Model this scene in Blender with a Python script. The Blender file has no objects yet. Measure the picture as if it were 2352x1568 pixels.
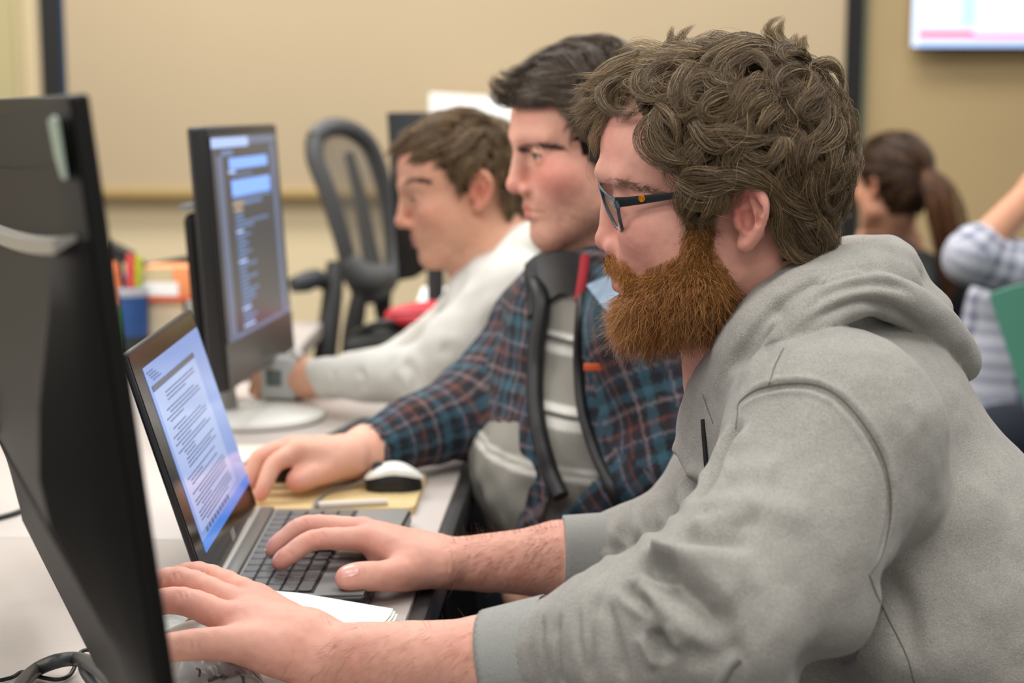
import bpy, bmesh, math, random
import numpy as np
from mathutils import Vector, Matrix
from mathutils.bvhtree import BVHTree
random.seed(7)
RNG = np.random.default_rng(7)
SC = bpy.context.scene
COL = SC.collection

# ---------------------------------------------------------------- camera
FPX = 3600.0                                   # focal length in pixels of a 2352 x 1568 frame
PITCH = math.radians(8.4)
CAM = np.array([0.0, 0.0, 1.21])
FW = np.array([0.0, math.cos(PITCH), -math.sin(PITCH)])
RT = np.array([1.0, 0.0, 0.0])
UP = np.array([0.0, math.sin(PITCH), math.cos(PITCH)])
cd = bpy.data.cameras.new('camera')
cd.sensor_width = 36.0
cd.lens = FPX * 36.0 / 2352.0
cd.clip_start = 0.05
cd.dof.use_dof = True
cd.dof.focus_distance = 1.36
cd.dof.aperture_fstop = 4.0
cam = bpy.data.objects.new('camera', cd)
COL.objects.link(cam)
cam.location = CAM
cam.rotation_euler = (math.radians(90) - PITCH, 0, 0)
SC.camera = cam

# ---------------------------------------------------------------- colour, world, ceiling lights
SC.view_settings.view_transform = 'Standard'
SC.view_settings.look = 'None'
SC.view_settings.gamma = 1.0
SC.view_settings.use_curve_mapping = False
SC.view_settings.exposure = 0.0
w = bpy.data.worlds.new('world')
SC.world = w
w.use_nodes = True
w.node_tree.nodes['Background'].inputs['Color'].default_value = (1.0, 0.985, 0.96, 1)
w.node_tree.nodes['Background'].inputs['Strength'].default_value = 0.46


def area_light(name, loc, sx, sy, power, col=(1, 0.975, 0.94), rot=(0, 0, 0)):
    d = bpy.data.lights.new(name, 'AREA')
    d.shape = 'RECTANGLE'
    d.size, d.size_y = sx, sy
    d.energy = power
    d.color = col
    o = bpy.data.objects.new(name, d)
    COL.objects.link(o)
    o.location = loc
    o.rotation_euler = rot
    return o


for i, (lx, ly, p) in enumerate([(-0.9, 0.7, 19), (0.75, 0.9, 21), (-0.9, 2.6, 26), (0.8, 2.7, 22),
                                 (-1.0, 4.1, 32), (0.7, 4.1, 24), (-0.2, -0.7, 20)]):
    area_light('ceiling_lamp', (lx, ly, 2.66), 1.2, 0.6, p)


area_light('fill_light', (-2.6, 1.5, 1.75), 1.8, 1.3, 26, (1, .96, .95), (0, math.radians(-80), 0))  # unseen soft fill added at the left to brighten the face


# ---------------------------------------------------------------- pixel helpers (photo pixel + depth -> point in the room)
def U(px, py, d):
    return CAM + d * (FW + (px - 1176.0) / FPX * RT + (784.0 - py) / FPX * UP)


def UZ(px, py, z):
    r = FW + (px - 1176.0) / FPX * RT + (784.0 - py) / FPX * UP
    return CAM + r * ((z - CAM[2]) / r[2])


def UY(px, py, y):
    r = FW + (px - 1176.0) / FPX * RT + (784.0 - py) / FPX * UP
    return CAM + r * ((y - CAM[1]) / r[1])


def UPL(px, py, p0, n):
    """the ray of a pixel meets the plane through p0 with normal n"""
    r = FW + (px - 1176.0) / FPX * RT + (784.0 - py) / FPX * UP
    return CAM + r * (np.dot(np.asarray(p0) - CAM, n) / np.dot(r, n))


def PIX(P):
    q = np.asarray(P) - CAM
    d = q @ FW
    return np.stack([1176 + FPX * (q @ RT) / d, 784 - FPX * (q @ UP) / d], -1)


# ---------------------------------------------------------------- materials
def srgb(c):
    return tuple((v / 255 / 12.92) if v / 255 <= 0.04045 else ((v / 255 + 0.055) / 1.055) ** 2.4 for v in c)


MATS = {}


def mat(name, rgb=(128, 128, 128), rough=0.5, metal=0.0, spec=0.5, noise=0.0, nscale=20.0, bump=0.0, bscale=200.0,
        emit=None, estr=0.0, alpha=1.0, trans=0.0, coat=0.0, attr=None, sss=0.0, sheen=0.0, lin=None, stretch=None):
    if name in MATS:
        return MATS[name]
    m = bpy.data.materials.new(name)
    m.use_nodes = True
    nt = m.node_tree
    N, L = nt.nodes, nt.links
    b = N['Principled BSDF']
    c = lin if lin is not None else srgb(rgb)
    b.inputs['Base Color'].default_value = (*c, 1)
    b.inputs['Roughness'].default_value = rough
    b.inputs['Metallic'].default_value = metal
    b.inputs['Specular IOR Level'].default_value = spec
    b.inputs['Coat Weight'].default_value = coat
    b.inputs['Transmission Weight'].default_value = trans
    b.inputs['Alpha'].default_value = alpha
    if sheen:
        b.inputs['Sheen Weight'].default_value = sheen
        b.inputs['Sheen Roughness'].default_value = 0.4
    if sss:
        b.inputs['Subsurface Weight'].default_value = sss
        b.inputs['Subsurface Radius'].default_value = (1.0, 0.35, 0.2)
        b.inputs['Subsurface Scale'].default_value = 0.006
    if emit:
        b.inputs['Emission Color'].default_value = (*srgb(emit), 1)
        b.inputs['Emission Strength'].default_value = estr
    tc = N.new('ShaderNodeTexCoord')
    src = tc.outputs['Object']
    if stretch:
        mp = N.new('ShaderNodeMapping')
        mp.inputs['Scale'].default_value = stretch
        L.new(src, mp.inputs['Vector'])
        src = mp.outputs['Vector']
    out = None
    if attr:
        a = N.new('ShaderNodeAttribute')
        a.attribute_name = attr
        out = a.outputs['Color']
        L.new(out, b.inputs['Base Color'])
    if noise:
        t = N.new('ShaderNodeTexNoise')
        t.inputs['Scale'].default_value = nscale
        t.inputs['Detail'].default_value = 4
        L.new(src, t.inputs['Vector'])
        r = N.new('ShaderNodeMapRange')
        r.inputs['To Min'].default_value = 1 - noise
        r.inputs['To Max'].default_value = 1 + noise
        r.inputs['From Min'].default_value = 0.25
        r.inputs['From Max'].default_value = 0.75
        L.new(t.outputs['Fac'], r.inputs['Value'])
        mx = N.new('ShaderNodeVectorMath')
        mx.operation = 'SCALE'
        if out is not None:
            L.new(out, mx.inputs[0])
        else:
            mx.inputs[0].default_value = c
        L.new(r.outputs['Result'], mx.inputs['Scale'])
        L.new(mx.outputs['Vector'], b.inputs['Base Color'])
    if bump:
        t = N.new('ShaderNodeTexNoise')
        t.inputs['Scale'].default_value = bscale
        t.inputs['Detail'].default_value = 3
        L.new(src, t.inputs['Vector'])
        bp = N.new('ShaderNodeBump')
        bp.inputs['Strength'].default_value = bump
        bp.inputs['Distance'].default_value = 0.002
        L.new(t.outputs['Fac'], bp.inputs['Height'])
        L.new(bp.outputs['Normal'], b.inputs['Normal'])
    MATS[name] = m
    return m


# ---------------------------------------------------------------- object helpers
def tag(o, label=None, cat=None, group=None, kind=None):
    if label: o['label'] = label
    if cat: o['category'] = cat
    if group: o['group'] = group
    if kind: o['kind'] = kind
    return o


def thing(name, label, cat, loc=(0, 0, 0), group=None, mw=None):
    o = bpy.data.objects.new(name, None)
    COL.objects.link(o)
    o.empty_display_size = 0.05
    if mw is not None:
        o.matrix_world = mw
    else:
        o.location = loc
    return tag(o, label, cat, group)


def link(name, me, parent=None, world=True):
    """link a mesh; if world, its vertices are world coordinates and it is put under parent without moving"""
    o = bpy.data.objects.new(name, me)
    COL.objects.link(o)
    if parent is not None:
        o.parent = parent
        if world:
            o.matrix_parent_inverse = WORLDM(parent).inverted()
    return o


def WORLDM(o):
    m = o.matrix_basis.copy()
    while o.parent is not None:
        m = o.parent.matrix_basis @ o.matrix_parent_inverse @ m
        o = o.parent
    return m


def np_mesh(name, V, F, mats, smooth=True, fmat=None):
    """V (n,3); F (m,k) int array or list of arrays of different k"""
    me = bpy.data.meshes.new(name)
    Fs = F if isinstance(F, list) else [F]
    Fs = [f for f in Fs if len(f)]
    loops = np.concatenate([f.ravel() for f in Fs]).astype(np.int32)
    tot = np.concatenate([np.full(len(f), f.shape[1], np.int32) for f in Fs])
    st = np.concatenate([[0], np.cumsum(tot)[:-1]]).astype(np.int32)
    me.vertices.add(len(V))
    me.vertices.foreach_set('co', np.ascontiguousarray(V, np.float32).ravel())
    me.loops.add(len(loops))
    me.loops.foreach_set('vertex_index', loops)
    me.polygons.add(len(tot))
    me.polygons.foreach_set('loop_start', st)
    me.polygons.foreach_set('loop_total', tot)
    if smooth:
        me.polygons.foreach_set('use_smooth', np.ones(len(tot), bool))
    for m in (mats if isinstance(mats, (list, tuple)) else [mats]):
        me.materials.append(m)
    if fmat is not None:
        me.polygons.foreach_set('material_index', np.asarray(fmat, np.int32))
    me.update()
    me.validate()
    return me


def set_col(me, C, name='Col'):
    a = me.attributes.new(name, 'FLOAT_COLOR', 'POINT')
    C4 = np.ones((len(me.vertices), 4), np.float32)
    C4[:, :3] = C
    a.data.foreach_set('color', C4.ravel())


class MB:
    """collects shapes into one mesh"""
    def __init__(s):
        s.V, s.F, s.M = [], [], []

    def add(s, V, F, m=0):
        o = len(s.V)
        s.V += [tuple(float(x) for x in v) for v in V]
        s.F += [tuple(int(i) + o for i in f) for f in F]
        s.M += [m] * len(F)

    def box(s, a, b, m=0, fr=None):
        (x0, y0, z0), (x1, y1, z1) = a, b
        V = [(x0, y0, z0), (x1, y0, z0), (x1, y1, z0), (x0, y1, z0), (x0, y0, z1), (x1, y0, z1), (x1, y1, z1), (x0, y1, z1)]
        if fr is not None: V = [fr(v) for v in V]
        s.add(V, [(0, 3, 2, 1), (4, 5, 6, 7), (0, 1, 5, 4), (1, 2, 6, 5), (2, 3, 7, 6), (3, 0, 4, 7)], m)

    def hexa(s, bot, top, m=0):
        s.add(list(bot) + list(top), [(0, 3, 2, 1), (4, 5, 6, 7), (0, 1, 5, 4), (1, 2, 6, 5), (2, 3, 7, 6), (3, 0, 4, 7)], m)

    def prism(s, poly, z0, z1, m=0, fr=None):
        n = len(poly)
        V = [(p[0], p[1], z0) for p in poly] + [(p[0], p[1], z1) for p in poly]
        if fr is not None: V = [fr(v) for v in V]
        s.add(V, [tuple(range(n))[::-1], tuple(range(n, 2 * n))] + [(i, (i + 1) % n, n + (i + 1) % n, n + i) for i in range(n)], m)

    def tube(s, path, r, seg=10, m=0, cap=True):
        P = [np.asarray(p, float) for p in path]
        n = len(P)
        rs = r if hasattr(r, '__len__') else [r] * n
        up = np.array([0.123, 0.31, 0.94])
        V, F = [], []
        for i in range(n):
            t = P[min(i + 1, n - 1)] - P[max(i - 1, 0)]
            t /= (np.linalg.norm(t) + 1e-12)
            a = np.cross(t, up)
            if np.linalg.norm(a) < 1e-3: a = np.cross(t, [1, 0, 0])
            a /= np.linalg.norm(a)
            b = np.cross(t, a)
            up = np.cross(a, t) if i else up
            up = b if np.dot(b, up) > 0 else -b
            for k in range(seg):
                th = 2 * math.pi * k / seg
                V.append(P[i] + rs[i] * (math.cos(th) * a + math.sin(th) * b))
        for i in range(n - 1):
            for k in range(seg):
                F.append((i * seg + k, i * seg + (k + 1) % seg, (i + 1) * seg + (k + 1) % seg, (i + 1) * seg + k))
        if cap:
            F.append(tuple(range(seg))[::-1])
            F.append(tuple((n - 1) * seg + k for k in range(seg)))
        s.add(V, F, m)

    def lathe(s, prof, c=(0, 0, 0), seg=48, m=0, sx=1.0, sy=1.0):
        n = len(prof)
        V, F = [], []
        for (r, z) in prof:
            for k in range(seg):
                th = 2 * math.pi * k / seg
                V.append((c[0] + r * sx * math.cos(th), c[1] + r * sy * math.sin(th), c[2] + z))
        for i in range(n - 1):
            for k in range(seg):
                F.append((i * seg + k, i * seg + (k + 1) % seg, (i + 1) * seg + (k + 1) % seg, (i + 1) * seg + k))
        F.append(tuple(range(seg))[::-1])
        F.append(tuple((n - 1) * seg + k for k in range(seg)))
        s.add(V, F, m)

    def build(s, name, mats, parent=None, smooth=False, bevel=0.0, seg=2, world=True, angle=None):
        me = bpy.data.meshes.new(name)
        me.from_pydata(s.V, [], s.F)
        for m in (mats if isinstance(mats, (list, tuple)) else [mats]): me.materials.append(m)
        me.polygons.foreach_set('material_index', s.M)
        bm = bmesh.new()
        bm.from_mesh(me)
        bmesh.ops.remove_doubles(bm, verts=bm.verts, dist=1e-6)
        bmesh.ops.recalc_face_normals(bm, faces=bm.faces)
        if bevel:
            ed = [e for e in bm.edges if len(e.link_faces) == 2 and e.calc_face_angle(0) > 0.5]
            bmesh.ops.bevel(bm, geom=ed, offset=bevel, segments=seg, affect='EDGES', profile=0.5, clamp_overlap=True)
        bm.to_mesh(me)
        bm.free()
        if smooth or bevel:
            me.polygons.foreach_set('use_smooth', [True] * len(me.polygons))
            me.set_sharp_from_angle(angle=math.radians(angle or 40))
        return link(name, me, parent, world)


def catmull(pts, n=8):
    P = [np.asarray(p, float) for p in pts]
    if len(P) < 3:
        return [P[0] + (P[-1] - P[0]) * t for t in np.linspace(0, 1, n + 1)]
    Q = [2 * P[0] - P[1]] + P + [2 * P[-1] - P[-2]]
    out = []
    for i in range(1, len(Q) - 2):
        p0, p1, p2, p3 = Q[i - 1], Q[i], Q[i + 1], Q[i + 2]
        for k in range(n):
            t = k / n
            out.append(0.5 * (2 * p1 + (p2 - p0) * t + (2 * p0 - 5 * p1 + 4 * p2 - p3) * t * t + (3 * p1 - p0 - 3 * p2 + p3) * t ** 3))
    out.append(P[-1])
    return out


def frame_mw(o, x, y, z):
    m = Matrix.Identity(4)
    for i, v in enumerate((x, y, z)):
        v = np.asarray(v, float)
        v = v / np.linalg.norm(v)
        for k in range(3): m[k][i] = v[k]
    for k in range(3): m[k][3] = o[k]
    return m
# ================================================================= implicit surfaces -> meshes
def f32(x): return np.asarray(x, np.float32)


def norm(v): return v / (np.linalg.norm(v, axis=-1, keepdims=True) + 1e-12)


def sm_min(a, b, k):
    if k <= 0: return np.minimum(a, b)
    h = np.maximum(k - np.abs(a - b), 0) / k
    return np.minimum(a, b) - h * h * k * 0.25


def sm_max(a, b, k): return -sm_min(-a, -b, k)


class Prim:
    """kind 'u' union, 's' subtract, 'd' plain additive displacement"""
    def __init__(s, fn, c, R, k=0.0, op='u', tagname=None):
        s.fn, s.c, s.R, s.k, s.op, s.tag = fn, f32(c), float(R), float(k), op, tagname


def cone(a, b, ra, rb, k=0.01, op='u', flat=None, q=1.0, tagname=None):
    a, b = f32(a), f32(b)
    ab = b - a
    L2 = float(ab @ ab) + 1e-12
    fl = None if flat is None else f32(flat) / np.linalg.norm(flat)

    def fn(P):
        pa = P - a
        t = np.clip(pa @ ab / L2, 0, 1)
        d = pa - t[:, None] * ab
        r = ra + (rb - ra) * t
        if fl is not None:
            u = d @ fl
            l2 = np.einsum('ij,ij->i', d, d) + (q * q - 1) * u * u
            return (np.sqrt(l2 + 1e-12) - r) / max(1.0, q ** 0.5)
        return np.sqrt(np.einsum('ij,ij->i', d, d)) - r
    R = math.sqrt(L2) / 2 + max(ra, rb) * max(1, 1 / q if q < 1 else 1)
    return Prim(fn, (a + b) / 2, R, k, op, tagname)


def ball(c, r, k=0.01, op='u', tagname=None): return cone(c, c, r, r, k, op, tagname=tagname)


def ell(c, r, rot=None, k=0.01, op='u', tagname=None):
    c, r = f32(c), f32(r)
    M = None if rot is None else f32(rot)

    def fn(P):
        p = P - c
        if M is not None: p = p @ M
        k0 = np.sqrt(np.einsum('ij,ij->i', p / r, p / r))
        k1 = np.sqrt(np.einsum('ij,ij->i', p / (r * r), p / (r * r))) + 1e-9
        return k0 * (k0 - 1) / k1
    return Prim(fn, c, float(max(r)), k, op, tagname)


def chain(pts, rs, k=0.01, kin=0.004, n=0, op='u', flat=None, q=1.0, tagname=None):
    """poly-capsule as ONE prim: its own links blend with kin, the whole blends with k"""
    if n:
        pr = np.array([list(p) + [r] for p, r in zip(pts, rs)])
        sm = np.array(catmull(pr, n))
        pts, rs = sm[:, :3], sm[:, 3]
    pts = [f32(p) for p in pts]
    links = [cone(pts[i], pts[i + 1], rs[i], rs[i + 1], kin, flat=flat, q=q) for i in range(len(pts) - 1)]

    def fn(P):
        d = links[0].fn(P)
        for l in links[1:]:
            d = sm_min(d, l.fn(P), kin)
        return d
    c = np.mean(pts, 0)
    R = max(np.linalg.norm(p - c) + r / min(1, q) for p, r in zip(pts, rs))
    return Prim(fn, c, R, k, op, tagname)


def in_frame(prims, O, Rm):
    """prims given in local coordinates of a frame (columns of Rm are its axes) moved to the world"""
    O, Rm = f32(O), f32(Rm)
    out = []
    for p in prims:
        def fn(P, p=p): return p.fn((P - O) @ Rm)
        out.append(Prim(fn, O + Rm @ p.c, p.R, p.k, p.op, p.tag))
    return out


class Field:
    def __init__(s, prims, post=None):
        s.p, s.post = prims, post

    def ev(s, P, c=None, R=None):
        d = np.full(len(P), 0.5, np.float32)
        for p in s.p:
            if c is not None and np.linalg.norm(p.c - c) > R + p.R + p.k + 0.012: continue
            e = p.fn(P)
            if p.op == 'u': d = sm_min(d, e, p.k)
            elif p.op == 's': d = sm_max(d, -e, p.k)
            else: d = d + e
        if s.post is not None: d = s.post(P, d)
        return d

    def grad(s, P, h=0.0015):
        g = np.stack([s.ev(P + f32(np.eye(3)[i] * h)) - s.ev(P - f32(np.eye(3)[i] * h)) for i in range(3)], -1)
        return g / (np.linalg.norm(g, axis=1, keepdims=True) + 1e-9)


_E = [(0, 1), (2, 3), (4, 5), (6, 7), (0, 2), (1, 3), (4, 6), (5, 7), (0, 4), (1, 5), (2, 6), (3, 7)]
_C = np.array([[(c >> 2) & 1, (c >> 1) & 1, c & 1] for c in range(8)], np.int64)


def nets(field, lo, hi, h, B=24, smooth=1):
    """surface nets on sparse blocks; returns V, F(quads)"""
    lo, hi = np.asarray(lo, float), np.asarray(hi, float)
    nb = np.maximum(1, np.ceil((hi - lo) / (h * B))).astype(int)
    NN = nb * B + 4
    gi = np.stack(np.meshgrid(*[np.arange(n) for n in nb], indexing='ij'), -1).reshape(-1, 3)
    cen = f32(lo + (gi + 0.5) * B * h)
    half = B * h * 0.5 * 1.7321
    keep = np.abs(field.ev(cen)) < half * 1.35 + 0.012
    loc = np.stack(np.meshgrid(*[np.arange(B + 1)] * 3, indexing='ij'), -1).reshape(-1, 3)
    keyf = lambda c: ((c[:, 0] + 1) * NN[1] + c[:, 1] + 1) * NN[2] + c[:, 2] + 1
    KV, VV, EF = [], [], []
    S = B + 1
    for b, c in zip(gi[keep], cen[keep]):
        P = f32(lo + (loc + b * B) * h)
        v = field.ev(P, c, half + 2 * h).reshape(S, S, S)
        s = v < 0
        if s.all() or not s.any(): continue
        cs = np.stack([s[a:a + B, bb:bb + B, cc:cc + B] for a, bb, cc in _C], -1)
        n = cs.sum(-1)
        ac = np.argwhere((n > 0) & (n < 8))
        cv = np.stack([v[ac[:, 0] + a, ac[:, 1] + bb, ac[:, 2] + cc] for a, bb, cc in _C], -1)
        acc = np.zeros((len(ac), 3)); cnt = np.zeros(len(ac))
        for (i, j) in _E:
            m = (cv[:, i] < 0) != (cv[:, j] < 0)
            t = np.where(m, cv[:, i] / (cv[:, i] - cv[:, j] + 1e-20), 0)
            acc += m[:, None] * (_C[i] + t[:, None] * (_C[j] - _C[i]))
            cnt += m
        KV.append(keyf(ac + b * B))
        VV.append(lo + (ac + b * B + acc / cnt[:, None]) * h)
        for ax in range(3):
            o1, o2 = [(1, 2), (2, 0), (0, 1)][ax]
            sl0 = s[:B, :B, :B]
            sh = [slice(0, B)] * 3; sh[ax] = slice(1, B + 1)
            sl1 = s[tuple(sh)]
            e = np.argwhere(sl0 != sl1)
            if not len(e): continue
            fl = sl0[e[:, 0], e[:, 1], e[:, 2]]
            g = e + b * B
            d1 = np.zeros(3, int); d1[o1] = 1
            d2 = np.zeros(3, int); d2[o2] = 1
            q = np.stack([keyf(g - d1 - d2), keyf(g - d2), keyf(g), keyf(g - d1)], -1)
            q[~fl] = q[~fl][:, ::-1]
            EF.append(q)
    K = np.concatenate(KV); V = np.concatenate(VV); Q = np.concatenate(EF)
    o = np.argsort(K); K, V = K[o], V[o]
    idx = np.searchsorted(K, Q)
    ok = (idx < len(K)).all(1)
    idx = np.minimum(idx, len(K) - 1)
    ok &= (K[idx] == Q).all(1)
    F = idx[ok]
    for _ in range(smooth): V = lap(V, F, 0.5)
    return V, F


def edges_of(F):
    k = F.shape[1]
    return np.concatenate([F[:, [i, (i + 1) % k]] for i in range(k)])


def lap(V, F, a=0.5):
    E = edges_of(F)
    n = len(V)
    cnt = np.bincount(E[:, 0], minlength=n) + np.bincount(E[:, 1], minlength=n)
    S = np.stack([np.bincount(E[:, 0], V[E[:, 1], i], n) + np.bincount(E[:, 1], V[E[:, 0], i], n) for i in range(3)], -1)
    cnt = np.maximum(cnt, 1)
    return V + a * (S / cnt[:, None] - V)


def normals(V, F):
    a = np.cross(V[F[:, 2]] - V[F[:, 0]], V[F[:, 3 % F.shape[1]]] - V[F[:, 1]])
    N = np.zeros_like(V)
    for i in range(F.shape[1]):
        for c in range(3): N[:, c] += np.bincount(F[:, i], a[:, c], len(V))
    return N / (np.linalg.norm(N, axis=1, keepdims=True) + 1e-12)


def vnoise(P, freq, seed=0):
    p = np.asarray(P, np.float64) * freq + seed * 17.31
    i = np.floor(p).astype(np.int64)
    f = p - i
    u = f * f * (3 - 2 * f)

    def hsh(a, b, c):
        n = (a * 73856093) ^ (b * 19349663) ^ (c * 83492791) ^ (seed * 2654435)
        n = (n ^ (n >> 13)) * 1274126177 & 0x7fffffff
        n = (n ^ (n >> 16)) & 0xffff
        return n / 65535.0
    r = 0
    for a in (0, 1):
        for b in (0, 1):
            for c in (0, 1):
                wgt = (u[:, 0] if a else 1 - u[:, 0]) * (u[:, 1] if b else 1 - u[:, 1]) * (u[:, 2] if c else 1 - u[:, 2])
                r = r + wgt * hsh(i[:, 0] + a, i[:, 1] + b, i[:, 2] + c)
    return r * 2 - 1


def bvh_of(V, F):
    return BVHTree.FromPolygons([tuple(v) for v in V], [tuple(int(i) for i in f) for f in F])


def cast(bvh, px, py, default_d=1.3):
    r = FW + (px - 1176.0) / FPX * RT + (784.0 - py) / FPX * UP
    r = r / np.linalg.norm(r)
    hit = bvh.ray_cast(Vector(CAM), Vector(r))
    return None if hit[0] is None else np.array(hit[0])


def poly_dist(V, poly):
    """distance of points to a 3-D polyline and the parameter 0..1 along it"""
    P = np.array(poly)
    best = np.full(len(V), 1e9); bt = np.zeros(len(V))
    seg = np.linalg.norm(P[1:] - P[:-1], axis=1)
    cum = np.concatenate([[0], np.cumsum(seg)])
    for i in range(len(P) - 1):
        ab = P[i + 1] - P[i]
        t = np.clip(((V - P[i]) @ ab) / (ab @ ab + 1e-12), 0, 1)
        d = np.linalg.norm(V - P[i] - t[:, None] * ab, axis=1)
        m = d < best
        best[m] = d[m]
        bt[m] = ((cum[i] + t * seg[i]) / cum[-1])[m]
    return best, bt


def fold(V, N, bvh, pix, amp, width, taper=0.25, groove=0.0):
    """a fold of the cloth: the pixel polyline is laid on the surface, the cloth rises by amp along it
    (and sinks by groove on both sides)"""
    pts = []
    for (x, y) in catmull([np.array(p, float) for p in pix], 5):
        h = cast(bvh, x, y)
        if h is not None: pts.append(h)
    if len(pts) < 2: return V
    lo = np.min(pts, 0) - 4 * width; hi = np.max(pts, 0) + 4 * width
    sel = np.where(((V > lo) & (V < hi)).all(1))[0]
    d, t = poly_dist(V[sel], pts)
    e = np.clip(np.minimum(t, 1 - t) / taper, 0, 1)
    e = e * e * (3 - 2 * e)
    g = np.exp(-(d / width) ** 2) * amp
    if groove: g = g - groove * np.exp(-((d - 1.9 * width) / (0.9 * width)) ** 2)
    V = V.copy()
    V[sel] += N[sel] * (g * e)[:, None]
    return V


def strands_mesh(name, paths, radii, cols, material, sides=3):
    """paths (n, m, 3), radii (n, m), cols (n, 3): thin tubes, one colour each, as one mesh"""
    n, m, _ = paths.shape
    T = np.gradient(paths, axis=1)
    T /= np.linalg.norm(T, axis=2, keepdims=True) + 1e-12
    ref = RNG.normal(size=(n, 1, 3))
    A = np.cross(T, np.broadcast_to(ref, T.shape))
    A /= np.linalg.norm(A, axis=2, keepdims=True) + 1e-12
    Bn = np.cross(T, A)
    ang = np.arange(sides) * 2 * math.pi / sides
    V = paths[:, :, None, :] + radii[:, :, None, None] * (np.cos(ang)[None, None, :, None] * A[:, :, None, :] + np.sin(ang)[None, None, :, None] * Bn[:, :, None, :])
    V = V.reshape(-1, 3)
    base = (np.arange(n) * m * sides)[:, None, None]
    i = np.arange(m - 1)[None, :, None] * sides
    k = np.arange(sides)[None, None, :]
    k2 = (k + 1) % sides
    F = np.stack([base + i + k, base + i + k2, base + i + sides + k2, base + i + sides + k], -1).reshape(-1, 4)
    me = np_mesh(name, V, F, material)
    set_col(me, np.repeat(cols, m * sides, axis=0))
    return me
# ================================================================= the room
DZ = 0.735                                     # desk top height
wall_m = mat('wall_paint', (214, 190, 146), 0.9, noise=0.02, nscale=3, bump=0.05, bscale=300)
panel_m = mat('panel_fabric', (191, 172, 141), 0.95, noise=0.02, nscale=2)
low_m = mat('wall_paint_lower', (232, 214, 176), 0.9, noise=0.02, nscale=3)
black_m = mat('black_plastic', (20, 20, 19), 0.42, noise=0.1, nscale=60)
blackm_m = mat('black_matte', (17, 17, 17), 0.75)
dgrey_m = mat('dark_grey_plastic', (52, 53, 54), 0.5)
grey_m = mat('grey_plastic', (128, 128, 126), 0.45)
white_m = mat('white_plastic', (226, 226, 220), 0.4)
paper_m = mat('paper', (247, 247, 245), 0.9)
floor_m = mat('carpet', (92, 88, 84), 1.0, noise=0.25, nscale=150)
green_m = mat('green_plastic', (74, 138, 116), 0.45)
navy_m = mat('navy_paint', (30, 62, 95), 0.6)


def struct(mb, name, m, **k):
    return tag(mb.build(name, m, **k), kind='structure')


YW = 5.2
b = MB(); b.box((-4, -2, -0.05), (4.2, YW + 0.3, 0)); struct(b, 'floor', floor_m)
b = MB(); b.box((-4, YW, 0), (4.2, YW + 0.1, 3.0)); struct(b, 'wall_back', low_m)
b = MB(); b.box((-4.1, -2, 0), (-4, YW + 0.1, 3.0)); struct(b, 'wall_left', wall_m)


def rect_on(y, x0, y0, x1, y1):
    p, q = UY(x0, y0, y), UY(x1, y1, y)
    return p, q


# black posts that run up the back wall
p, q = UY(99, 0, YW), UY(143, 0, YW)
b = MB(); b.box((p[0], YW - 0.05, 0), (q[0], YW, 3.0)); struct(b, 'trim_1', black_m)
p2 = UY(156, 0, YW)
b = MB(); b.box((q[0], YW - 0.04, 0), (p2[0], YW, 3.0)); struct(b, 'trim_2', navy_m)
p3, q3 = UY(1937, 0, YW), UY(1977, 0, YW)
b = MB(); b.box((p3[0], YW - 0.06, 0), (q3[0], YW, 3.0)); struct(b, 'trim_3', blackm_m)
q4 = UY(1996, 0, YW)
b = MB(); b.box((q3[0], YW - 0.02, 0), (q4[0], YW, 3.0)); struct(b, 'trim_4', mat('greenish_trim', (140, 140, 108), 0.7))
# darker tan wall right of the post
b = MB(); b.box((q4[0], YW - 0.012, 0), (4.2, YW, 3.0)); struct(b, 'wall_right', mat('wall_tan', (188, 164, 121), 0.9, noise=0.02, nscale=3))
# pale column left of the post
p5, p6 = UY(38, 0, YW), UY(52, 0, YW)
b = MB(); b.box((-4, YW - 0.02, 0), (p5[0], YW, 3.0)); struct(b, 'trim_5', mat('olive_beige', (196, 184, 138), 0.8))
b = MB(); b.box((p5[0], YW - 0.03, 0), (p6[0], YW, 3.0)); struct(b, 'trim_6', mat('pale_trim', (206, 190, 148), 0.8))

# large beige board hung between the posts, its lower rail throwing a shadow line
zb = UY(500, 432, YW)[2]
t = thing('wall_board', 'wide plain beige board filling the back wall between two black posts', 'wall board', (0, YW - 0.03, zb))
b = MB(); b.box((p2[0], YW - 0.05, zb), (p3[0], YW - 0.001, 3.0)); b.build('board', panel_m, t)
b = MB(); b.box((p2[0], YW - 0.075, zb - 0.030), (p3[0], YW - 0.001, zb)); b.build('bottom_rail', mat('rail_tan', (176, 150, 96), 0.8), t, bevel=0.006)

# wall screen upper right
a0, a1 = UY(2104, 113, YW - 0.1), UY(2104, -360, YW - 0.1)
xr = a0[0] + 1.35
t = thing('wall_monitor', 'wide bright wall monitor showing a white page with a red line', 'screen', (a0[0], YW - 0.08, a0[2]))
b = MB(); b.box((a0[0], YW - 0.11, a0[2]), (xr, YW - 0.05, a1[2])); b.build('casing', black_m, t, bevel=0.006)
b = MB(); b.box((a0[0] + 0.4, YW - 0.05, a0[2] + 0.2), (xr - 0.4, YW, a0[2] + 0.5)); b.build('wall_bracket', blackm_m, t)
scr_w = mat('wall_screen_white', (200, 220, 250), 0.3, emit=(214, 230, 255), estr=0.72)
scr_b = mat('wall_screen_blue', (170, 200, 250), 0.3, emit=(180, 207, 250), estr=0.75)
scr_r = mat('wall_screen_red', (230, 90, 110), 0.3, emit=(226, 66, 92), estr=0.8)
scr_p = mat('wall_screen_pink', (230, 200, 225), 0.3, emit=(225, 200, 232), estr=0.7)
b = MB()
ys = YW - 0.112


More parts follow.
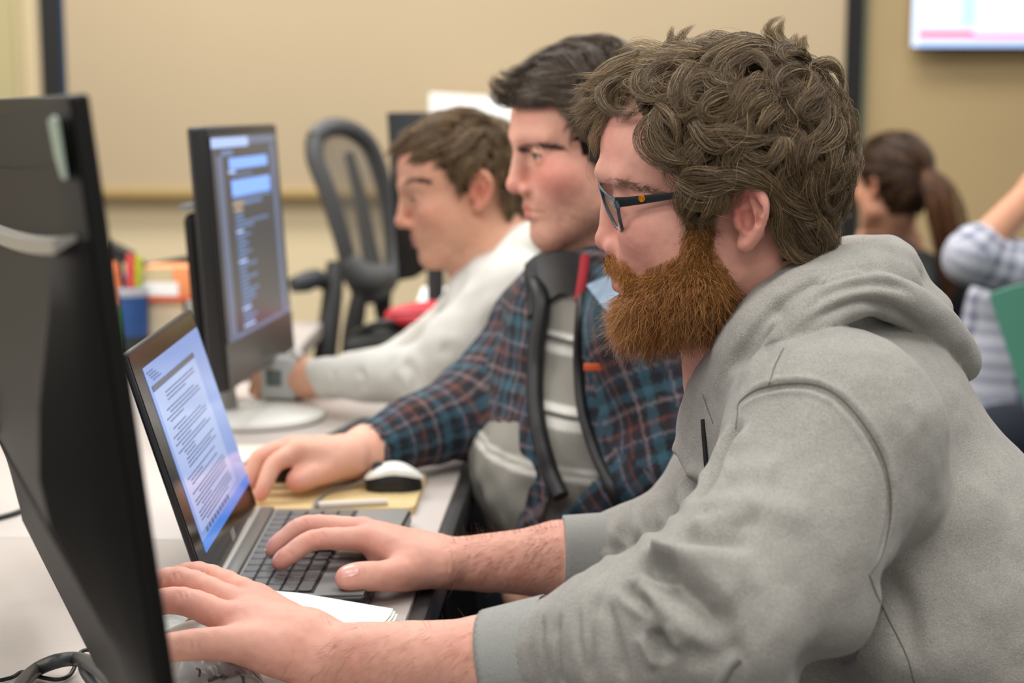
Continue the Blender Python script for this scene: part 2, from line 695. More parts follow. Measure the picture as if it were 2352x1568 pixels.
def sq(x0, y0, x1, y1, m, dy=0.0):
    p, q = UY(x0, y0, ys - dy), UY(x1, y1, ys - dy)
    b.add([(p[0], ys - dy, q[2]), (q[0], ys - dy, q[2]), (q[0], ys - dy, p[2]), (p[0], ys - dy, p[2])], [(0, 1, 2, 3)], m)


sq(2110, -340, 3020, 107, 0)
sq(2110, 92, 3020, 107, 1, .001)
sq(2110, 84, 3020, 93, 3, .001)
sq(2110, 71, 2236, 84, 2, .0015)
sq(2236, 79, 3020, 86, 2, .0015)
sq(2225, -340, 2238, 60, 1, .001)
b.build('picture', [scr_w, scr_b, scr_r, scr_p], t)

# ================================================================= desk
eA, eB = UZ(950, 1440, DZ)[:2], UZ(1090, 1040, DZ)[:2]
ed = (eB - eA) / np.linalg.norm(eB - eA)        # direction of the desk's front edge
en = np.array([-ed[1], ed[0]])                  # towards the back of the desk


def DK(s, t, z=0.0):
    """desk coordinates: s along the edge from eA, t depth behind the edge"""
    p = eA + ed * s + en * t
    return np.array([p[0], p[1], DZ + z])


wood_m = mat('desk_laminate', (196, 187, 181), 0.42, noise=0.035, nscale=30, stretch=(1.2, 14, 1), spec=0.35)
edge_m = mat('desk_edge_band', (38, 38, 38), 0.5)
t = thing('desk', 'long pale grey laminate desk with a black front edge band', 'desk', (eA[0], eA[1], 0))


def desk_slab(s0, s1, t0, t1, name, m, z0, z1, par, bev=0.002):
    b = MB()
    b.hexa([DK(s0, t0, z0), DK(s1, t0, z0), DK(s1, t1, z0), DK(s0, t1, z0)], [DK(s0, t0, z1), DK(s1, t0, z1), DK(s1, t1, z1), DK(s0, t1, z1)])
    return b.build(name, m, par, bevel=bev)


desk_slab(-1.0, 0.285, 0.010, 0.80, 'tabletop', wood_m, -0.032, 0, t)
desk_slab(0.286, 1.30, 0.010, 0.80, 'tabletop', wood_m, -0.032, 0, t)
desk_slab(-1.0, 1.30, -0.008, 0.009, 'edge_band', edge_m, -0.045, -0.0005, t, 0.004)
desk_slab(-1.0, 1.30, 0.12, 0.15, 'beam', black_m, -0.10, -0.033, t)
for s_ in (-0.95, 1.25):
    for t_ in (0.12, 0.74):
        b = MB(); p = DK(s_, t_); b.box((p[0] - .025, p[1] - .025, 0), (p[0] + .025, p[1] + .025, DZ - 0.033)); b.build('leg', black_m, t)
# rear half of the double desk and the table beyond it
t = thing('desk', 'pale grey laminate desk pushed against the back of the long desk', 'desk', (DK(0, 1.2)[0], DK(0, 1.2)[1], 0))
desk_slab(-1.0, 1.30, 0.804, 1.55, 'tabletop', wood_m, -0.032, 0, t)
for s_ in (-0.9, 1.25):
    for t_ in (0.88, 1.48):
        b = MB(); p = DK(s_, t_); b.box((p[0] - .025, p[1] - .025, 0), (p[0] + .025, p[1] + .025, DZ - 0.033)); b.build('leg', black_m, t)
t = thing('table', 'pale table standing past the far end of the long desk', 'table', (-0.9, 3.2, 0))
b = MB(); b.box((-1.5, 2.87, DZ - .035), (-0.43, 3.55, DZ - .002)); b.build('tabletop', wood_m, t, bevel=.003)
for x_ in (-1.45, -0.64):
    for y_ in (2.92, 3.5):
        b = MB(); b.box((x_ - .02, y_ - .02, 0), (x_ + .02, y_ + .02, DZ - .035)); b.build('leg', black_m, t)
# ================================================================= the black monitor seen from behind
P0 = U(443, 1890, 0.90)                         # its lower corner next to the hand
wd = UZ(72, 1190, P0[2]) - P0; wd[2] = 0
MW = float(np.linalg.norm(wd)); wd /= MW
nb = np.array([-wd[1], wd[0], 0.0])             # out of the back, towards the camera
nb = nb if nb[1] < 0 else -nb
best_ = None
for tl in np.radians(np.arange(0, 16, .05)):      # the backward tilt that carries its top corner to the photo's
    v_ = math.cos(tl) * np.array([0, 0, 1.0]) + math.sin(tl) * nb
    for mh_ in np.arange(.30, .56, .004):
        e_ = float(np.linalg.norm(PIX(P0 + v_ * mh_) - np.array([197, 217])))
        if best_ is None or e_ < best_[0]: best_ = (e_, v_, mh_)
vd, MH = best_[1], best_[2]
bd = np.cross(wd, vd); bd = bd if bd @ nb > 0 else -bd


def MP(x, y, z): return P0 + wd * x + bd * (y + .0030) + vd * z


t = thing('monitor', 'big black monitor seen from behind, nearest to the camera at the picture edge', 'monitor', tuple(P0))
sil_m = mat('monitor_back', (14, 14, 13), 0.55, noise=0.15, nscale=40, spec=0.22)
rim_m = mat('monitor_rim', (13, 13, 12), 0.45, spec=0.25)
b = MB()
b.hexa([MP(0, -.005, 0), MP(MW, -.005, 0), MP(MW, .006, 0), MP(0, .006, 0)], [MP(0, -.005, MH), MP(MW, -.005, MH), MP(MW, .006, MH), MP(0, .006, MH)])
b.build('bezel', rim_m, t, bevel=.0025, seg=3)
b = MB(); b.hexa([MP(.012, -.006, .02), MP(MW - .012, -.006, .02), MP(MW - .012, -.0045, .02), MP(.012, -.0045, .02)],
                 [MP(.012, -.006, MH - .012), MP(MW - .012, -.006, MH - .012), MP(MW - .012, -.0045, MH - .012), MP(.012, -.0045, MH - .012)])
b.build('screen', mat('lcd_dark', (30, 34, 44), 0.15, emit=(90, 110, 150), estr=0.25), t)
# back shell: profile of its bulge up the height, tapering to the sides
# the ledge, its caught light painted in as pale grey: its height follows the photo at the near end and droops a little towards the middle of the back
_zs = np.arange(.15, MH, .002)
zl = float(_zs[np.argmin([abs(PIX(MP(.02, .0225, z))[1] - 544) for z in _zs])])
_x0 = next((x for x in np.arange(.03, MW, .005) if PIX(MP(x, .0225, zl))[0] < 0), MW * .6)
lsl = (float(_zs[np.argmin([abs(PIX(MP(_x0, .0225, z))[1] - 536) for z in _zs])]) - zl) / (.45 * (1 - math.exp(-_x0 / .3)))


def LZ(x): return max(-.10, lsl * .45 * (1 - math.exp(-x / .3)))



prof = [(0.0, .006), (.03, .010), (.08, .016), (.10, .020), (.14, .0345), (.18, .046), (.21, .048), (.25, .042), (zl - .04, .029), (zl - .012, .0240), (zl - .002, .0220), (zl, .0125), (zl + .04, .0115), (MH - .06, .0105), (MH - .015, .009), (MH, .006)]
xs = [0, .004, .012, .03, .06, .12, .2, .3, .42, MW - .06, MW - .02, MW - .004, MW]
b = MB()
V, F = [], []
for x in xs:
    e = min(x, MW - x)
    s = min(1, e / .030) ** 0.7 if e > 0 else 0
    for (z, y) in prof: V.append(MP(x, .006 + (y - .006) * s, z + LZ(x) * max(0, 1 - abs(z - zl) / .16)))
n = len(prof)
for i in range(len(xs) - 1):
    for k in range(n - 1): F.append((i * n + k, (i + 1) * n + k, (i + 1) * n + k + 1, i * n + k + 1))
b.add(V, F)
shell = b.build('back_shell', sil_m, t, smooth=True, angle=28)
b = MB()
lx = np.linspace(.008, MW - .02, 14)
for i in range(13):
    q_ = []
    for dz, yy in ((-.0015, .0115), (-.0075, .0243), (.0008, .0238), (.0012, .0115)):
        q_.append((dz, yy))
    A_ = [MP(lx[i], yy, zl + LZ(lx[i]) + dz) for dz, yy in q_]
    B_ = [MP(lx[i + 1], yy, zl + LZ(lx[i + 1]) + dz) for dz, yy in q_]
    b.add(A_ + B_, [(0, 1, 5, 4), (1, 2, 6, 5), (2, 3, 7, 6), (3, 0, 4, 7)] + ([(3, 2, 1, 0)] if i == 0 else []) + ([(4, 5, 6, 7)] if i == 12 else []))
tag(b.build('ledge', mat('ledge_light', (150, 146, 138), 0.4), t), 'raised lip across the back, caught light painted grey')
# slotted grille on the sloping underside of the bulge
b = MB()
for i in range(46):
    x = .05 + i * .0125
    b.hexa([MP(x, .0200, .102), MP(x + .005, .0200, .102), MP(x + .005, .0215, .102), MP(x, .0215, .102)],
           [MP(x, .0460, .178), MP(x + .005, .0460, .178), MP(x + .005, .0474, .178), MP(x, .0474, .178)])
b.build('vent_grille', mat('vent', (46, 44, 34), .55), t)
# thin pale green plate
b = MB()
pts = [UPL(x, y, MP(0, .0118, 0), bd) for x, y in ((114, 276), (124, 266), (138, 272), (161, 400), (158, 412), (146, 410), (130, 360))]
pts = [p + wd * max(0.0, .004 - float((p - P0) @ wd)) for p in pts]
b.add(pts + [p + bd * .0012 for p in pts], [tuple(range(7)), tuple(range(13, 6, -1))] + [(i, (i + 1) % 7, 7 + (i + 1) % 7, 7 + i) for i in range(7)])
tag(b.build('pale_plate', mat('plate_green', (150, 170, 158), 0.35), t), 'thin pale green plate')
# arm that carries it, reaching out past the far side to a clamp on the desk
b = MB()
b.tube([MP(.30, .05, .2), MP(.42, .07, .19), MP(MW + .05, .08, .12), MP(MW + .30, .08, .11)], .018, 12)
b.build('arm', black_m, t, smooth=True)
b = MB()
e_ = MP(MW + .30, .08, .11)
b.tube([e_, np.array([e_[0], e_[1], DZ])], .02, 12); b.box((e_[0] - .05, e_[1] - .05, DZ), (e_[0] + .05, e_[1] + .05, DZ + .012))
b.build('arm_post', black_m, t, smooth=True)

# ================================================================= all-in-one computer in the middle
BL, BR = U(525, 903, 2.22), U(677, 792, 2.62)
TLp = U(455, 292, 2.17)
ax = BR - BL; ax[2] = 0; CW = np.linalg.norm(ax); ax /= CW
nz = np.cross(ax, [0, 0, 1.0]); nz = nz if nz[0] > 0 else -nz
t2 = math.radians(3.5)
cv = math.cos(t2) * np.array([0, 0, 1.0]) - math.sin(t2) * nz
cn = np.cross(ax, cv); cn = cn if cn[0] > 0 else -cn
CH = float((UPL(455, 290, BL, cn) - BL) @ cv)


def CP(x, y, z): return BL + ax * x + cn * y + cv * z


def slab(b, f, x0, x1, y0, y1, z0, z1, m=0):
    b.hexa([f(x0, y0, z0), f(x1, y0, z0), f(x1, y1, z0), f(x0, y1, z0)], [f(x0, y0, z1), f(x1, y0, z1), f(x1, y1, z1), f(x0, y1, z1)], m)


t = thing('computer', 'black all-in-one computer with dark code window on a round white foot', 'computer', tuple(CP(CW / 2, -.05, 0)))
b = MB(); slab(b, CP, 0, CW, -.028, 0, 0, CH); b.build('casing', black_m, t, bevel=.006, seg=3)
b = MB(); slab(b, CP, .02, CW - .02, -.052, -.027, .01, CH * .68); b.build('back_shell', sil_m, t, bevel=.012, seg=3)
b = MB(); slab(b, CP, .02, .06, -.054, -.03, CH * .69, CH * .715); b.build('logo_strip', grey_m, t)
b = MB(); slab(b, CP, .006, CW - .006, -.001, .0015, .004, .068); b.build('chin', mat('chin_grey', (70, 69, 66), 0.35), t)
code_bg = mat('code_dark', (52, 56, 64), 0.25, emit=(58, 62, 70), estr=0.75)
code_pale = mat('code_pale', (150, 170, 210), 0.3, emit=(140, 164, 214), estr=0.95)
code_blue = mat('code_blue', (110, 150, 225), 0.3, emit=(112, 156, 232), estr=0.95)
code_dim = mat('code_dim', (80, 105, 140), 0.3, emit=(84, 108, 150), estr=0.85)
code_strip = mat('code_strip', (85, 95, 118), 0.3, emit=(84, 96, 122), estr=0.85)
code_warm = mat('code_warm', (160, 140, 120), 0.3, emit=(160, 140, 120), estr=0.85)
b = MB()
slab(b, CP, .012, CW - .016, .0012, .0022, .068, CH - .014, 0)
W_, H_ = CW - .028, CH - .082


def cs(u0, u1, v0, v1, m, e=.0022):             # u across from near edge, v down from top
    slab(b, CP, .012 + W_ * u0, .012 + W_ * u1, e, e + .0004, .068 + H_ * (1 - v1), .068 + H_ * (1 - v0), m)


cs(0.0, .52, .012, .060, 1)
cs(.52, .95, .012, .05, 4)
cs(.05, .13, .10, 1.0, 4)
cs(.86, .93, .06, 1.0, 4)
cs(.06, 1.0, .975, 1.0, 4)
cs(.22, .80, .115, .170, 2); cs(.2, .3, .175, .19, 1); cs(.24, .55, .195, .205, 3)
cs(.23, .82, .225, .305, 2); cs(.24, .82, .31, .325, 3)
cs(.23, .38, .335, .352, 5); cs(.38, .66, .335, .355, 3); cs(.24, .36, .365, .38, 5)
cs(.12, .28, .075, .1, 3)
rr = random.Random(3)
v = .39
while v < .965:
    ln = rr.choice([.1, .12, .14, .2, .26, .16, .12])
    if abs(v - .43) < .012: ln = .5
    cs(.245, .245 + ln, v, v + .0135, 3 if rr.random() < .75 else 1)
    v += .0215
b.build('screen', [code_bg, code_pale, code_blue, code_dim, code_strip, code_warm], t)
fc = UZ(590, 962, DZ)
b = MB(); b.lathe([(0.0, 0), (.100, 0), (.106, .004), (.106, .010), (.098, .015), (.03, .018), (0.0, .018)], (fc[0], fc[1], DZ), 56); b.build('foot', white_m, t, smooth=True)
nk = CP(CW * .5, -.05, CH * .38)
b = MB(); b.tube([np.array([fc[0] - .05, fc[1], DZ + .012]), np.array([nk[0] - .02, nk[1], (DZ + nk[2]) / 2]), nk], .022, 14); b.build('neck', mat('foot_grey', (150, 150, 146), .4), t, smooth=True)

# small pale cube clock in front of it
cb = UZ(637, 918, DZ + .020)
t = thing('desk_clock', 'small pale grey box with a dark little display below the code screen', 'clock', tuple(cb))
gx, gy = np.array([math.cos(-.25), math.sin(-.25), 0]), np.array([-math.sin(-.25), math.cos(-.25), 0])


def KP(x, y, z): return np.array([cb[0], cb[1], DZ + .020]) + gx * x + gy * y + np.array([0, 0, z])


clk_m = mat('clock_pale', (176, 178, 176), 0.35)
b = MB(); slab(b, KP, -.030, .030, 0, .045, 0, .068); b.build('body', clk_m, t, bevel=.008, seg=3)
b = MB(); slab(b, KP, -.018, .008, -.0012, .001, .022, .048); b.build('display', mat('clock_lcd', (86, 96, 92), .3), t)
for x_ in (-.024, .026):
    b = MB(); c_ = KP(x_, .02, .072)
    b.lathe([(0, -.011), (.008, -.008), (.0115, 0), (.008, .008), (0, .011)], tuple(c_), 20); b.build('knob', mat('knob_pale', (206, 206, 202), .25), t, smooth=True)
b = MB(); slab(b, KP, -.026, .03, .004, .04, -.0225, 0.001); b.build('stand', mat('stand_olive', (120, 112, 88), .6), t, bevel=.003)

# ================================================================= laptop
zt = DZ + .020
NH, NF, FF_, FH = [UZ(x, y, zt) for x, y in ((478, 1374), (838, 1366), (946, 1168), (592, 1168))]


def LB(u, v, z=0.0):                            # u from hinge to front, v from near side to far side
    p = (NH * (1 - u) + NF * u) * (1 - v) + (FH * (1 - u) + FF_ * u) * v
    return p + np.array([0, 0, z])


lap_m = mat('laptop_grey', (132, 133, 131), 0.34, spec=0.5)
lapd_m = mat('laptop_dark', (34, 35, 37), 0.3)
t = thing('laptop', 'open dark grey laptop under the bearded man\'s hand, a document on its screen', 'laptop', tuple(LB(.5, .5, -.02)))
b = MB(); slab(b, LB, 0, 1, 0, 1, -.0185, -.0012); b.build('base', lapd_m, t, bevel=.004, seg=3)
b = MB(); slab(b, LB, .015, .985, .01, .99, -.0013, 0); b.build('palm_rest', lap_m, t)
b = MB(); slab(b, LB, .02, .115, .02, .98, -.0008, .0045); b.build('hinge_bar', mat('hinge_grey', (92, 91, 86), .38), t, bevel=.002)
b = MB(); slab(b, LB, .00, .035, .03, .97, .0, .0065); b.build('hinge_trim', mat('hinge_silver', (170, 170, 166), .3), t, bevel=.002)
b = MB(); slab(b, LB, .70, .97, .36, .64, -.0005, .0006); b.build('touchpad', mat('touchpad', (104, 106, 106), .28), t)
kb = MB(); slab(kb, LB, .135, .66, .03, .97, -.0009, .0006)
kbo = kb.build('keyboard', mat('key_gap', (30, 31, 33), .5), t)
key_m = mat('key_cap', (92, 94, 95), .34)
for r in range(5):
    u0 = .142 + r * .103
    nk_ = 14 if r < 4 else 9
    for c in range(nk_):
        b = MB()
        v0 = .038 + c * .924 / nk_
        slab(b, LB, u0, u0 + .088, v0, v0 + .924 / nk_ - .009, .0006, .0028)
        b.build('key', key_m, kbo, bevel=.0008, seg=1)
# lid
hv = FH - NH; hv[2] = 0; LW = np.linalg.norm(hv); hv /= LW
hn = np.cross(hv, [0, 0, 1.0]); hn = hn if hn[0] > 0 else -hn
ph = math.radians(17.0)
lv = math.cos(ph) * np.array([0, 0, 1.0]) - math.sin(ph) * hn
ln_ = np.cross(hv, lv); ln_ = ln_ if ln_[0] > 0 else -ln_
L0 = NH + np.array([0, 0, .004])


def LT(x, y, z): return L0 + hv * x + ln_ * y + lv * z


ZTOP = float((UPL(335, 778, L0, ln_) - L0) @ lv)
b = MB(); slab(b, LT, 0, LW, -.006, 0, 0, ZTOP); b.build('lid', lapd_m, t, bevel=.004, seg=3)
b = MB(); slab(b, LT, .006, LW - .006, -.0005, .0008, .004, ZTOP - .004); b.build('bezel', mat('glossy_black', (24, 23, 22), .12), t)
q = [UPL(x, y, LT(0, .001, 0), ln_) - L0 for x, y in ((476, 1272), (566, 1136), (395, 780))]
sx0, sx1 = .040, LW - .008
sz0, sz1 = float(q[0] @ lv), ZTOP - .022
sz0 = max(.03, min(sz0, .06))
doc_bg = mat('doc_blue', (126, 152, 205), 0.12, emit=(108, 134, 196), estr=0.58)
doc_pale = mat('doc_pale', (160, 178, 215), 0.12, emit=(126, 150, 202), estr=0.58)
doc_txt = mat('doc_text', (70, 86, 120), 0.2, emit=(70, 86, 122), estr=0.6)
doc_bar = mat('doc_bar', (66, 74, 92), 0.2, emit=(66, 74, 92), estr=0.6)
doc_deep = mat('doc_deep', (60, 120, 205), 0.15, emit=(58, 116, 200), estr=0.65)
b = MB()
slab(b, LT, sx0, sx1, .0008, .0014, sz0, sz1, 0)
SW, SH = sx1 - sx0, sz1 - sz0


def ds(u0, u1, v0, v1, m, e=.0014):
    slab(b, LT, sx0 + SW * u0, sx0 + SW * u1, e, e + .0003, sz0 + SH * (1 - v1), sz0 + SH * (1 - v0), m)


ds(.03, .78, .14, .90, 1, .0014)
ds(.0, 1, .94, 1.0, 4, .0014)
ds(.03, .78, .105, .135, 3, .0017)
for k in range(4): ds(.02 + .02 * k, .12 + .03 * k, .03 + .016 * k, .036 + .016 * k, 2, .0017)
rr = random.Random(11)
v = .175
while v < .88:
    if rr.random() < .86:
        x = .08 + rr.choice([0, 0, .04, .08, .1])
        end = rr.choice([.35, .5, .62, .7, .72, .7])
        while x < end:
            wl = rr.uniform(.02, .07)
            ds(x, min(x + wl, end), v, v + .0075, 2, .0017)
            x += wl + .008
    v += .0205
for k in range(9): ds(.1 + k * .055, .13 + k * .055, .905, .93, 2, .0017)
b.build('screen', [doc_bg, doc_pale, doc_txt, doc_bar, doc_deep], t)
b = MB()
c0 = LT(LW * .5, .001, .012)
for k in range(3):
    o = hv * (k - 1) * .007
    b.hexa([c0 + o - hv * .001 - lv * .005, c0 + o + hv * .001 - lv * .005, c0 + o + hv * .001 - lv * .005 + ln_ * .0006, c0 + o - hv * .001 - lv * .005 + ln_ * .0006],
           [c0 + o + hv * .002 + lv * .005, c0 + o + hv * .004 + lv * .005, c0 + o + hv * .004 + lv * .005 + ln_ * .0006, c0 + o + hv * .002 + lv * .005 + ln_ * .0006])
b.build('logo', mat('logo_silver', (180, 180, 178), .3), t)

# ================================================================= notepad beside the laptop
crn = [(622, 1356, .0225), (690, 1362, .0222), (903, 1398, .0120), (897, 1412, .0115), (852, 1464, .0100), (500, 1472, .0130), (560, 1392, .0200)]
cor = [UZ(x, y, DZ + z) for x, y, z in crn]
t = thing('notepad', 'white notepad lying open between the laptop and the bare forearm', 'notepad', tuple(np.mean(cor, 0) * np.array([1, 1, 0]) + np.array([0, 0, DZ])))
for k, dz in enumerate((-.0042, -.0021, 0.0)):
    b = MB()
    off = np.array([.0045 - .00225 * k, -.0012 * (2 - k), 0])
    lo_ = [c + off + np.array([0, 0, dz - .0005]) for c in cor]
    hi_ = [p + np.array([0, 0, .0007]) for p in lo_]
    nn = len(lo_)
    b.add(lo_ + hi_, [tuple(range(nn))[::-1], tuple(range(nn, 2 * nn))] + [(i, (i + 1) % nn, nn + (i + 1) % nn, nn + i) for i in range(nn)])
    b.build('page', paper_m if k == 2 else mat('page_under', (226, 232, 220), .9), t)
b = MB()
c2 = [UZ(x, y, DZ + .0055) for x, y in ((575, 1402), (880, 1420), (850, 1462), (505, 1472))]
b.hexa([np.array([p[0], p[1], DZ]) for p in c2], c2); b.build('pad', mat('page_under', (226, 232, 220), .9), t)

# ================================================================= board with the two mice
bz = DZ + .010
pc = [UZ(x, y, bz) for x, y in ((560, 1168), (951, 1166), (980, 1086), (560, 1046))]
t = thing('mouse_board', 'tan wooden mouse board behind the laptop', 'board', tuple(np.mean(pc, 0)))
b = MB()
pp = []
for i in range(4):
    a_, c_, n_ = pc[i - 1], pc[i], pc[(i + 1) % 4]
    for s in np.linspace(0, 1, 6):
        r_ = .014
        A = c_ + (a_ - c_) / np.linalg.norm(a_ - c_) * r_
        Bq = c_ + (n_ - c_) / np.linalg.norm(n_ - c_) * r_
        pp.append((1 - s) ** 2 * A + 2 * s * (1 - s) * c_ + s * s * Bq)
n_ = len(pp)
lo_ = [np.array([p[0], p[1], DZ]) for p in pp]
b.add(lo_ + pp, [tuple(range(n_))[::-1], tuple(range(n_, 2 * n_))] + [(i, (i + 1) % n_, n_ + (i + 1) % n_, n_ + i) for i in range(n_)])
b.build('board', mat('tan_board', (208, 184, 132), .6, noise=.06, nscale=25, stretch=(14, 2, 1)), t)


def mouse(label, px0, px1, z0, yaw, L=.105, Wd=.058, H=.036, group=None, top=None, low=None, wheel=True):
    c = UZ((px0[0] + px1[0]) / 2, (px0[1] + px1[1]) / 2, z0)
    t = thing('computer_mouse', label, 'mouse', tuple(c), group)
    cy, sy = math.cos(yaw), math.sin(yaw)

    def surf(zlo, zhi, scale, name, m):
        V, F = [], []
        n, k = 20, 24
        for i in range(n + 1):
            u = i / n
            for j in range(k + 1):
                a = j / k
                x = (u - .5) * L * scale
                pl = math.sqrt(max(0, 1 - (2 * u - 1) ** 2 * .97)) ** .8
                hh = H * (0.30 + .70 * math.sin(math.pi * min(1, max(0, .08 + .86 * u))) ** .8)
                th = math.pi * a
                y = math.cos(th) * Wd / 2 * pl * scale * (0.92 if 0.3 < u < .6 else 1)
                z = zlo(u) + (zhi(u) * hh - zlo(u)) * (abs(math.sin(th)) ** .6) * (pl ** .35)
                V.append((c[0] + cy * x - sy * y, c[1] + sy * x + cy * y, z0 + z))
        for i in range(n):
            for j in range(k):
                F.append((i * (k + 1) + j, (i + 1) * (k + 1) + j, (i + 1) * (k + 1) + j + 1, i * (k + 1) + j + 1))
        for i in range(n): F.append((i * (k + 1), i * (k + 1) + k, (i + 1) * (k + 1) + k, (i + 1) * (k + 1)))
        b = MB(); b.add(V, F); b.build(name, m, t, smooth=True, angle=80)
    surf(lambda u: 0.0, lambda u: .93, .97, 'base', low or black_m)
    surf(lambda u: .014 + .008 * math.sin(math.pi * u), lambda u: 1.0, 1.0, 'top_shell', top or white_m)
    if wheel:
        b = MB()
        x = -.27 * L
        p = np.array([c[0] + cy * x, c[1] + sy * x, z0 + H * .80])
        s_ = np.array([-sy, cy, 0]) * .004
        b.tube([p - s_, p + s_], .008, 16); b.build('scroll_wheel', dgrey_m, t, smooth=True)
    return t, c


mo, mc = mouse('white and black mouse with a cable, free on the tan board', (845, 1125), (965, 1120), bz, math.radians(5), L=.072, Wd=.045, H=.034)
b = MB(); b.tube(catmull([mc + np.array([-.034, .0, .012]), UZ(800, 1118, bz + .003), UZ(755, 1128, bz + .003), UZ(728, 1150, bz + .003), UZ(716, 1180, bz + .004)], 8), .0022, 8)
b.build('cable', mat('cable_grey', (128, 122, 114), .5), mo, smooth=True)
mouse('black and white mouse under the plaid-shirted man\'s hand', (640, 1100), (720, 1096), bz, math.radians(8), L=.088, Wd=.05, H=.034)
pn = [UZ(722, 1160, bz + .004), UZ(890, 1152, bz + .004)]
t = thing('pen', 'slim pale pen along the front edge of the tan board', 'pen', tuple(pn[0]))
b = MB(); b.tube([pn[0] + (pn[1] - pn[0]) * .06, pn[1]], .0042, 12); b.build('barrel', mat('pen_pale', (214, 204, 192), .35), t, smooth=True)
b = MB(); b.tube([pn[0], pn[0] + (pn[1] - pn[0]) * .06], [.001, .004], 12); b.build('tip', grey_m, t, smooth=True)
# white cap of a third mouse by the fingertips
mouse('small white mouse just beyond the laptop screen edge', (533, 1092), (560, 1080), DZ + .0101, math.radians(70), L=.07, Wd=.045, H=.026, low=white_m, wheel=False)

# dark keyboard in front of the all-in-one
kc = [UZ(x, y, DZ + .012) for x, y in ((712, 1018), (770, 1022), (900, 962), (828, 962))]
t = thing('keyboard', 'low dark keyboard lying beyond the plaid cuff', 'keyboard', tuple(np.mean(kc, 0)))
b = MB(); b.hexa([np.array([p[0], p[1], DZ]) for p in kc], kc); kbb = b.build('case', mat('kb_dark', (70, 71, 66), .5), t, bevel=.003)
for i in range(5):
    for j in range(3):
        u0, v0 = .05 + i * .19, .08 + j * .3
        f = lambda u, v, z: (kc[0] * (1 - u) + kc[3] * u) * (1 - v) + (kc[1] * (1 - u) + kc[2] * u) * v + np.array([0, 0, z])
        b = MB(); slab(b, f, u0, u0 + .16, v0, v0 + .25, 0, .003); b.build('key', dgrey_m, t)

# white paper sheets under the all-in-one, cables behind it
t = thing('paper_sheet', 'white sheet under the tan board and the far hand', 'paper', tuple(UZ(560, 1035, DZ)))
b = MB(); c4 = [UZ(x, y, DZ + .002) for x, y in ((500, 1060), (640, 1062), (720, 1020), (520, 1022))]
b.hexa([p - np.array([0, 0, .002]) for p in c4], c4); b.build('sheet', mat('cream_paper', (232, 226, 212), .9), t)
# white coiled cable behind the computer
t = thing('charging_cable', 'bundle of thick white cable loops behind the code screen', 'cable', tuple(UZ(455, 880, DZ)))
for k in range(4):
    b = MB()
    c_ = UZ(448, 900 - k * 14, DZ + .012 + k * .016)
    b.tube([c_ + np.array([.055 * math.cos(a), .05 * math.sin(a), .004 * math.sin(2 * a)]) for a in np.linspace(0, 2 * math.pi, 26)], .0085, 10)
    b.build('coil', mat('cable_white', (208, 206, 200), .45), t, smooth=True)
b = MB(); b.tube(catmull([UZ(430, 905, DZ + .06), U(425, 830, 2.42), U(440, 800, 2.48), U(462, 792, 2.55)], 8), .009, 10); b.build('lead', mat('cable_white'), t, smooth=True)

# ================================================================= near corner: mouse under the hand, cables, notebook
mouse('grey mouse under the bearded man\'s near hand', (425, 1520), (530, 1520), DZ, math.radians(-4), L=.10, Wd=.06, H=.036, top=mat('mouse_grey', (186, 188, 188), .3), low=mat('mouse_dark', (96, 98, 98), .4), wheel=False)
nbk = [UZ(x, y, DZ + .008) for x, y in ((300, 1440), (300, 1400), (420, 1396), (452, 1404))]
nbk = [UZ(372, 1492, DZ + .008), UZ(446, 1412, DZ + .008), UZ(330, 1390, DZ + .008), UZ(250, 1470, DZ + .008)]
t = thing('notebook', 'grey spiral notebook mostly hidden behind the black monitor', 'notebook', tuple(np.mean(nbk, 0)))
b = MB(); b.hexa([np.array([p[0], p[1], DZ]) for p in nbk], nbk); b.build('cover', mat('notebook_grey', (168, 172, 168), .6, noise=.3, nscale=60), t)
b = MB(); b.tube([nbk[0] + np.array([0, 0, .0005]), nbk[1] + np.array([0, 0, .0005])], .0018, 8); tag(b.build('spine', mat('dark_red', (110, 40, 36), .5), t, smooth=True), 'dark red spine')
cab_m = mat('cable_dark', (58, 60, 60), .45)
cabb_m = mat('cable_black', (22, 22, 22), .4)


def cable(label, pts, r, m, name='cable'):
    P = catmull(pts, 10)
    b = MB(); b.tube(P, r, 12)
    o = b.build(name, m, None, smooth=True)
    return tag(o, label, 'cable')


cable('thick dark grey cable arching over the desk corner below the black monitor',
      [U(20, 1620, 1.06), UZ(70, 1548, DZ + .012), UZ(130, 1518, DZ + .020), UZ(190, 1516, DZ + .022), U(255, 1560, 1.10), U(300, 1640, 1.05)], .0062, cab_m)
cable('thin black wire wriggling under the thick grey cable',
      [UZ(-20, 1566, DZ + .003), UZ(25, 1556, DZ + .003), UZ(50, 1543, DZ + .003), UZ(66, 1548, DZ + .003), UZ(90, 1554, DZ + .003), UZ(130, 1560, DZ + .003), UZ(160, 1550, DZ + .003), UZ(176, 1520, DZ + .008), UZ(185, 1498, DZ + .012), UZ(205, 1492, DZ + .012), UZ(235, 1500, DZ + .004)], .0018, cabb_m)
cable('flat dark strap hanging down from the cable knot', [UZ(192, 1520, DZ + .030), UZ(200, 1545, DZ + .022), UZ(235, 1590, DZ + .012)], .0055, cab_m, 'strap')
cable('thin black cable crossing the bare desk at the picture edge', [UZ(-30, 1196, DZ + .003), UZ(30, 1180, DZ + .003), UZ(80, 1162, DZ + .003), UZ(150, 1150, DZ + .003)], .0035, cabb_m)
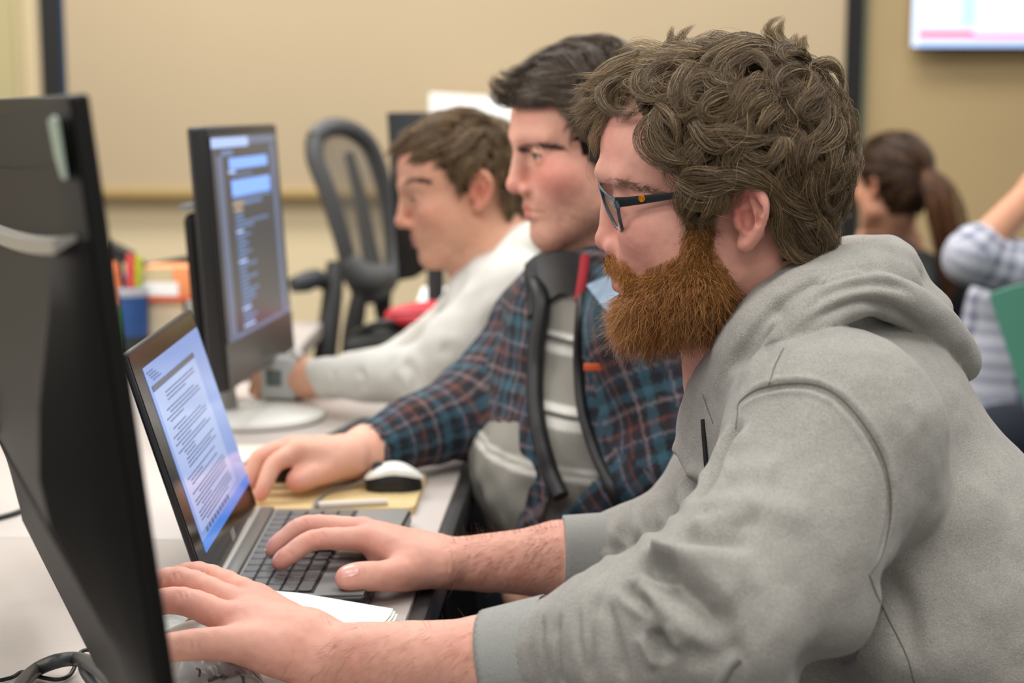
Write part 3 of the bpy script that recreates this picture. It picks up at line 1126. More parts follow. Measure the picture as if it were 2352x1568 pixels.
# crumpled clear-grey packaging and black clips below the hand
V, F = [], []
n = 26
rg = np.random.default_rng(5)
base = [UZ(x, y, DZ) for x, y in ((372, 1520), (600, 1556), (640, 1640), (360, 1640))]
n = 60
gg = np.stack(np.meshgrid(np.arange(n + 1) / n, np.arange(n + 1) / n, [0.0], indexing='ij'), -1).reshape(-1, 3)
hgt = (.016 + .016 * vnoise(gg, 3.1, 3) + .010 * np.abs(vnoise(gg, 6.3, 5)) - .006 * np.abs(vnoise(gg, 11.0, 8))).reshape(n + 1, n + 1)
for i in range(n + 1):
    for j in range(n + 1):
        u, v_ = i / n, j / n
        p = (base[0] * (1 - u) + base[1] * u) * (1 - v_) + (base[3] * (1 - u) + base[2] * u) * v_
        e = min(u, 1 - u, v_, 1 - v_)
        V.append(p + np.array([0, 0, .002 + hgt[i, j] * min(1, e * 6)]))
for i in range(n):
    for j in range(n): F.append((i * (n + 1) + j, (i + 1) * (n + 1) + j, (i + 1) * (n + 1) + j + 1, i * (n + 1) + j + 1))
b = MB(); b.add(V, F)
o = b.build('plastic_bag', mat('crumpled_grey', (164, 164, 162), .28, noise=.12, nscale=60), None, smooth=True, angle=80)
tag(o, 'crumpled grey plastic bag on the desk below the near hand', 'bag')
for i, (x0, y0, x1, y1, w_) in enumerate([(480, 1562, 520, 1552, .006), (545, 1543, 560, 1568, .004), (452, 1535, 458, 1552, .003)]):
    cable(['short black wire end lying on the crumpled bag', 'black wire loop beside the near wrist', 'stub of thin black wire below the grey mouse'][i],
          [UZ(x0, y0, DZ + .028), UZ((x0 + x1) / 2 + 4, (y0 + y1) / 2 - 4, DZ + .032), UZ(x1, y1, DZ + .024)], w_ * .32, cabb_m, 'wire')
# ================================================================= head model (x forward, y to the person's left, z up; origin midway between the ears)
def sym(prims):
    out = []
    for p in prims:
        def fn(P, p=p):
            Q = P.copy(); Q[:, 1] = np.abs(Q[:, 1])
            return p.fn(Q)
        c = p.c.copy(); r = p.R + abs(c[1]); c[1] = 0
        out.append(Prim(fn, c, r, p.k, p.op, p.tag))
    return out


def face_prims(o):
    g = o.get
    nl = g('nose', 0.0)                         # extra nose length
    P = [ell((0, 0, .048), (.097, .076, .083), k=0),
         ell((.042, 0, .056), (.058, .063, .058), k=.02),
         ell((.045, 0, -.022), (.050, .057, .072), k=.02),
         ell((.072, 0, -.042), (.030, .031, .032), k=.018)]
    P += sym([cone((.010, .047, -.050), (.078, .013, -.084), .018, .017, k=.02),
              ell((.056, .042, -.010), (.029, .0235, .022), k=.022),
              ell((.022, .048, -.028), (.032, .019, .042), k=.02)])
    P += [ball((.082 + g('chin', 0), 0, -.084), .0185, k=.014)]
    br = g('brow', 0.0)
    P += sym([chain([(.0975 + br, .004, .037), (.0945 + br, .025, .043), (.0775, .048, .038)], [.0085, .0075, .006], k=.014)])
    P += sym([ell((.103, .032, .0165), (.0145, .018, .0115), k=.012, op='s')])
    P += sym([ball((.0785, .0315, .0165), .0144, k=.005)])
    P += sym([ell((.0938, .0330, .0160), (.0068, .0125, g('lid', .0040)), k=.0012, op='s')])
    P += [cone((.0975, 0, .031), (.1125 + nl, 0, -.013), .0075, .0102, k=.010),
          ball((.1150 + nl, 0, -.0165), .0103, k=.006)]
    P += sym([ball((.1045 + nl * .5, .0125, -.0225), .0076, k=.006)])
    P += sym([ell((.109 + nl * .7, .0062, -.0295), (.0062, .0034, .0055), k=.002, op='s')])
    lp = g('lip', 1.0)
    P += sym([chain([(.1020, 0, -.0450), (.0975, .013, -.0468), (.085, .025, -.0522)], [.0058 * lp, .005 * lp, .002], k=.005),
              chain([(.1005, 0, -.0575), (.0955, .013, -.0566), (.085, .024, -.0532)], [.0066 * lp, .0056 * lp, .002], k=.005),
              chain([(.1100, 0, -.0515), (.103, .014, -.0516), (.087, .029, -.0538)], [.0015, .0015, .0012], k=.002, op='s')])
    return P


def ear_prims(o):
    g = o.get
    s = g('ear', 1.0)
    ex, ez, ey = g('ear_x', -.004), g('ear_z', .004), g('ear_y', .0715)
    ti = math.radians(g('ear_tilt', 14))

    def E(e, f, out=0.0):
        e, f = e * s, f * s
        x = ex - (e * math.cos(ti) + f * math.sin(ti) * .6)
        z = ez + f * math.cos(ti) - e * math.sin(ti) * .4
        return (x, ey + .010 * max(0, e) / .025 * s + out, z)
    P = [chain([E(.004, .004), E(.012, .014), E(.010, -.012), E(.004, -.022)], [.0125 * s, .011 * s, .0105 * s, .0075 * s], k=.006, kin=.006, flat=(0, 1, 0), q=2.6),
         chain([E(.002, .004, .003), E(-.006, .012, .003), E(-.006, .024, .003), E(.003, .032, .004), E(.014, .032, .006), E(.022, .023, .007), E(.0245, .009, .007), E(.0205, -.006, .006), E(.014, -.018, .004), E(.006, -.026, .002)],
               [.0028 * s, .003 * s, .0033 * s, .0036 * s, .0038 * s, .0038 * s, .0036 * s, .0034 * s, .0036 * s, .0045 * s], k=.003, n=4),
         ball(E(.002, -.0265, .0015), .0068 * s, k=.006),
         chain([E(.010, .022, .004), E(.016, .010, .005), E(.013, -.004, .005), E(.006, -.013, .004)], [.0028 * s, .0032 * s, .0032 * s, .003 * s], k=.004, n=3),
         chain([E(.013, .020, .0075), E(.0205, .010, .0085), E(.018, -.004, .0075)], [.0030 * s] * 3, k=.002, op='s'),
         ell(E(.005, -.001, .0070), (.0082 * s, .0085, .0125 * s), k=.003, op='s'),
         ell(E(.002, .017, .0065), (.0062 * s, .0036, .0078 * s), k=.003, op='s'),
         chain([E(-.0055, -.001, .003), E(-.004, -.007, .0035)], [.0042 * s, .0038 * s], k=.004)]
    return sym(P)


NOSE_TIP = np.array([.1253, 0, -.0175])


class Head:
    def __init__(s, nose_px, D, yaw, pitch, roll=0.0, scale=1.0, opts=None):
        s.o = opts or {}
        y, p, r = math.radians(yaw), math.radians(pitch), math.radians(roll)
        F = np.array([-math.cos(y), -math.sin(y), 0]); Lf = np.array([math.sin(y), -math.cos(y), 0]); Z = np.array([0, 0, 1.0])
        F2 = math.cos(p) * F - math.sin(p) * Z
        U2 = math.cos(p) * Z + math.sin(p) * F
        L3 = math.cos(r) * Lf - math.sin(r) * U2
        U3 = math.cos(r) * U2 + math.sin(r) * Lf
        s.R = np.stack([F2, L3, U3], 1)
        s.s = scale
        tip = NOSE_TIP + np.array([s.o.get('nose', 0), 0, 0])
        s.O = U(nose_px[0], nose_px[1], D) - s.R @ (tip * scale)

    def W(s, p): return s.O + s.R @ (np.asarray(p, float) * s.s)

    def Lc(s, P): return ((np.asarray(P) - s.O) @ s.R) / s.s

    def px(s, x, y, lat):
        """local coordinates of the point that a photo pixel shows at lateral offset lat"""
        n = s.R[:, 1]
        return s.Lc(UPL(x, y, s.O + n * lat * s.s, n))

    def prims(s):
        out = []
        for p in face_prims(s.o) + ear_prims(s.o):
            def fn(P, p=p): return p.fn(((P - f32(s.O)) @ f32(s.R)) / np.float32(s.s)) * np.float32(s.s)
            out.append(Prim(fn, s.O + s.R @ (p.c * s.s), p.R * s.s, p.k * s.s, p.op, p.tag))
        return out


def gauss(P, c, r): return np.exp(-np.sum(((P - np.asarray(c)) / np.asarray(r)) ** 2, 1))


def skin_color(V, head, base, red, opts):
    """the skin's own colour: flushed cheeks, nose, ears and knuckles, redder lips, stubble where it grows"""
    L = head.Lc(V)
    A = L.copy(); A[:, 1] = np.abs(A[:, 1])
    C = np.tile(np.array(srgb(base)), (len(V), 1))
    R_ = np.array(srgb(red))
    nz = 0.5 + 0.5 * vnoise(V, 55, 3)
    w_ = opts.get('cheek', .55) * gauss(A, (.070, .045, -.012), (.03, .03, .026)) + .5 * gauss(A, (.115, 0, -.02), (.022, .02, .018)) \
        + opts.get('earred', .55) * gauss(A, (-.012, .082, .006), (.03, .018, .04)) + .25 * gauss(A, (.09, .02, .075), (.03, .05, .03))
    w_ = np.clip(w_ * (.75 + .5 * nz), 0, 1)[:, None]
    C = C * (1 - w_) + R_ * w_
    lip = np.maximum(gauss(A, (.106, .006, -.046), (.010, .014, .0052)), gauss(A, (.105, .005, -.0575), (.010, .013, .0062)))
    lip = np.clip(lip * 1.6 - .25, 0, 1)[:, None] * opts.get('lipw', .8)
    C = C * (1 - lip) + np.array(srgb(opts.get('lipc', (182, 96, 92)))) * lip
    st = opts.get('stubble', 0)
    if st:
        s1 = np.maximum.reduce([gauss(A, (.045, .05, -.07), (.05, .04, .032)), gauss(A, (.09, .0, -.088), (.028, .03, .02)), .8 * gauss(A, (.104, .012, -.036), (.012, .022, .008)),
                                gauss(A, (.03, .02, -.11), (.06, .06, .03)), .8 * gauss(A, (.012, .066, -.03), (.016, .02, .035))])
        s1 = (np.clip(s1 * 1.5, 0, 1) * st * (.8 + .4 * vnoise(V, 260, 9)))[:, None]
        C = C * (1 - s1) + np.array(srgb(opts.get('stubc', (128, 92, 70)))) * s1
    tone = 1 + .06 * vnoise(V, 22, 5) + .045 * vnoise(V, 120, 6)
    blot = np.clip(.5 * vnoise(V, 38, 15) + .35 * vnoise(V, 90, 16), 0, 1)[:, None] * opts.get('blotch', .55)
    C = C * (1 - blot) + C * np.array([1.0, .80, .78]) * blot
    return C * tone[:, None]


def hand_prims(W, Wr, fingers, thumb, web=None, nrm=None):
    """W wrist point; fingers: list of (points MCP, PIP, DIP, TIP), radii; thumb: (points CMC, MCP, IP, TIP), radii"""
    P = []
    mid = np.mean([f[0][0] for f in fingers], 0)
    for pts, rs in fingers:
        w0 = W + (pts[0] - mid) * 0.55
        P.append(cone(w0, pts[0], Wr * .80, rs[0] * 1.08, k=.014))
    for pts, rs in fingers:
        P.append(chain(pts, rs, k=.0045, kin=.003, n=4))
    if thumb is not None:
        pts, rs = thumb
        P.append(chain(pts, rs, k=.014, kin=.006, n=4))
    for (a, bq, r) in (web or []):
        P.append(cone(a, bq, r, r, k=.012))
    return P


def eye_obj(head, side, parent, iris=(92, 80, 62)):
    c = np.array([.0785, .0315 * side, .0165])
    nl, nk = 24, 32
    V, F, M = [], [], []
    tilt = np.array([math.cos(.18), 0, -math.sin(.18)])
    a = np.array([0, 1.0, 0]); bq = np.cross(tilt, a)
    for i in range(nl + 1):
        th = math.pi * i / nl
        for k in range(nk):
            f_ = 2 * math.pi * k / nk
            rr_ = .0129 if th > .45 else .0129 + .0006 * (1 - th / .45)
            V.append(head.W(c + rr_ * (math.cos(th) * tilt + math.sin(th) * (math.cos(f_) * a + math.sin(f_) * bq))))
    for i in range(nl):
        for k in range(nk):
            F.append((i * nk + k, i * nk + (k + 1) % nk, (i + 1) * nk + (k + 1) % nk, (i + 1) * nk + k))
            M.append(1 if i < 1 else (2 if i < 4 else 0))
    me = np_mesh('eye', np.array(V), np.array(F), [mat('eye_white', (214, 204, 198), .15), mat('pupil', (10, 9, 9), .1), mat('iris_%d' % iris[0], iris, .15)], fmat=M)
    return link('eye', me, parent)


skin_m = mat('skin', (215, 160, 140), 0.50, attr='Col', noise=.035, nscale=170, bump=.22, bscale=1300, sss=.14, spec=.32)


def body_mesh(name, prims, lo, hi, h, parent, colfn, m=None, smooth=1, creases=None):
    V, F = nets(Field(prims), lo, hi, h, smooth=smooth)
    N = normals(V, F)
    V = V + N * (.00045 * vnoise(V, 75, 71) + .00022 * vnoise(V, 190, 72))[:, None]
    if creases:
        bv = bvh_of(V, F)
        for pix in creases: V = fold(V, N, bv, pix, -.0007, .0014, taper=.35)
    me = np_mesh(name, V, F, m or skin_m)
    set_col(me, colfn(V))
    return link(name, me, parent), V, F


def lashes(head, side, parent, m=None, r=.0008):
    """dark upper lid line"""
    P = []
    for t in np.linspace(-1, 1, 9):
        y = .0325 + .0118 * t
        z = .0160 + .0042 * math.sqrt(max(0, 1 - t * t)) + .0004
        dx = math.sqrt(max(1e-6, .0147 ** 2 - (y - .0315) ** 2 - (z - .0165) ** 2))
        P.append(head.W((.0785 + dx, y * side, z)))
    b = MB(); b.tube(catmull(P, 3), r, 6)
    return b.build('eyelashes', m or mat('lash_brown', (44, 34, 30), .6), parent, smooth=True)


def nail(parent, tip, back, up, w, l, bvh=None):
    """a fingernail: a slightly domed plate on the last joint; tip and back are points on the finger, up its outward side"""
    d = norm(tip - back); up = norm(up - d * (up @ d)); sd_ = np.cross(d, up)
    V, F = [], []
    n_, m_ = 7, 9
    for i in range(n_):
        for j in range(m_):
            a = -1 + 2 * i / (n_ - 1); t = j / (m_ - 1)
            r = 1 - (2 * t - 1) ** 4 * .35
            V.append(tip - d * l * (1 - t) + sd_ * a * w * r + up * (.0006 - .0026 * a * a * (w / .0065)))
    if bvh is not None:                         # lay the plate on the finger's own surface
        for q in range(len(V)):
            h = bvh.ray_cast(Vector(V[q] + up * .012), Vector(-up))
            if h[0] is not None: V[q] = np.array(h[0]) + up * .0005
    F = [(i * m_ + j, (i + 1) * m_ + j, (i + 1) * m_ + j + 1, i * m_ + j + 1) for i in range(n_ - 1) for j in range(m_ - 1)]
    k = len(V)
    V2 = V + [v - up * .0022 for v in V]
    F2 = F + [tuple(x + k for x in f[::-1]) for f in F]
    b = MB(); b.add(V2, F2)
    return b.build('fingernail', mat('nail', (230, 172, 160), .28, coat=.25), parent, smooth=True)
# ================================================================= the bearded man
man1 = thing('person', 'bearded person in grey hoodie and glasses, typing on the laptop', 'person', (0.55, 1.42, 0.45))
H1 = Head((1368, 556), 1.40, yaw=-14, pitch=7.0, roll=0,
          opts=dict(nose=-.008, brow=.002, ear=.80, lid=.003, ear_x=-.022, ear_z=-.0065, ear_tilt=8))
# near (left) arm
SN, EN_, WN = U(1916, 1010, 1.25), U(1620, 1450, 1.16), U(735, 1506, 1.30)
CN = U(1140, 1532, 1.215)
SF, EF, WFr = U(1805, 940, 1.60), U(1590, 1300, 1.62), U(1012, 1294, 1.575)
CF = U(1295, 1288, 1.61)
neck_b = U(1850, 800, 1.42)
body1 = H1.prims()
body1 += [cone(H1.W((-.028, 0, -.040)), neck_b, .054, .062, k=.022),
          cone(H1.W((.02, 0, -.07)), U(1700, 860, 1.42), .036, .05, k=.03),
          cone(U(1890, 930, 1.42), U(2180, 1500, 1.42), .105, .12, k=.04),
          cone(SN, EN_, .055, .044, k=.03), cone(EN_, CN, .043, .037, k=.02), cone(CN, WN, .0375, .0268, k=.02),
          cone(SN, neck_b, .05, .05, k=.03), cone(SF, neck_b, .05, .05, k=.03),
          cone(SF, EF, .055, .045, k=.03), cone(EF, CF, .043, .0375, k=.02), cone(CF, WFr, .0375, .0245, k=.02, flat=(0, 1, 0), q=.92)]
# near hand: index farthest, little finger nearest, tips behind the monitor
nf = []
nf.append(([U(590, 1375, 1.348), U(455, 1318, 1.373), U(375, 1345, 1.383), U(330, 1390, 1.386)], [0.0125, 0.0107, 0.0092, 0.0077]))
nf.append(([U(560, 1392, 1.326), U(415, 1332, 1.346), U(330, 1356, 1.356), U(280, 1410, 1.358)], [0.0127, 0.0109, 0.0094, 0.0079]))
nf.append(([U(535, 1425, 1.300), U(420, 1380, 1.314), U(340, 1392, 1.324), U(290, 1440, 1.326)], [0.0127, 0.0113, 0.0096, 0.0079]))
nth = ([U(640, 1490, 1.280), U(545, 1478, 1.270), U(445, 1480, 1.266), U(345, 1494, 1.268)], [0.0225, 0.0134, 0.0110, 0.0094])
body1 += hand_prims(WN, .0278, nf, nth)
body1 += [cone(U(700, 1465, 1.300), U(590, 1440, 1.303), .024, .0205, k=.016)]
# far hand on the keys
ff = []
ff.append(([U(838, 1236, 1.560), U(722, 1240, 1.548), U(668, 1272, 1.540), U(642, 1292, 1.538)], [.0122, .0100, .0088, .0076]))
ff.append(([U(832, 1217, 1.588), U(706, 1206, 1.582), U(650, 1240, 1.578), U(626, 1264, 1.577)], [.0122, .0100, .0086, .0076]))
ff.append(([U(835, 1222, 1.612), U(722, 1218, 1.610), U(670, 1246, 1.608), U(650, 1262, 1.607)], [.0118, .0096, .0084, .0072]))
ff.append(([U(850, 1236, 1.632), U(762, 1236, 1.634), U(722, 1252, 1.634), U(704, 1262, 1.634)], [.0108, .0086, .0076, .0066]))
fth = ([U(955, 1310, 1.552), U(890, 1322, 1.522), U(830, 1323, 1.508), U(795, 1328, 1.502)], [.0188, .0132, .0116, .0102])
body1 += hand_prims(WFr, .0235, ff, fth)
body1 += [cone(U(985, 1275, 1.59), U(880, 1252, 1.575), .0205, .0165, k=.016), cone(U(930, 1300, 1.575), U(872, 1280, 1.565), .013, .009, k=.012)]
lo1 = np.array([-.42, 1.05, .55]); hi1 = np.array([.75, 1.80, 1.50])
HB = 0.0016 if not globals().get('QUICK') else 0.003


def arm_col(V, head, base, red, opts, knuckles):
    C = skin_color(V, head, base, red, opts)
    for p, r, a in knuckles:
        w_ = (a * gauss(V, p, (r, r, r)))[:, None]
        C = C * (1 - w_) + np.array(srgb(red)) * w_
    return C


kn = [(f[0][0], .012, .45) for f in nf + ff] + [(f[0][1], .010, .5) for f in nf + ff] + [(f[0][3], .012, .6) for f in nf + ff] + [(fth[0][3], .012, .55), (fth[0][1], .014, .35)]
man1_body, BV1, BF1 = body_mesh('body', body1, lo1, hi1, HB, man1,
                                lambda V: arm_col(V, H1, (224, 167, 148), (214, 122, 114), dict(cheek=.45, earred=.7, stubble=0), kn),
                                creases=[[(714, 1224), (721, 1244)], [(726, 1220), (733, 1242)], [(738, 1219), (744, 1238)], [(662, 1262), (671, 1278)], [(698, 1190), (705, 1206)], [(711, 1187), (717, 1204)],
                                         [(824, 1304), (831, 1328)], [(836, 1303), (843, 1326)], [(1018, 1258), (1030, 1296), (1024, 1332)], [(1034, 1256), (1045, 1296), (1040, 1334)],
                                         [(408, 1354), (417, 1380)], [(420, 1352), (430, 1378)], [(433, 1352), (441, 1374)], [(396, 1314), (403, 1338)], [(408, 1311), (416, 1332)], [(458, 1303), (466, 1322)], [(470, 1304), (478, 1322)],
                                         [(436, 1466), (438, 1500)], [(452, 1464), (455, 1498)], [(610, 1548), (660, 1560), (700, 1566)]])
for s_ in (1, -1): eye_obj(H1, s_, man1); lashes(H1, s_, man1, mat('lash_light', (120, 90, 70), .6))
bvh_b1 = bvh_of(BV1, BF1)
tocam = lambda p: norm(CAM - p)
_t, _u = fth[0][3], norm(tocam(fth[0][3]) + np.array([-.2, 0, .7]))
nail(man1, _t + _u * .0107 + norm(fth[0][3] - fth[0][2]) * .0022, fth[0][2], _u, .0060, .0125, bvh_b1)
for f_ in ff[:2]:
    _d = norm(f_[0][3] - f_[0][2]); _u = norm(np.array([-.25, 0, 1.0]))
    _u = norm(_u - _d * (_u @ _d))
    nail(man1, f_[0][3] + _u * (f_[1][3] + .0006) + _d * .0040, f_[0][2], _u, .0046, .0100, bvh_b1)

# ---------------------------------------------------------------- hoodie
hood_m = mat('hoodie_fleece', (178, 176, 169), 0.95, attr='Col', noise=.24, nscale=750, bump=.50, bscale=900, sheen=.25, spec=.1)
hp = [cone(U(1880, 980, 1.42), U(2080, 1330, 1.42), .112, .142, k=0, flat=(0, 1, 0), q=.74),
      cone(U(2080, 1330, 1.42), U(2300, 1750, 1.42), .142, .150, k=.05, flat=(0, 1, 0), q=.78),
      ell(U(1800, 1180, 1.42), (.080, .13, .16), k=.06),
      cone(SN, U(1802, 1256, 1.195), .077, .071, k=.022), cone(U(1802, 1256, 1.195), U(1662, 1425, 1.16), .071, .074, k=.03),
      cone(U(1650, 1425, 1.16), U(1430, 1478, 1.17), .072, .058, k=.03), cone(U(1430, 1478, 1.17), U(1300, 1508, 1.195), .056, .0475, k=.02),
      cone(SN, U(1850, 900, 1.34), .076, .064, k=.05), cone(SF, U(1850, 900, 1.48), .070, .064, k=.05),
      ell(U(1990, 900, 1.42), (.075, .14, .065), k=.05),
      cone(SF, EF, .074, .074, k=.04), cone(EF, U(1480, 1290, 1.62), .068, .062, k=.03), cone(U(1480, 1290, 1.62), U(1412, 1289, 1.613), .056, .0485, k=.02),
      cone(U(1722, 910, 1.40), U(1712, 1150, 1.42), .040, .046, k=.02),
      # yoke under the hood
      cone(U(1720, 900, 1.38), U(1690, 980, 1.41), .045, .045, k=.03)]
# the hood lying round the neck: its rolls are laid on the shoulders' surface
_v, _f = nets(Field(hp), np.array([-.05, .98, .45]), np.array([.80, 1.85, 1.40]), .010)
_bv = bvh_of(_v, _f)


def roll(rows, k, kin=.008, mirror=None):
    pts, rs = [], []
    for (x, y, d, r, out) in rows:
        h = cast(_bv, x, y)
        if h is not None and d is None:
            dep = (h - CAM) @ FW
            pts.append(U(x, y, dep - out))
        else:
            pts.append(U(x, y, d if d else 1.40))
        rs.append(r)
    return chain(pts, rs, k=k, kin=kin, n=5), pts


col_n = chain([U(1650, 905, 1.385), U(1688, 814, 1.345), U(1757, 724, 1.322), U(1850, 656, 1.322), U(1940, 622, 1.340), U(2030, 606, 1.37), U(2072, 628, 1.42)],
              [.013, .017, .019, .019, .018, .017, .016], k=.006, kin=.01, n=5)
col_f = chain([U(1650, 905, 1.42), U(1665, 800, 1.50), U(1740, 700, 1.52), U(1860, 640, 1.52), U(1960, 602, 1.50), U(2040, 600, 1.46), U(2072, 628, 1.42)],
              [.013, .020, .022, .022, .022, .020, .016], k=.008, kin=.01, n=5)
side = [chain([U(1672, 930, 1.385), U(1715, 850, 1.330), U(1775, 770, 1.305), U(1860, 700, 1.300), U(1960, 655, 1.325), U(2050, 645, 1.37)], [.020, .028, .030, .027, .025, .022], k=.010, kin=.012, n=5),
        chain([U(1690, 935, 1.36), U(1745, 850, 1.300), U(1800, 790, 1.275)], [.018, .022, .018], k=.010, kin=.01, n=4)]
fold_o = chain([U(1715, 880, 1.315), U(1785, 800, 1.268), U(1845, 744, 1.252), U(1912, 694, 1.258), U(1980, 674, 1.275), U(2052, 684, 1.305), U(2125, 728, 1.345), U(2186, 788, 1.385), U(2212, 838, 1.42)],
               [.010, .014, .0155, .0155, .0155, .0155, .0155, .0155, .014], k=.003, kin=.01, n=6)
fold_of = chain([U(1900, 700, 1.56), U(2000, 690, 1.55), U(2080, 715, 1.52), U(2150, 770, 1.47), U(2212, 838, 1.42)], [.018, .018, .018, .018, .014], k=.006, kin=.01, n=4)
tips = [ell(U(2040, 592, 1.40), (.016, .02, .010), k=.010), ell(U(2080, 612, 1.40), (.012, .02, .014), k=.008)]
hp += side + [col_n, col_f, ell(U(2040, 715, 1.43), (.055, .085, .035), k=.02)] + tips + [fold_o, fold_of]
hp += [cone(H1.W((-.020, 0, -.030)), U(1800, 800, 1.42), .050, .054, k=.010, op='s')]
VH, FH_ = nets(Field(hp), np.array([-.05, .98, .45]), np.array([.80, 1.85, 1.40]), .0025)
VH = lap(VH, FH_, .5)


def do_folds(V, F, rows):
    for r in rows:
        N = normals(V, F); bv = bvh_of(V, F)
        for pix, amp, width, gr in r: V = fold(V, N, bv, pix, amp, width, groove=gr)
    return V


G = -1
rows = [[
    ([(1702, 955), (1670, 1018), (1642, 1075), (1622, 1120), (1590, 1160)], -.0065, .007, -.002),
    # crossing creases of the near forearm sleeve
    ([(1252, 1405), (1246, 1440), (1246, 1488), (1261, 1590)], -.0026, .0034, 0), ([(1292, 1400), (1283, 1430), (1279, 1473), (1294, 1590)], -.0030, .0034, 0),
    ([(1340, 1385), (1330, 1410), (1330, 1473), (1354, 1580)], -.0022, .0034, 0), ([(1385, 1352), (1368, 1385), (1354, 1443), (1363, 1580)], -.0030, .0036, 0),
    ([(1392, 1370), (1400, 1400), (1416, 1473), (1436, 1575)], -.0028, .0036, 0), ([(1436, 1335), (1452, 1360), (1488, 1393), (1500, 1424)], -.0042, .0045, -.0012),
    ([(1500, 1440), (1518, 1488), (1540, 1520)], -.006, .006, -.002), ([(1482, 1285), (1518, 1306), (1570, 1318)], -.0062, .0055, -.003),
    ([(1440, 1318), (1500, 1312), (1578, 1363), (1637, 1422), (1700, 1455)], -.0075, .010, -.003),
    ([(1545, 1220), (1590, 1238), (1660, 1236), (1740, 1240)], -.006, .010, -.003),
    ([(1585, 1185), (1650, 1160), (1760, 1170), (1880, 1200)], .0040, .014, 0), ([(1600, 1205), (1660, 1186), (1760, 1200)], -.005, .010, 0),
    ([(1500, 1262), (1560, 1258), (1650, 1300), (1760, 1360)], .0038, .013, 0),
    ([(1660, 1110), (1720, 1080), (1800, 1090)], .0025, .018, 0),
    ([(1560, 1480), (1640, 1500), (1730, 1480)], -.004, .012, 0),
    # bunched far sleeve
    ([(1360, 1165), (1386, 1234), (1424, 1275)], -.006, .006, -.003), ([(1402, 1150), (1425, 1200), (1436, 1300)], -.007, .006, -.004),
    ([(1440, 1140), (1446, 1219), (1473, 1272)], -.008, .0065, -.004), ([(1480, 1140), (1500, 1204), (1546, 1245)], -.008, .007, -.004),
    ([(1520, 1110), (1545, 1180), (1580, 1220)], -.006, .008, -.003), ([(1560, 1060), (1590, 1130), (1610, 1160)], -.005, .009, -.003),
    ([(1330, 1190), (1338, 1280), (1350, 1370)], -.002, .005, 0),
    # body drag lines
    ([(2020, 1310), (2080, 1400), (2110, 1560)], -.004, .010, 0), ([(1900, 1420), (2000, 1500), (2150, 1520), (2300, 1470)], .008, .03, 0),
    ([(2100, 1200), (2200, 1180), (2300, 1130)], .005, .03, 0), ([(1760, 1520), (1900, 1540), (2050, 1560)], -.010, .022, 0),
    ([(1830, 782), (1862, 744), (1920, 712), (1990, 694), (2066, 718), (2150, 782)], -.0040, .005, 0), ([(1840, 728), (1900, 672), (1976, 650), (2050, 648), (2110, 680)], -.0035, .005, 0),
    # long folds in the hood's side
    ([(1640, 905), (1700, 800), (1770, 720), (1850, 660), (1950, 625), (2040, 612)], -.0030, .005, 0),
    ([(1664, 860), (1738, 778), (1786, 718), (1800, 668)], -.0045, .008, 0), ([(1690, 890), (1760, 800), (1815, 745)], .003, .010, 0),
], [
    # seams: armhole, shoulder, collar
    ([(1694, 965), (1700, 925), (1750, 895), (1840, 884), (1905, 902), (1960, 950), (2008, 1020), (2036, 1090), (2042, 1180), (2024, 1270), (1998, 1312)], -.0050, .0030, -.0022),
    ([(1766, 888), (1780, 840), (1800, 800)], -.0014, .002, 0), ([(1782, 886), (1796, 838), (1816, 798)], -.0014, .002, 0),
    ([(1616, 905), (1626, 940), (1640, 975)], -.0016, .002, 0),
]]
rows = [[(p_, a_ * 1.7, w_, g_ * 1.8) for p_, a_, w_, g_ in rows[0]], rows[1]]
VH = do_folds(VH, FH_, rows)
NH_ = normals(VH, FH_)
VH += NH_ * (.0016 * vnoise(VH, 28, 2) + .0008 * vnoise(VH, 70, 4))[:, None]
me = np_mesh('hoodie', VH, FH_, hood_m)
hc = np.array(srgb((159, 156, 149)))
heather = 1 + .05 * vnoise(VH, 60, 8) + .06 * vnoise(VH * np.array([1, 1, 2.5]), 300, 12)
set_col(me, hc * heather[:, None])
hoodie = link('hoodie', me, man1)
bvh_h1 = bvh_of(VH, FH_)
# stitched seams
for pix in ([(1690, 985), (1694, 955), (1700, 922), (1750, 890), (1840, 879), (1906, 896), (1962, 945), (2012, 1018), (2040, 1090), (2046, 1180), (2028, 1270), (2002, 1314)],
            [(1766, 886), (1780, 840), (1800, 800)], [(1614, 905), (1626, 940), (1638, 972)], [(1996, 1318), (2020, 1380), (2080, 1500), (2100, 1568)]):
    pts = [cast(bvh_h1, x, y) for x, y in catmull([np.array(p_, float) for p_ in pix], 6)]
    pts = [p_ for p_ in pts if p_ is not None]
    b = MB(); b.tube(pts, .0007, 6); b.build('seam', mat('seam_grey', (104, 103, 98), .9), man1, smooth=True)
pts = [cast(bvh_h1, x, y) for x, y in catmull([np.array(p_, float) for p_ in [(1694, 1508), (1672, 1530), (1652, 1566), (1640, 1600)]], 6)]
pts = [p_ for p_ in pts if p_ is not None]
if len(pts) > 3:
    b = MB(); b.tube(pts, [.0045] * len(pts), 10); b.build('pocket_edge', mat('pocket_grey', (140, 138, 132), .95), man1, smooth=True)
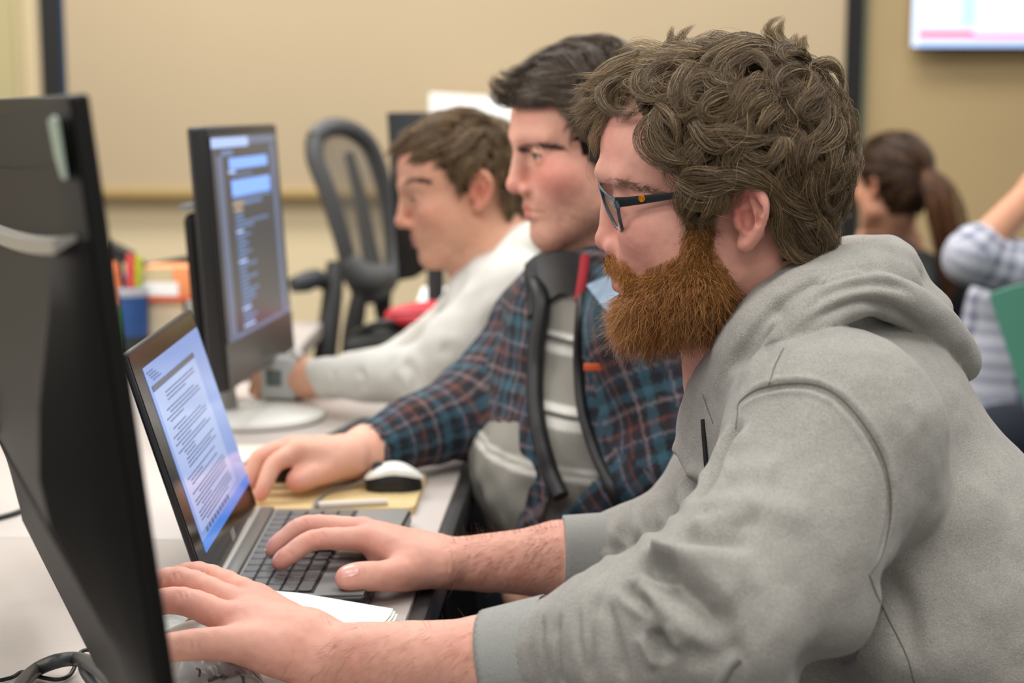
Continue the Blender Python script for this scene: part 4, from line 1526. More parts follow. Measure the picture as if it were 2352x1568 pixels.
# ribbed cuffs
cuff_m = mat('cuff_rib', (154, 154, 149), 0.95, noise=.16, nscale=900, bump=.4, bscale=1200)
for (a, c, r0, r1) in ((U(1275, 1512, 1.203), U(1134, 1536, 1.216), .0480, .0458), (U(1400, 1289, 1.612), U(1292, 1288, 1.610), .0490, .0462)):
    seg, nn = 96, 10
    V, F = [], []
    tdir = (c - a) / np.linalg.norm(c - a)
    A_ = np.cross(tdir, [0, 0, 1.0]); A_ /= np.linalg.norm(A_); B_ = np.cross(tdir, A_)
    ring = [(i / nn, 0) for i in range(nn + 1)] + [(1.012, -.003), (.9, -.009)]
    for (u, dr) in ring:
        for k in range(seg):
            th = 2 * math.pi * k / seg
            r = r0 + (r1 - r0) * u + dr + (.0007 * math.cos(th * 48) if dr == 0 else 0) + .0012 * math.sin(3 * th + u)
            V.append(a + (c - a) * u + r * (math.cos(th) * A_ + math.sin(th) * B_))
    for i in range(len(ring) - 1):
        for k in range(seg): F.append((i * seg + k, i * seg + (k + 1) % seg, (i + 1) * seg + (k + 1) % seg, (i + 1) * seg + k))
    link('cuff', np_mesh('cuff', np.array(V), np.array(F), cuff_m), man1)
# black zip strip down the front
_tor = [p_ for p_ in hp if p_.c[1] > 1.33 and p_.op == 'u']
_v, _f = nets(Field(_tor), np.array([-.05, 1.2, .6]), np.array([.60, 1.75, 1.30]), .008)
_bz = bvh_of(_v, _f)
pts = [cast(_bz, x, y) for x, y in ((1622, 962), (1625, 1010), (1629, 1060), (1632, 1118), (1636, 1180))]
pts = [p + np.array([-.003, -.001, 0]) for p in pts if p is not None]
if len(pts) > 2:
    b = MB(); b.tube(catmull(pts, 6), [0.0020] * ((len(pts) - 1) * 6 + 1), 10)
    tag(b.build('zip', blackm_m, man1, smooth=True), 'black zip strip')
# jeans: thighs and shins
jean_m = mat('denim', (48, 74, 104), .9, noise=.18, nscale=500, bump=.2, bscale=900)
KF, KN = U(1010, 1560, 1.83), U(1250, 1900, 1.35)
hipF, hipN = np.array([.62, 1.56, .52]), np.array([.62, 1.30, .52])
kF, kN = np.array([.03, 1.72, .57]), np.array([.05, 1.30, .56])
jp = [cone(hipF, kF, .098, .075, k=0), cone(hipN, kN, .098, .075, k=.03), cone(hipF, hipN, .12, .12, k=.05),
      cone(kF, kF + np.array([.03, 0, -.46]), .07, .055, k=.03), cone(kN, kN + np.array([.03, 0, -.46]), .07, .055, k=.03)]
V, F = nets(Field(jp), np.array([-.1, 1.1, .02]), np.array([.85, 1.95, .8]), .009, smooth=2)
link('jeans', np_mesh('jeans', V, F, jean_m), man1)
# ================================================================= hair
CC = np.array([-.004, 0, .05]); CR = np.array([.0990, .0778, .0838])


def rho(p, grow=0.0):
    q = p - CC
    r = CR + grow
    z = np.maximum(q[..., 2], 0)
    nape = np.clip(-(q[..., 2] + .02) / .09, 0, 1)          # the neck narrows below
    fx = 1 - .28 * nape * (q[..., 0] < 0)
    fy = 1 - .25 * nape
    return np.sqrt((q[..., 0] / (r[0] * fx)) ** 2 + (q[..., 1] / (r[1] * fy)) ** 2 + (z / r[2]) ** 2)


def on_skull(p, grow=0.0):
    q = p - CC
    k = 1 / np.maximum(rho(p, grow), 1e-3)
    out = q * k[..., None]
    low = q[..., 2] < 0
    out[..., 2] = np.where(low, q[..., 2], out[..., 2])
    return out + CC


def skull_n(p):
    e = 1e-3
    g = np.stack([rho(p + np.eye(3)[i] * e) - rho(p - np.eye(3)[i] * e) for i in range(3)], -1)
    return g / (np.linalg.norm(g, axis=-1, keepdims=True) + 1e-9)


def in_poly(x, y, poly):
    c = np.zeros(len(x), bool)
    n = len(poly)
    for i in range(n):
        x0, y0 = poly[i]; x1, y1 = poly[(i + 1) % n]
        m = ((y0 > y) != (y1 > y)) & (x < (x1 - x0) * (y - y0) / (y1 - y0 + 1e-12) + x0)
        c ^= m
    return c




def cap_mesh(poly, grow, bump=.004, seed=1):
    """scalp shell of the haired area, local coordinates"""
    nu, nv = 110, 90
    u = np.linspace(0, 2 * math.pi, nu, endpoint=False); v = np.linspace(-.135, math.pi / 2 * .999, nv)
    A, B = np.meshgrid(u, v, indexing='ij')
    up = np.maximum(B, 0)
    P = np.stack([np.cos(up) * np.cos(A), np.cos(up) * np.sin(A), np.where(B >= 0, np.sin(up), 0)], -1) * CR + CC
    P[..., 2] += np.where(B < 0, B, 0)
    P = on_skull(P, grow)
    Pf = P.reshape(-1, 3)
    Pf = Pf + skull_n(Pf) * (bump * vnoise(Pf, 45, seed))[:, None]
    ii, jj = np.meshgrid(np.arange(nu), np.arange(nv - 1), indexing='ij')
    i2 = (ii + 1) % nu
    F = np.stack([ii * nv + jj, i2 * nv + jj, i2 * nv + jj + 1, ii * nv + jj + 1], -1).reshape(-1, 4)
    c = Pf[F].mean(1)
    c = c + .0035 * np.stack([vnoise(c, 160, 51), 0 * c[:, 0], vnoise(c, 160, 52)], -1) + np.random.default_rng(seed).normal(0, .0012, c.shape)
    keep = in_poly(c[:, 0], c[:, 2], poly)
    return Pf, F[keep], F


def lock_strands(G, Nn, n, R0, spread_tip=.35, frizz=.0012, seed=0, length_var=.25):
    """G (m,3) centre line, Nn (m,3) outward normals -> n strands (n,m,3)"""
    rg = np.random.default_rng(seed)
    m = len(G)
    s = np.linspace(0, 1, m)
    T = norm(np.gradient(G, axis=0))
    S = norm(np.cross(T, Nn))
    N2 = np.cross(S, T)
    a = rg.uniform(0, 2 * math.pi, n); r = np.sqrt(rg.uniform(0, 1, n))
    prof = (.55 + .6 * np.sin(math.pi * np.minimum(1, s * 1.1)) ** .8) * (1 - (1 - spread_tip) * s ** 2)
    tw = rg.uniform(-.5, .5) * 2
    ang = a[:, None] + tw * s[None, :]
    off = R0 * r[:, None] * prof[None, :]
    cut = 1 - length_var * rg.uniform(0, 1, n)
    out = np.empty((n, m, 3))
    for k in range(3):
        base = np.stack([np.interp(s * c, s, G[:, k]) for c in cut])
        out[:, :, k] = base + off * (np.cos(ang) * S[None, :, k] * 1.25 + np.sin(ang) * N2[None, :, k] * .75)
    ph = rg.uniform(0, 6.28, (n, 1, 3)); fr = rg.uniform(5, 11, (n, 1, 3))
    out += frizz * np.sin(ph + fr * s[None, :, None]) * s[None, :, None] * rg.uniform(.2, 1.5, (n, 1, 1))
    return out


def grow_locks(roots, flow, length, waveamp, wavelen, lift, m=14, seed=0, rand=.5, curl=1.0, grow=.008):
    rg = np.random.default_rng(seed)
    out = []
    for q in roots:
        L = length(q) * rg.uniform(.75, 1.25)
        n0 = skull_n(q[None])[0]
        d = flow(q)
        a = rg.normal() * rand * .4 + rand * 1.6 * float(vnoise(q[None], 22, seed + 1)[0])
        d = d - n0 * (d @ n0); d = d / (np.linalg.norm(d) + 1e-9)
        s0 = np.cross(n0, d)
        d = d * math.cos(a) + s0 * math.sin(a)
        wa = waveamp(q) * rg.uniform(.6, 1.4); wl = wavelen * rg.uniform(.75, 1.3); ph = rg.uniform(0, 6.28)
        lf = lift(q) * rg.uniform(.6, 1.4); ch = rg.choice([-1, 1])
        p = q.copy(); pts = []; nn = []
        ds = L / (m - 1)
        for i in range(m):
            s = i / (m - 1)
            n = skull_n(p[None])[0]
            d = d - n * (d @ n); d /= np.linalg.norm(d) + 1e-9
            sd = np.cross(n, d)
            w_ = math.sin(ph + 6.283 * s * L / wl) - math.sin(ph)
            h = grow * min(1, s * 4) + lf * math.sin(min(1, s * 1.15) * math.pi * .75) + .5 * wa * curl * (math.cos(ph + 6.283 * s * L / wl) - math.cos(ph)) * s
            pts.append(p + sd * w_ * wa * min(1, 2 * s) * ch + n * max(h, .001))
            nn.append(n)
            p = on_skull((p + d * ds)[None])[0]
        out.append((np.array(pts), np.array(nn)))
    return out


def hair_object(name, head, parent, strands, rad, cols, material, cap=None, capcol=None):
    """strands in local coordinates -> one mesh (with the scalp shell) in the world"""
    P = np.concatenate(strands)
    m = P.shape[1]
    Wp = head.O + (P * head.s) @ head.R.T
    s = np.linspace(0, 1, m)
    r = rad * (1 - .75 * s ** 3)
    radii = np.broadcast_to(r, P.shape[:2]) * RNG.uniform(.7, 1.25, (len(P), 1))
    me = strands_mesh(name, Wp, radii, cols, material)
    if cap is not None:
        V, F = cap
        nV = len(me.vertices)
        co = np.empty(nV * 3, np.float32); me.vertices.foreach_get('co', co)
        lv_ = np.empty(len(me.loops), np.int32); me.loops.foreach_get('vertex_index', lv_)
        cc = np.empty(nV * 4, np.float32); me.attributes['Col'].data.foreach_get('color', cc)
        Vw = head.O + (V * head.s) @ head.R.T
        fm = np.concatenate([np.zeros(len(lv_) // 4, np.int32), np.ones(len(F), np.int32)])
        me2 = np_mesh(name, np.concatenate([co.reshape(-1, 3), Vw]), np.concatenate([lv_.reshape(-1, 4), F + nV]), [material, mat('under_hair', (40, 32, 24), .95, attr='Col', spec=.05)], fmat=fm)
        set_col(me2, np.concatenate([cc.reshape(-1, 4)[:, :3], np.broadcast_to(capcol, (len(V), 3))]))
        bpy.data.meshes.remove(me); me = me2
    return link(name, me, parent)


def hair_mat(name, rough=.33, spec=.65):
    m = mat(name, (70, 55, 40), rough, attr='Col', spec=spec)
    b_ = m.node_tree.nodes['Principled BSDF']
    b_.inputs['Anisotropic'].default_value = .4
    return m


def strand_cols(n, base, var, seed, lightfrac=.2, light=(150, 128, 96), per=None):
    rg = np.random.default_rng(seed)
    b0, l0 = np.array(srgb(base)), np.array(srgb(light))
    C = b0[None] * rg.lognormal(0, var, (n, 1))
    k = (rg.uniform(0, 1, n) < lightfrac) * rg.uniform(.3, 1, n)
    if per is not None: k = np.clip(k + per, 0, 1)
    return C * (1 - k[:, None]) + l0 * k[:, None]


# ---------------------------------------------------------------- bearded man's curls
def hp_local(head, pts, lat): return [(lambda q: (q[0], q[2]))(head.px(x, y, lat)) for x, y in pts]


hairline1 = [(1387, 268), (1441, 268), (1500, 262), (1484, 307), (1500, 345), (1537, 378), (1577, 392), (1580, 470), (1584, 498), (1628, 498), (1658, 440), (1690, 414), (1742, 404), (1782, 440),
             (1780, 500), (1786, 555), (1818, 596), (1900, 610), (2040, 600), (2080, 300), (1980, 30), (1700, -40), (1450, 0), (1330, 160)]
poly1 = hp_local(H1, hairline1, .066)
capV, capF, capAll = cap_mesh(poly1, .004, .003, 3)
hull_V = on_skull(capV, .0095)
hull_W = H1.O + hull_V @ H1.R.T
bvh_hull = bvh_of(hull_W, capAll)
Tz = [
    [(1060, 380), (900, 400), (780, 440), (690, 540), (680, 620), (740, 680), (860, 690), (960, 620), (1010, 500)],
    [(1060, 400), (930, 420), (820, 470), (760, 560), (790, 640), (880, 640)],
    [(1000, 420), (700, 430), (480, 520), (370, 560), (380, 640), (440, 740), (560, 790), (700, 780), (830, 720)],
    [(980, 440), (740, 460), (540, 540), (440, 620), (480, 720), (600, 750), (740, 740)],
    [(950, 380), (650, 400), (450, 480), (300, 480), (160, 485)], [(700, 330), (560, 360), (400, 470), (250, 620), (180, 700)],
    [(640, 450), (480, 540), (380, 640), (250, 730), (110, 750)], [(600, 560), (450, 620), (330, 700), (240, 790), (180, 850)],
    [(560, 640), (440, 700), (330, 800), (260, 880), (300, 960)], [(520, 700), (430, 760), (380, 860), (340, 960), (380, 1070)],
    [(480, 740), (430, 820), (410, 950), (400, 1060)], [(620, 600), (470, 650), (300, 760), (200, 830)],
    [(560, 500), (420, 560), (300, 560), (200, 590), (165, 600)], [(520, 560), (420, 600), (320, 640), (240, 690), (200, 760)],
    [(1150, 330), (950, 330), (800, 270), (660, 240), (560, 290), (490, 360)], [(1100, 300), (900, 330), (700, 330), (540, 400), (470, 470), (390, 480)],
    [(1120, 350), (900, 370), (680, 370), (500, 440), (420, 530), (370, 600)], [(900, 420), (700, 480), (560, 560), (500, 650)],
    [(1050, 320), (950, 260), (905, 190), (935, 120)], [(1080, 310), (960, 250), (1010, 170), (1090, 110)], [(1000, 330), (890, 290), (905, 220), (930, 150)], [(1070, 320), (990, 260), (1030, 200)],
    [(1600, 260), (1400, 270), (1250, 300), (1120, 330)], [(1620, 290), (1430, 300), (1280, 340), (1150, 400), (1120, 470)], [(1650, 330), (1450, 330), (1280, 400), (1200, 480), (1220, 560)],
    [(1700, 400), (1550, 380), (1400, 400), (1300, 480), (1350, 560), (1450, 560), (1510, 480)], [(1640, 300), (1500, 300), (1360, 340), (1250, 420)],
    [(1800, 330), (1640, 230), (1600, 150), (1650, 80), (1740, 60)], [(1850, 340), (1720, 240), (1690, 150), (1745, 60)], [(1850, 330), (1860, 250), (1885, 185)], [(1800, 300), (1700, 230), (1640, 180), (1680, 110)], [(1830, 330), (1800, 260), (1820, 170)],
    [(1880, 360), (1740, 330), (1650, 350), (1700, 430), (1850, 420)], [(1900, 400), (1780, 360), (1690, 390), (1640, 440)],
    [(1900, 480), (1760, 470), (1660, 540), (1650, 640), (1750, 620), (1900, 520)], [(1950, 560), (1900, 640), (1800, 760), (1850, 830), (1950, 780)],
    [(1080, 400), (1010, 520), (960, 640), (980, 760), (1050, 850)], [(1100, 410), (1040, 520), (1000, 640), (1010, 740)],
    [(1300, 520), (1150, 520), (1060, 560), (1030, 650), (1100, 720), (1250, 680)], [(1380, 600), (1250, 640), (1150, 740), (1200, 820), (1340, 760)],
    [(1650, 560), (1500, 560), (1400, 640), (1390, 740), (1300, 860)], [(1650, 640), (1530, 680), (1450, 760), (1480, 860)], [(1700, 720), (1600, 800), (1540, 880), (1560, 950)],
    [(820, 700), (900, 760), (970, 880), (960, 990)], [(820, 760), (740, 860), (720, 960), (790, 1060), (900, 1140), (1010, 1160)], [(850, 720), (830, 820), (880, 930), (980, 1000)],
    [(850, 760), (800, 880), (850, 1010), (960, 1090), (1100, 1110)], [(1100, 800), (1150, 900), (1300, 890), (1450, 920), (1580, 990)], [(1060, 820), (1200, 980), (1320, 1000), (1500, 980)],
    [(1250, 880), (1300, 960), (1450, 960), (1600, 940), (1710, 910)], [(1720, 930), (1680, 1020), (1600, 1100), (1500, 1160)], [(1720, 930), (1740, 1050), (1830, 1130)], [(1710, 940), (1640, 1080), (1540, 1200)],
    [(1850, 880), (1800, 980), (1760, 1100), (1800, 1250), (1900, 1340)], [(1950, 880), (1900, 1000), (1850, 1150), (1900, 1300)], [(2050, 700), (2000, 850), (1900, 950), (1760, 990)],
    [(2150, 700), (2210, 850), (2220, 1000), (2150, 1150), (2100, 1300)], [(2060, 600), (2150, 700), (2220, 820), (2240, 920), (2220, 1050)], [(2100, 900), (2050, 1050), (2000, 1200), (2050, 1350)],
    [(2180, 1000), (2140, 1150), (2170, 1300), (2120, 1450), (2140, 1560)], [(1930, 420), (2050, 370), (2130, 450), (2150, 560), (2120, 640)],
    [(1680, 1180), (1720, 1300), (1850, 1400), (2000, 1450)], [(1650, 1240), (1700, 1380), (1850, 1480), (2050, 1500)], [(1000, 1200), (1100, 1180), (1250, 1200), (1400, 1240)], [(1000, 1320), (1100, 1400), (1200, 1440)],
    [(2000, 650), (1950, 760), (1850, 800), (1790, 760)], [(2080, 760), (2080, 900), (1980, 1020), (1850, 1060)], [(1400, 1020), (1500, 1080), (1620, 1080), (1700, 1040)],
    [(1560, 480), (1480, 620), (1400, 700), (1420, 800)], [(1180, 480), (1220, 580), (1330, 600), (1420, 540)], [(2000, 1100), (1950, 1250), (1980, 1400), (2080, 1500)], [(1900, 1150), (1850, 1280), (1900, 1420), (2000, 1540)],
]


def traced_lock(px, head, bvh, m=14, out=.004):
    pts = catmull([np.array(p, float) for p in px], 6)
    L = np.cumsum([0] + [np.linalg.norm(pts[i + 1] - pts[i]) for i in range(len(pts) - 1)])
    q = np.stack([np.interp(np.linspace(0, L[-1], m), L, [p[k] for p in pts]) for k in range(2)], -1)
    loc = [None] * m
    for i in range(m):
        h = cast(bvh, q[i, 0], q[i, 1])
        if h is not None: loc[i] = head.Lc(h[None])[0]
    known = [i for i in range(m) if loc[i] is not None]
    if not known:
        loc[0] = head.px(q[0, 0], q[0, 1], .020); known = [0]
    for i in range(m):
        if loc[i] is None:
            j = min(known, key=lambda k: abs(k - i))
            lat = max(.0, loc[j][1] * (1 - .04 * abs(i - j)))
            loc[i] = head.px(q[i, 0], q[i, 1], lat)
    P = np.array(loc)
    N = skull_n(P)
    hgt = out + .004 * np.sin(np.linspace(0, math.pi, m))
    P = P + N * (hgt * np.array([1 if i in known else 0 for i in range(m)]))[:, None]
    for k in range(3): P[:, k] = np.convolve(np.pad(P[:, k], 1, mode='edge'), [.25, .5, .25], 'valid')
    return P, N


def sample_on(V, F, n, seed):
    rg = np.random.default_rng(seed)
    a = np.linalg.norm(np.cross(V[F[:, 2]] - V[F[:, 0]], V[F[:, 3]] - V[F[:, 1]]), axis=1)
    i = rg.choice(len(F), n, p=a / a.sum())
    u, v = rg.uniform(0, 1, (2, n, 1))
    q = V[F[i]]
    return (q[:, 0] * (1 - u) + q[:, 1] * u) * (1 - v) + (q[:, 3] * (1 - u) + q[:, 2] * u) * v


CROWN = np.array([-.050, 0, .120])


def flow1(q):
    r = q - CROWN
    d = norm(r)
    if q[2] > .085 and q[0] > -.02: return np.array([.9, .25 * np.sign(q[1] + 1e-6), -.1])
    return d * .5 + np.array([-.25 if q[0] < .05 else .1, 0, -.8]) * (.5 + .5 * (q[2] < .08))


roots = on_skull(sample_on(capV, capF, 520, 5))
LK = grow_locks(roots, flow1, lambda q: .062 if q[2] > .02 else .036, lambda q: .0075 if q[2] > .0 else .004, .042, lambda q: .0055 if q[2] > .03 else .003, seed=5, rand=.75, grow=.0065)
ST, dens = [], []
bare1 = hp_local(H1, [(1360, 285), (1450, 285), (1500, 285), (1476, 310), (1478, 352), (1512, 400), (1552, 415), (1552, 500), (1560, 530), (1640, 540), (1676, 470), (1694, 452), (1730, 440), (1765, 462), (1770, 500), (1762, 550), (1780, 590), (1800, 640), (1600, 700), (1360, 600)], .070)


def clear_face(Gp, bare, most=.12): return in_poly(Gp[:, 0], Gp[:, 2], bare).mean() <= most


for i, (Gp, Np) in enumerate(LK):
    if not clear_face(Gp, bare1): continue
    ST.append(lock_strands(Gp, Np, 36, .0068, seed=100 + i))
    dens.append(np.full(36, np.random.default_rng(i).uniform(-.12, .16)))
Tz += [[((x - 1250) * 3.136, (y - 20) * 3.136) for x, y in l] for l in (
    [(1560, 445), (1640, 428), (1700, 418), (1755, 424)], [(1620, 402), (1700, 402), (1765, 428), (1790, 480)], [(1755, 425), (1783, 470), (1782, 530), (1800, 600)],
    [(1772, 450), (1800, 530), (1830, 604)], [(1778, 530), (1820, 585), (1890, 590)], [(1775, 500), (1795, 560), (1850, 610)], [(1600, 420), (1590, 460), (1580, 500), (1600, 520)],
    [(1640, 430), (1630, 470), (1610, 510)], [(1660, 428), (1655, 470), (1640, 505)], [(1570, 430), (1568, 470), (1565, 505)], [(1680, 380), (1740, 400), (1790, 450), (1800, 520)],
    [(1650, 410), (1690, 425), (1720, 424)], [(1690, 405), (1740, 418), (1776, 448)], [(1800, 470), (1850, 560), (1900, 600)], [(1850, 480), (1900, 560), (1940, 590)], [(1560, 415), (1600, 440), (1650, 448), (1680, 440)], [(1680, 128), (1715, 140), (1750, 160), (1770, 185)], [(1690, 160), (1730, 146), (1775, 165)], [(1700, 135), (1740, 150), (1760, 175), (1740, 190)],
    [(1800, 130), (1770, 95), (1758, 70), (1775, 50)], [(1815, 135), (1795, 95), (1790, 65), (1802, 42)], [(1830, 140), (1835, 110), (1848, 82)], [(1860, 160), (1890, 150), (1925, 165), (1935, 200)])]
for i, px in enumerate(Tz):
    r = traced_lock([(1250 + x / 3.136, 20 + y / 3.136) for x, y in px], H1, bvh_hull)
    if r is None: continue
    front = px[-1][0] < 700
    n_ = 84 if not front else 60
    ST.append(lock_strands(r[0], r[1], n_, .0058 if not front else .0066, spread_tip=.45 if not front else .8, frizz=.0014 if not front else .0026, seed=900 + i))
    dens.append(np.full(n_, (.24 if (front or px[-1][1] < 200) else .05) + np.random.default_rng(i).uniform(-.08, .14)))
# loose single hairs
fl = [f_ for f_ in grow_locks(on_skull(sample_on(capV, capF, 420, 9)), flow1, lambda q: .06 if q[2] > .02 else .03, lambda q: .006, .045, lambda q: .010 if q[2] > .04 else .004, seed=77, rand=.8) if clear_face(f_[0], bare1, .3)]
ST.append(np.array([g for g, n in fl])); dens.append(np.full(len(fl), .25))
nS = sum(len(s) for s in ST)
hairm1 = hair_mat('hair_brown')
hc1 = strand_cols(nS, (92, 71, 46), .17, 4, .14, (188, 162, 118), np.concatenate(dens))
hair_object('hair', H1, man1, ST, .00014, hc1, hairm1, (capV, capF), np.array(srgb((34, 28, 21))))['kind'] = 'stuff'

# ---------------------------------------------------------------- beard
def HL(x, y, lat): return H1.px(x, y, lat)


bp = sym([chain([HL(1604, 470, .070), HL(1605, 530, .068), HL(1606, 610, .062), HL(1612, 664, .052), HL(1562, 692, .036), HL(1496, 705, .015)], [.003, .006, .012, .020, .020, .018], k=0, kin=.012, n=4),
          chain([HL(1560, 640, .058), HL(1510, 680, .045), HL(1465, 720, .026)], [.012, .018, .018], k=.014, kin=.01, n=3)])
bp += [chain([HL(1449, 690, 0), HL(1464, 708, 0), HL(1520, 713, 0)], [.014, .017, .018], k=.012)]
bp += sym([chain([HL(1407, 598, .002), HL(1428, 610, .014), HL(1456, 634, .028), HL(1476, 664, .036)], [.0085, .009, .0085, .008], k=.010, kin=.006, n=3)])
bf = Field(bp)
BVv, BFf = nets(bf, np.array([-.06, -.10, -.14]), np.array([.16, .10, .06]), .0030, smooth=1)
Nb = normals(BVv, BFf)
bvw = H1.O + BVv @ H1.R.T
beard_poly = [(1569, 470), (1563, 576), (1533, 592), (1482, 614), (1462, 640), (1472, 664), (1445, 645), (1412, 612), (1396, 602), (1394, 584), (1405, 578), (1430, 590), (1456, 625), (1464, 650), (1440, 690), (1412, 700), (1405, 745), (1424, 782), (1470, 797), (1560, 790), (1614, 762), (1655, 730), (1682, 689), (1690, 650), (1662, 600), (1645, 560), (1640, 480)]
rg = np.random.default_rng(21)
rt = sample_on(BVv, BFf, 34000, 22)
# nearest vertex normal
from mathutils.kdtree import KDTree
kd = KDTree(len(BVv))
for i, v_ in enumerate(BVv): kd.insert(Vector(v_), i)
kd.balance()
ni = np.array([kd.find(Vector(p))[1] for p in rt])
nrm = Nb[ni]
# keep roots that stick out of the face
dface = Field([Prim(p.fn, p.c, p.R, p.k, p.op) for p in face_prims(H1.o)]).ev(f32(rt))
keep = dface > -.002
rt, nrm = rt[keep], nrm[keep]
# the thin upper parts of the beard grow straight out of the skin
sk, sn = [], []
while len(sk) < 9000:
    x, y = rg.uniform(1390, 1700), rg.uniform(465, 760)
    if not in_poly(np.array([x]), np.array([y]), beard_poly)[0]: continue
    if rg.uniform() > (1.0 if y < 640 else .35): continue
    r_ = FW + (x - 1176.0) / FPX * RT + (784.0 - y) / FPX * UP
    h_ = bvh_b1.ray_cast(Vector(CAM), Vector(r_ / np.linalg.norm(r_)))
    if h_[0] is None: sk.append(np.array([0, 0, 0.0])); sn.append(np.array([0, 1.0, 0])); continue
    nn_ = np.array(h_[1]) * (1 if np.array(h_[1]) @ r_ < 0 else -1)
    sk.append(H1.Lc(np.array(h_[0])[None])[0]); sn.append(nn_ @ H1.R)
sk, sn = np.array(sk), np.array(sn)
ok_ = np.linalg.norm(sk, axis=1) > .01
sk, sn = sk[ok_], sn[ok_]
mir = np.array([1, -1, 1.0])
rt = np.concatenate([rt, sk, sk[::2] * mir]); nrm = np.concatenate([nrm, sn, sn[::2] * mir])
fd_ = Field([Prim(p.fn, p.c, p.R, p.k, p.op) for p in face_prims(H1.o)]).ev(f32(BVv[BFf].mean(1)))
BFk = BFf[fd_ > .0055]
n = len(rt); m = 10
s = np.linspace(0, 1, m)
pxy = PIX(H1.O + rt @ H1.R.T)
low = np.clip((pxy[:, 1] - 540) / 200, 0, 1)
must = (pxy[:, 0] < 1482) & (pxy[:, 1] < 672)
flow = np.zeros((n, 3)); flow[:, 2] = -1.0
flow[:, 0] = .10 + .25 * low
flow[must] = np.stack([-.45 + 0 * rt[must, 0], np.sign(rt[must, 1] + 1e-6) * .55, -.75 + 0 * rt[must, 0]], -1)
sw = .5 * vnoise(rt, 70, 31); sw2 = .5 * vnoise(rt, 70, 37)
d = norm(flow + nrm * (.42 + .3 * rg.uniform(0, 1, n))[:, None] + np.stack([sw, .3 * sw2, sw2 * .4], -1) + rg.normal(0, .30, (n, 3)))
Ls = (.0065 + .0105 * low) * rg.uniform(.6, 1.35, n)
Ls[must] = .008 * rg.uniform(.7, 1.2, must.sum())
bend = rg.normal(0, .9, (n, 3))
P = rt[:, None, :] + Ls[:, None, None] * (d[:, None, :] * s[None, :, None] + (bend[:, None, :] * .35 + np.array([0, 0, -.15])) * (s ** 2)[None, :, None])
ph_ = rg.uniform(0, 6.28, (n, 1, 3))
P += (Ls * .11)[:, None, None] * np.sin(ph_ + s[None, :, None] * rg.uniform(4, 10, (n, 1, 3))) * s[None, :, None]
P -= nrm[:, None, :] * .002
cb_o, cb_d, cb_l = np.array(srgb((160, 101, 45))), np.array(srgb((52, 42, 33))), np.array(srgb((212, 166, 104)))
C = np.tile(cb_o, (n, 1)) * rg.lognormal(0, .36, (n, 1))
k = ((rg.uniform(0, 1, n) < .30) * rg.uniform(.4, 1, n))[:, None]; C = C * (1 - k) + cb_l * k
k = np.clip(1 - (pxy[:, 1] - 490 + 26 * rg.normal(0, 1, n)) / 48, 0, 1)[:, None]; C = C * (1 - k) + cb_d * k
k = (.45 * np.clip((pxy[:, 1] - 640) / 130, 0, 1) * np.clip((pxy[:, 0] - 1480) / 160, 0, 1))[:, None]; C = C * (1 - k) + np.array(srgb((78, 52, 30))) * k  # lower rear strands darkened, painting in the beard's inner shading
k = (.55 * must)[:, None]; C = C * (1 - k) + np.array(srgb((196, 134, 50))) * k
bm_ = hair_mat('beard_ginger', .42, .5)
capc = np.tile(np.array(srgb((92, 60, 30))), (len(BVv), 1))
py_ = PIX(bvw)[:, 1]
k = np.clip(1 - (py_ - 490) / 50, 0, 1)[:, None]; capc = capc * (1 - k) + np.array(srgb((44, 36, 28))) * k
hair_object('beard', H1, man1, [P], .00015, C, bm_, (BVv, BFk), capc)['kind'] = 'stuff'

# ---------------------------------------------------------------- eyebrows, short neck stubble, arm hair
def surf_hairs(name, parent, bvh, V, F, area, n, dirfn, L, rad, base, seed, var=.25, keep=None, head=None):
    rg = np.random.default_rng(seed)
    pts, nr = [], []
    N = normals(V, F)
    xs = [p[0] for p in area]; ys = [p[1] for p in area]
    tries = 0
    while len(pts) < n and tries < n * 12:
        tries += 1
        x, y = rg.uniform(min(xs), max(xs)), rg.uniform(min(ys), max(ys))
        if not in_poly(np.array([x]), np.array([y]), area)[0]: continue
        r = FW + (x - 1176.0) / FPX * RT + (784.0 - y) / FPX * UP
        h = bvh.ray_cast(Vector(CAM), Vector(r / np.linalg.norm(r)))
        if h[0] is None: continue
        pts.append(np.array(h[0])); nr.append(np.array(h[1]) * (1 if np.array(h[1]) @ r < 0 else -1))
    if not pts: return
    p = np.array(pts); nn = np.array(nr)
    d = norm(dirfn(p) + nn * .28 + rg.normal(0, .22, p.shape))
    l = L * rg.uniform(.5, 1.3, len(p))
    m = 7; s = np.linspace(0, 1, m)
    bd_ = rg.normal(0, .4, p.shape)
    P = p[:, None] + l[:, None, None] * (d[:, None] * s[None, :, None] + bd_[:, None] * .4 * (s ** 2)[None, :, None] - nn[:, None] * .10 * (s ** 2)[None, :, None])
    C = np.array(srgb(base))[None] * rg.lognormal(0, var, (len(p), 1))
    rad_ = np.broadcast_to(rad * (1 - .8 * s ** 2), P.shape[:2])
    o = link(name, strands_mesh(name, P, rad_, C, hairm1), parent)
    o['kind'] = 'stuff'
    return o


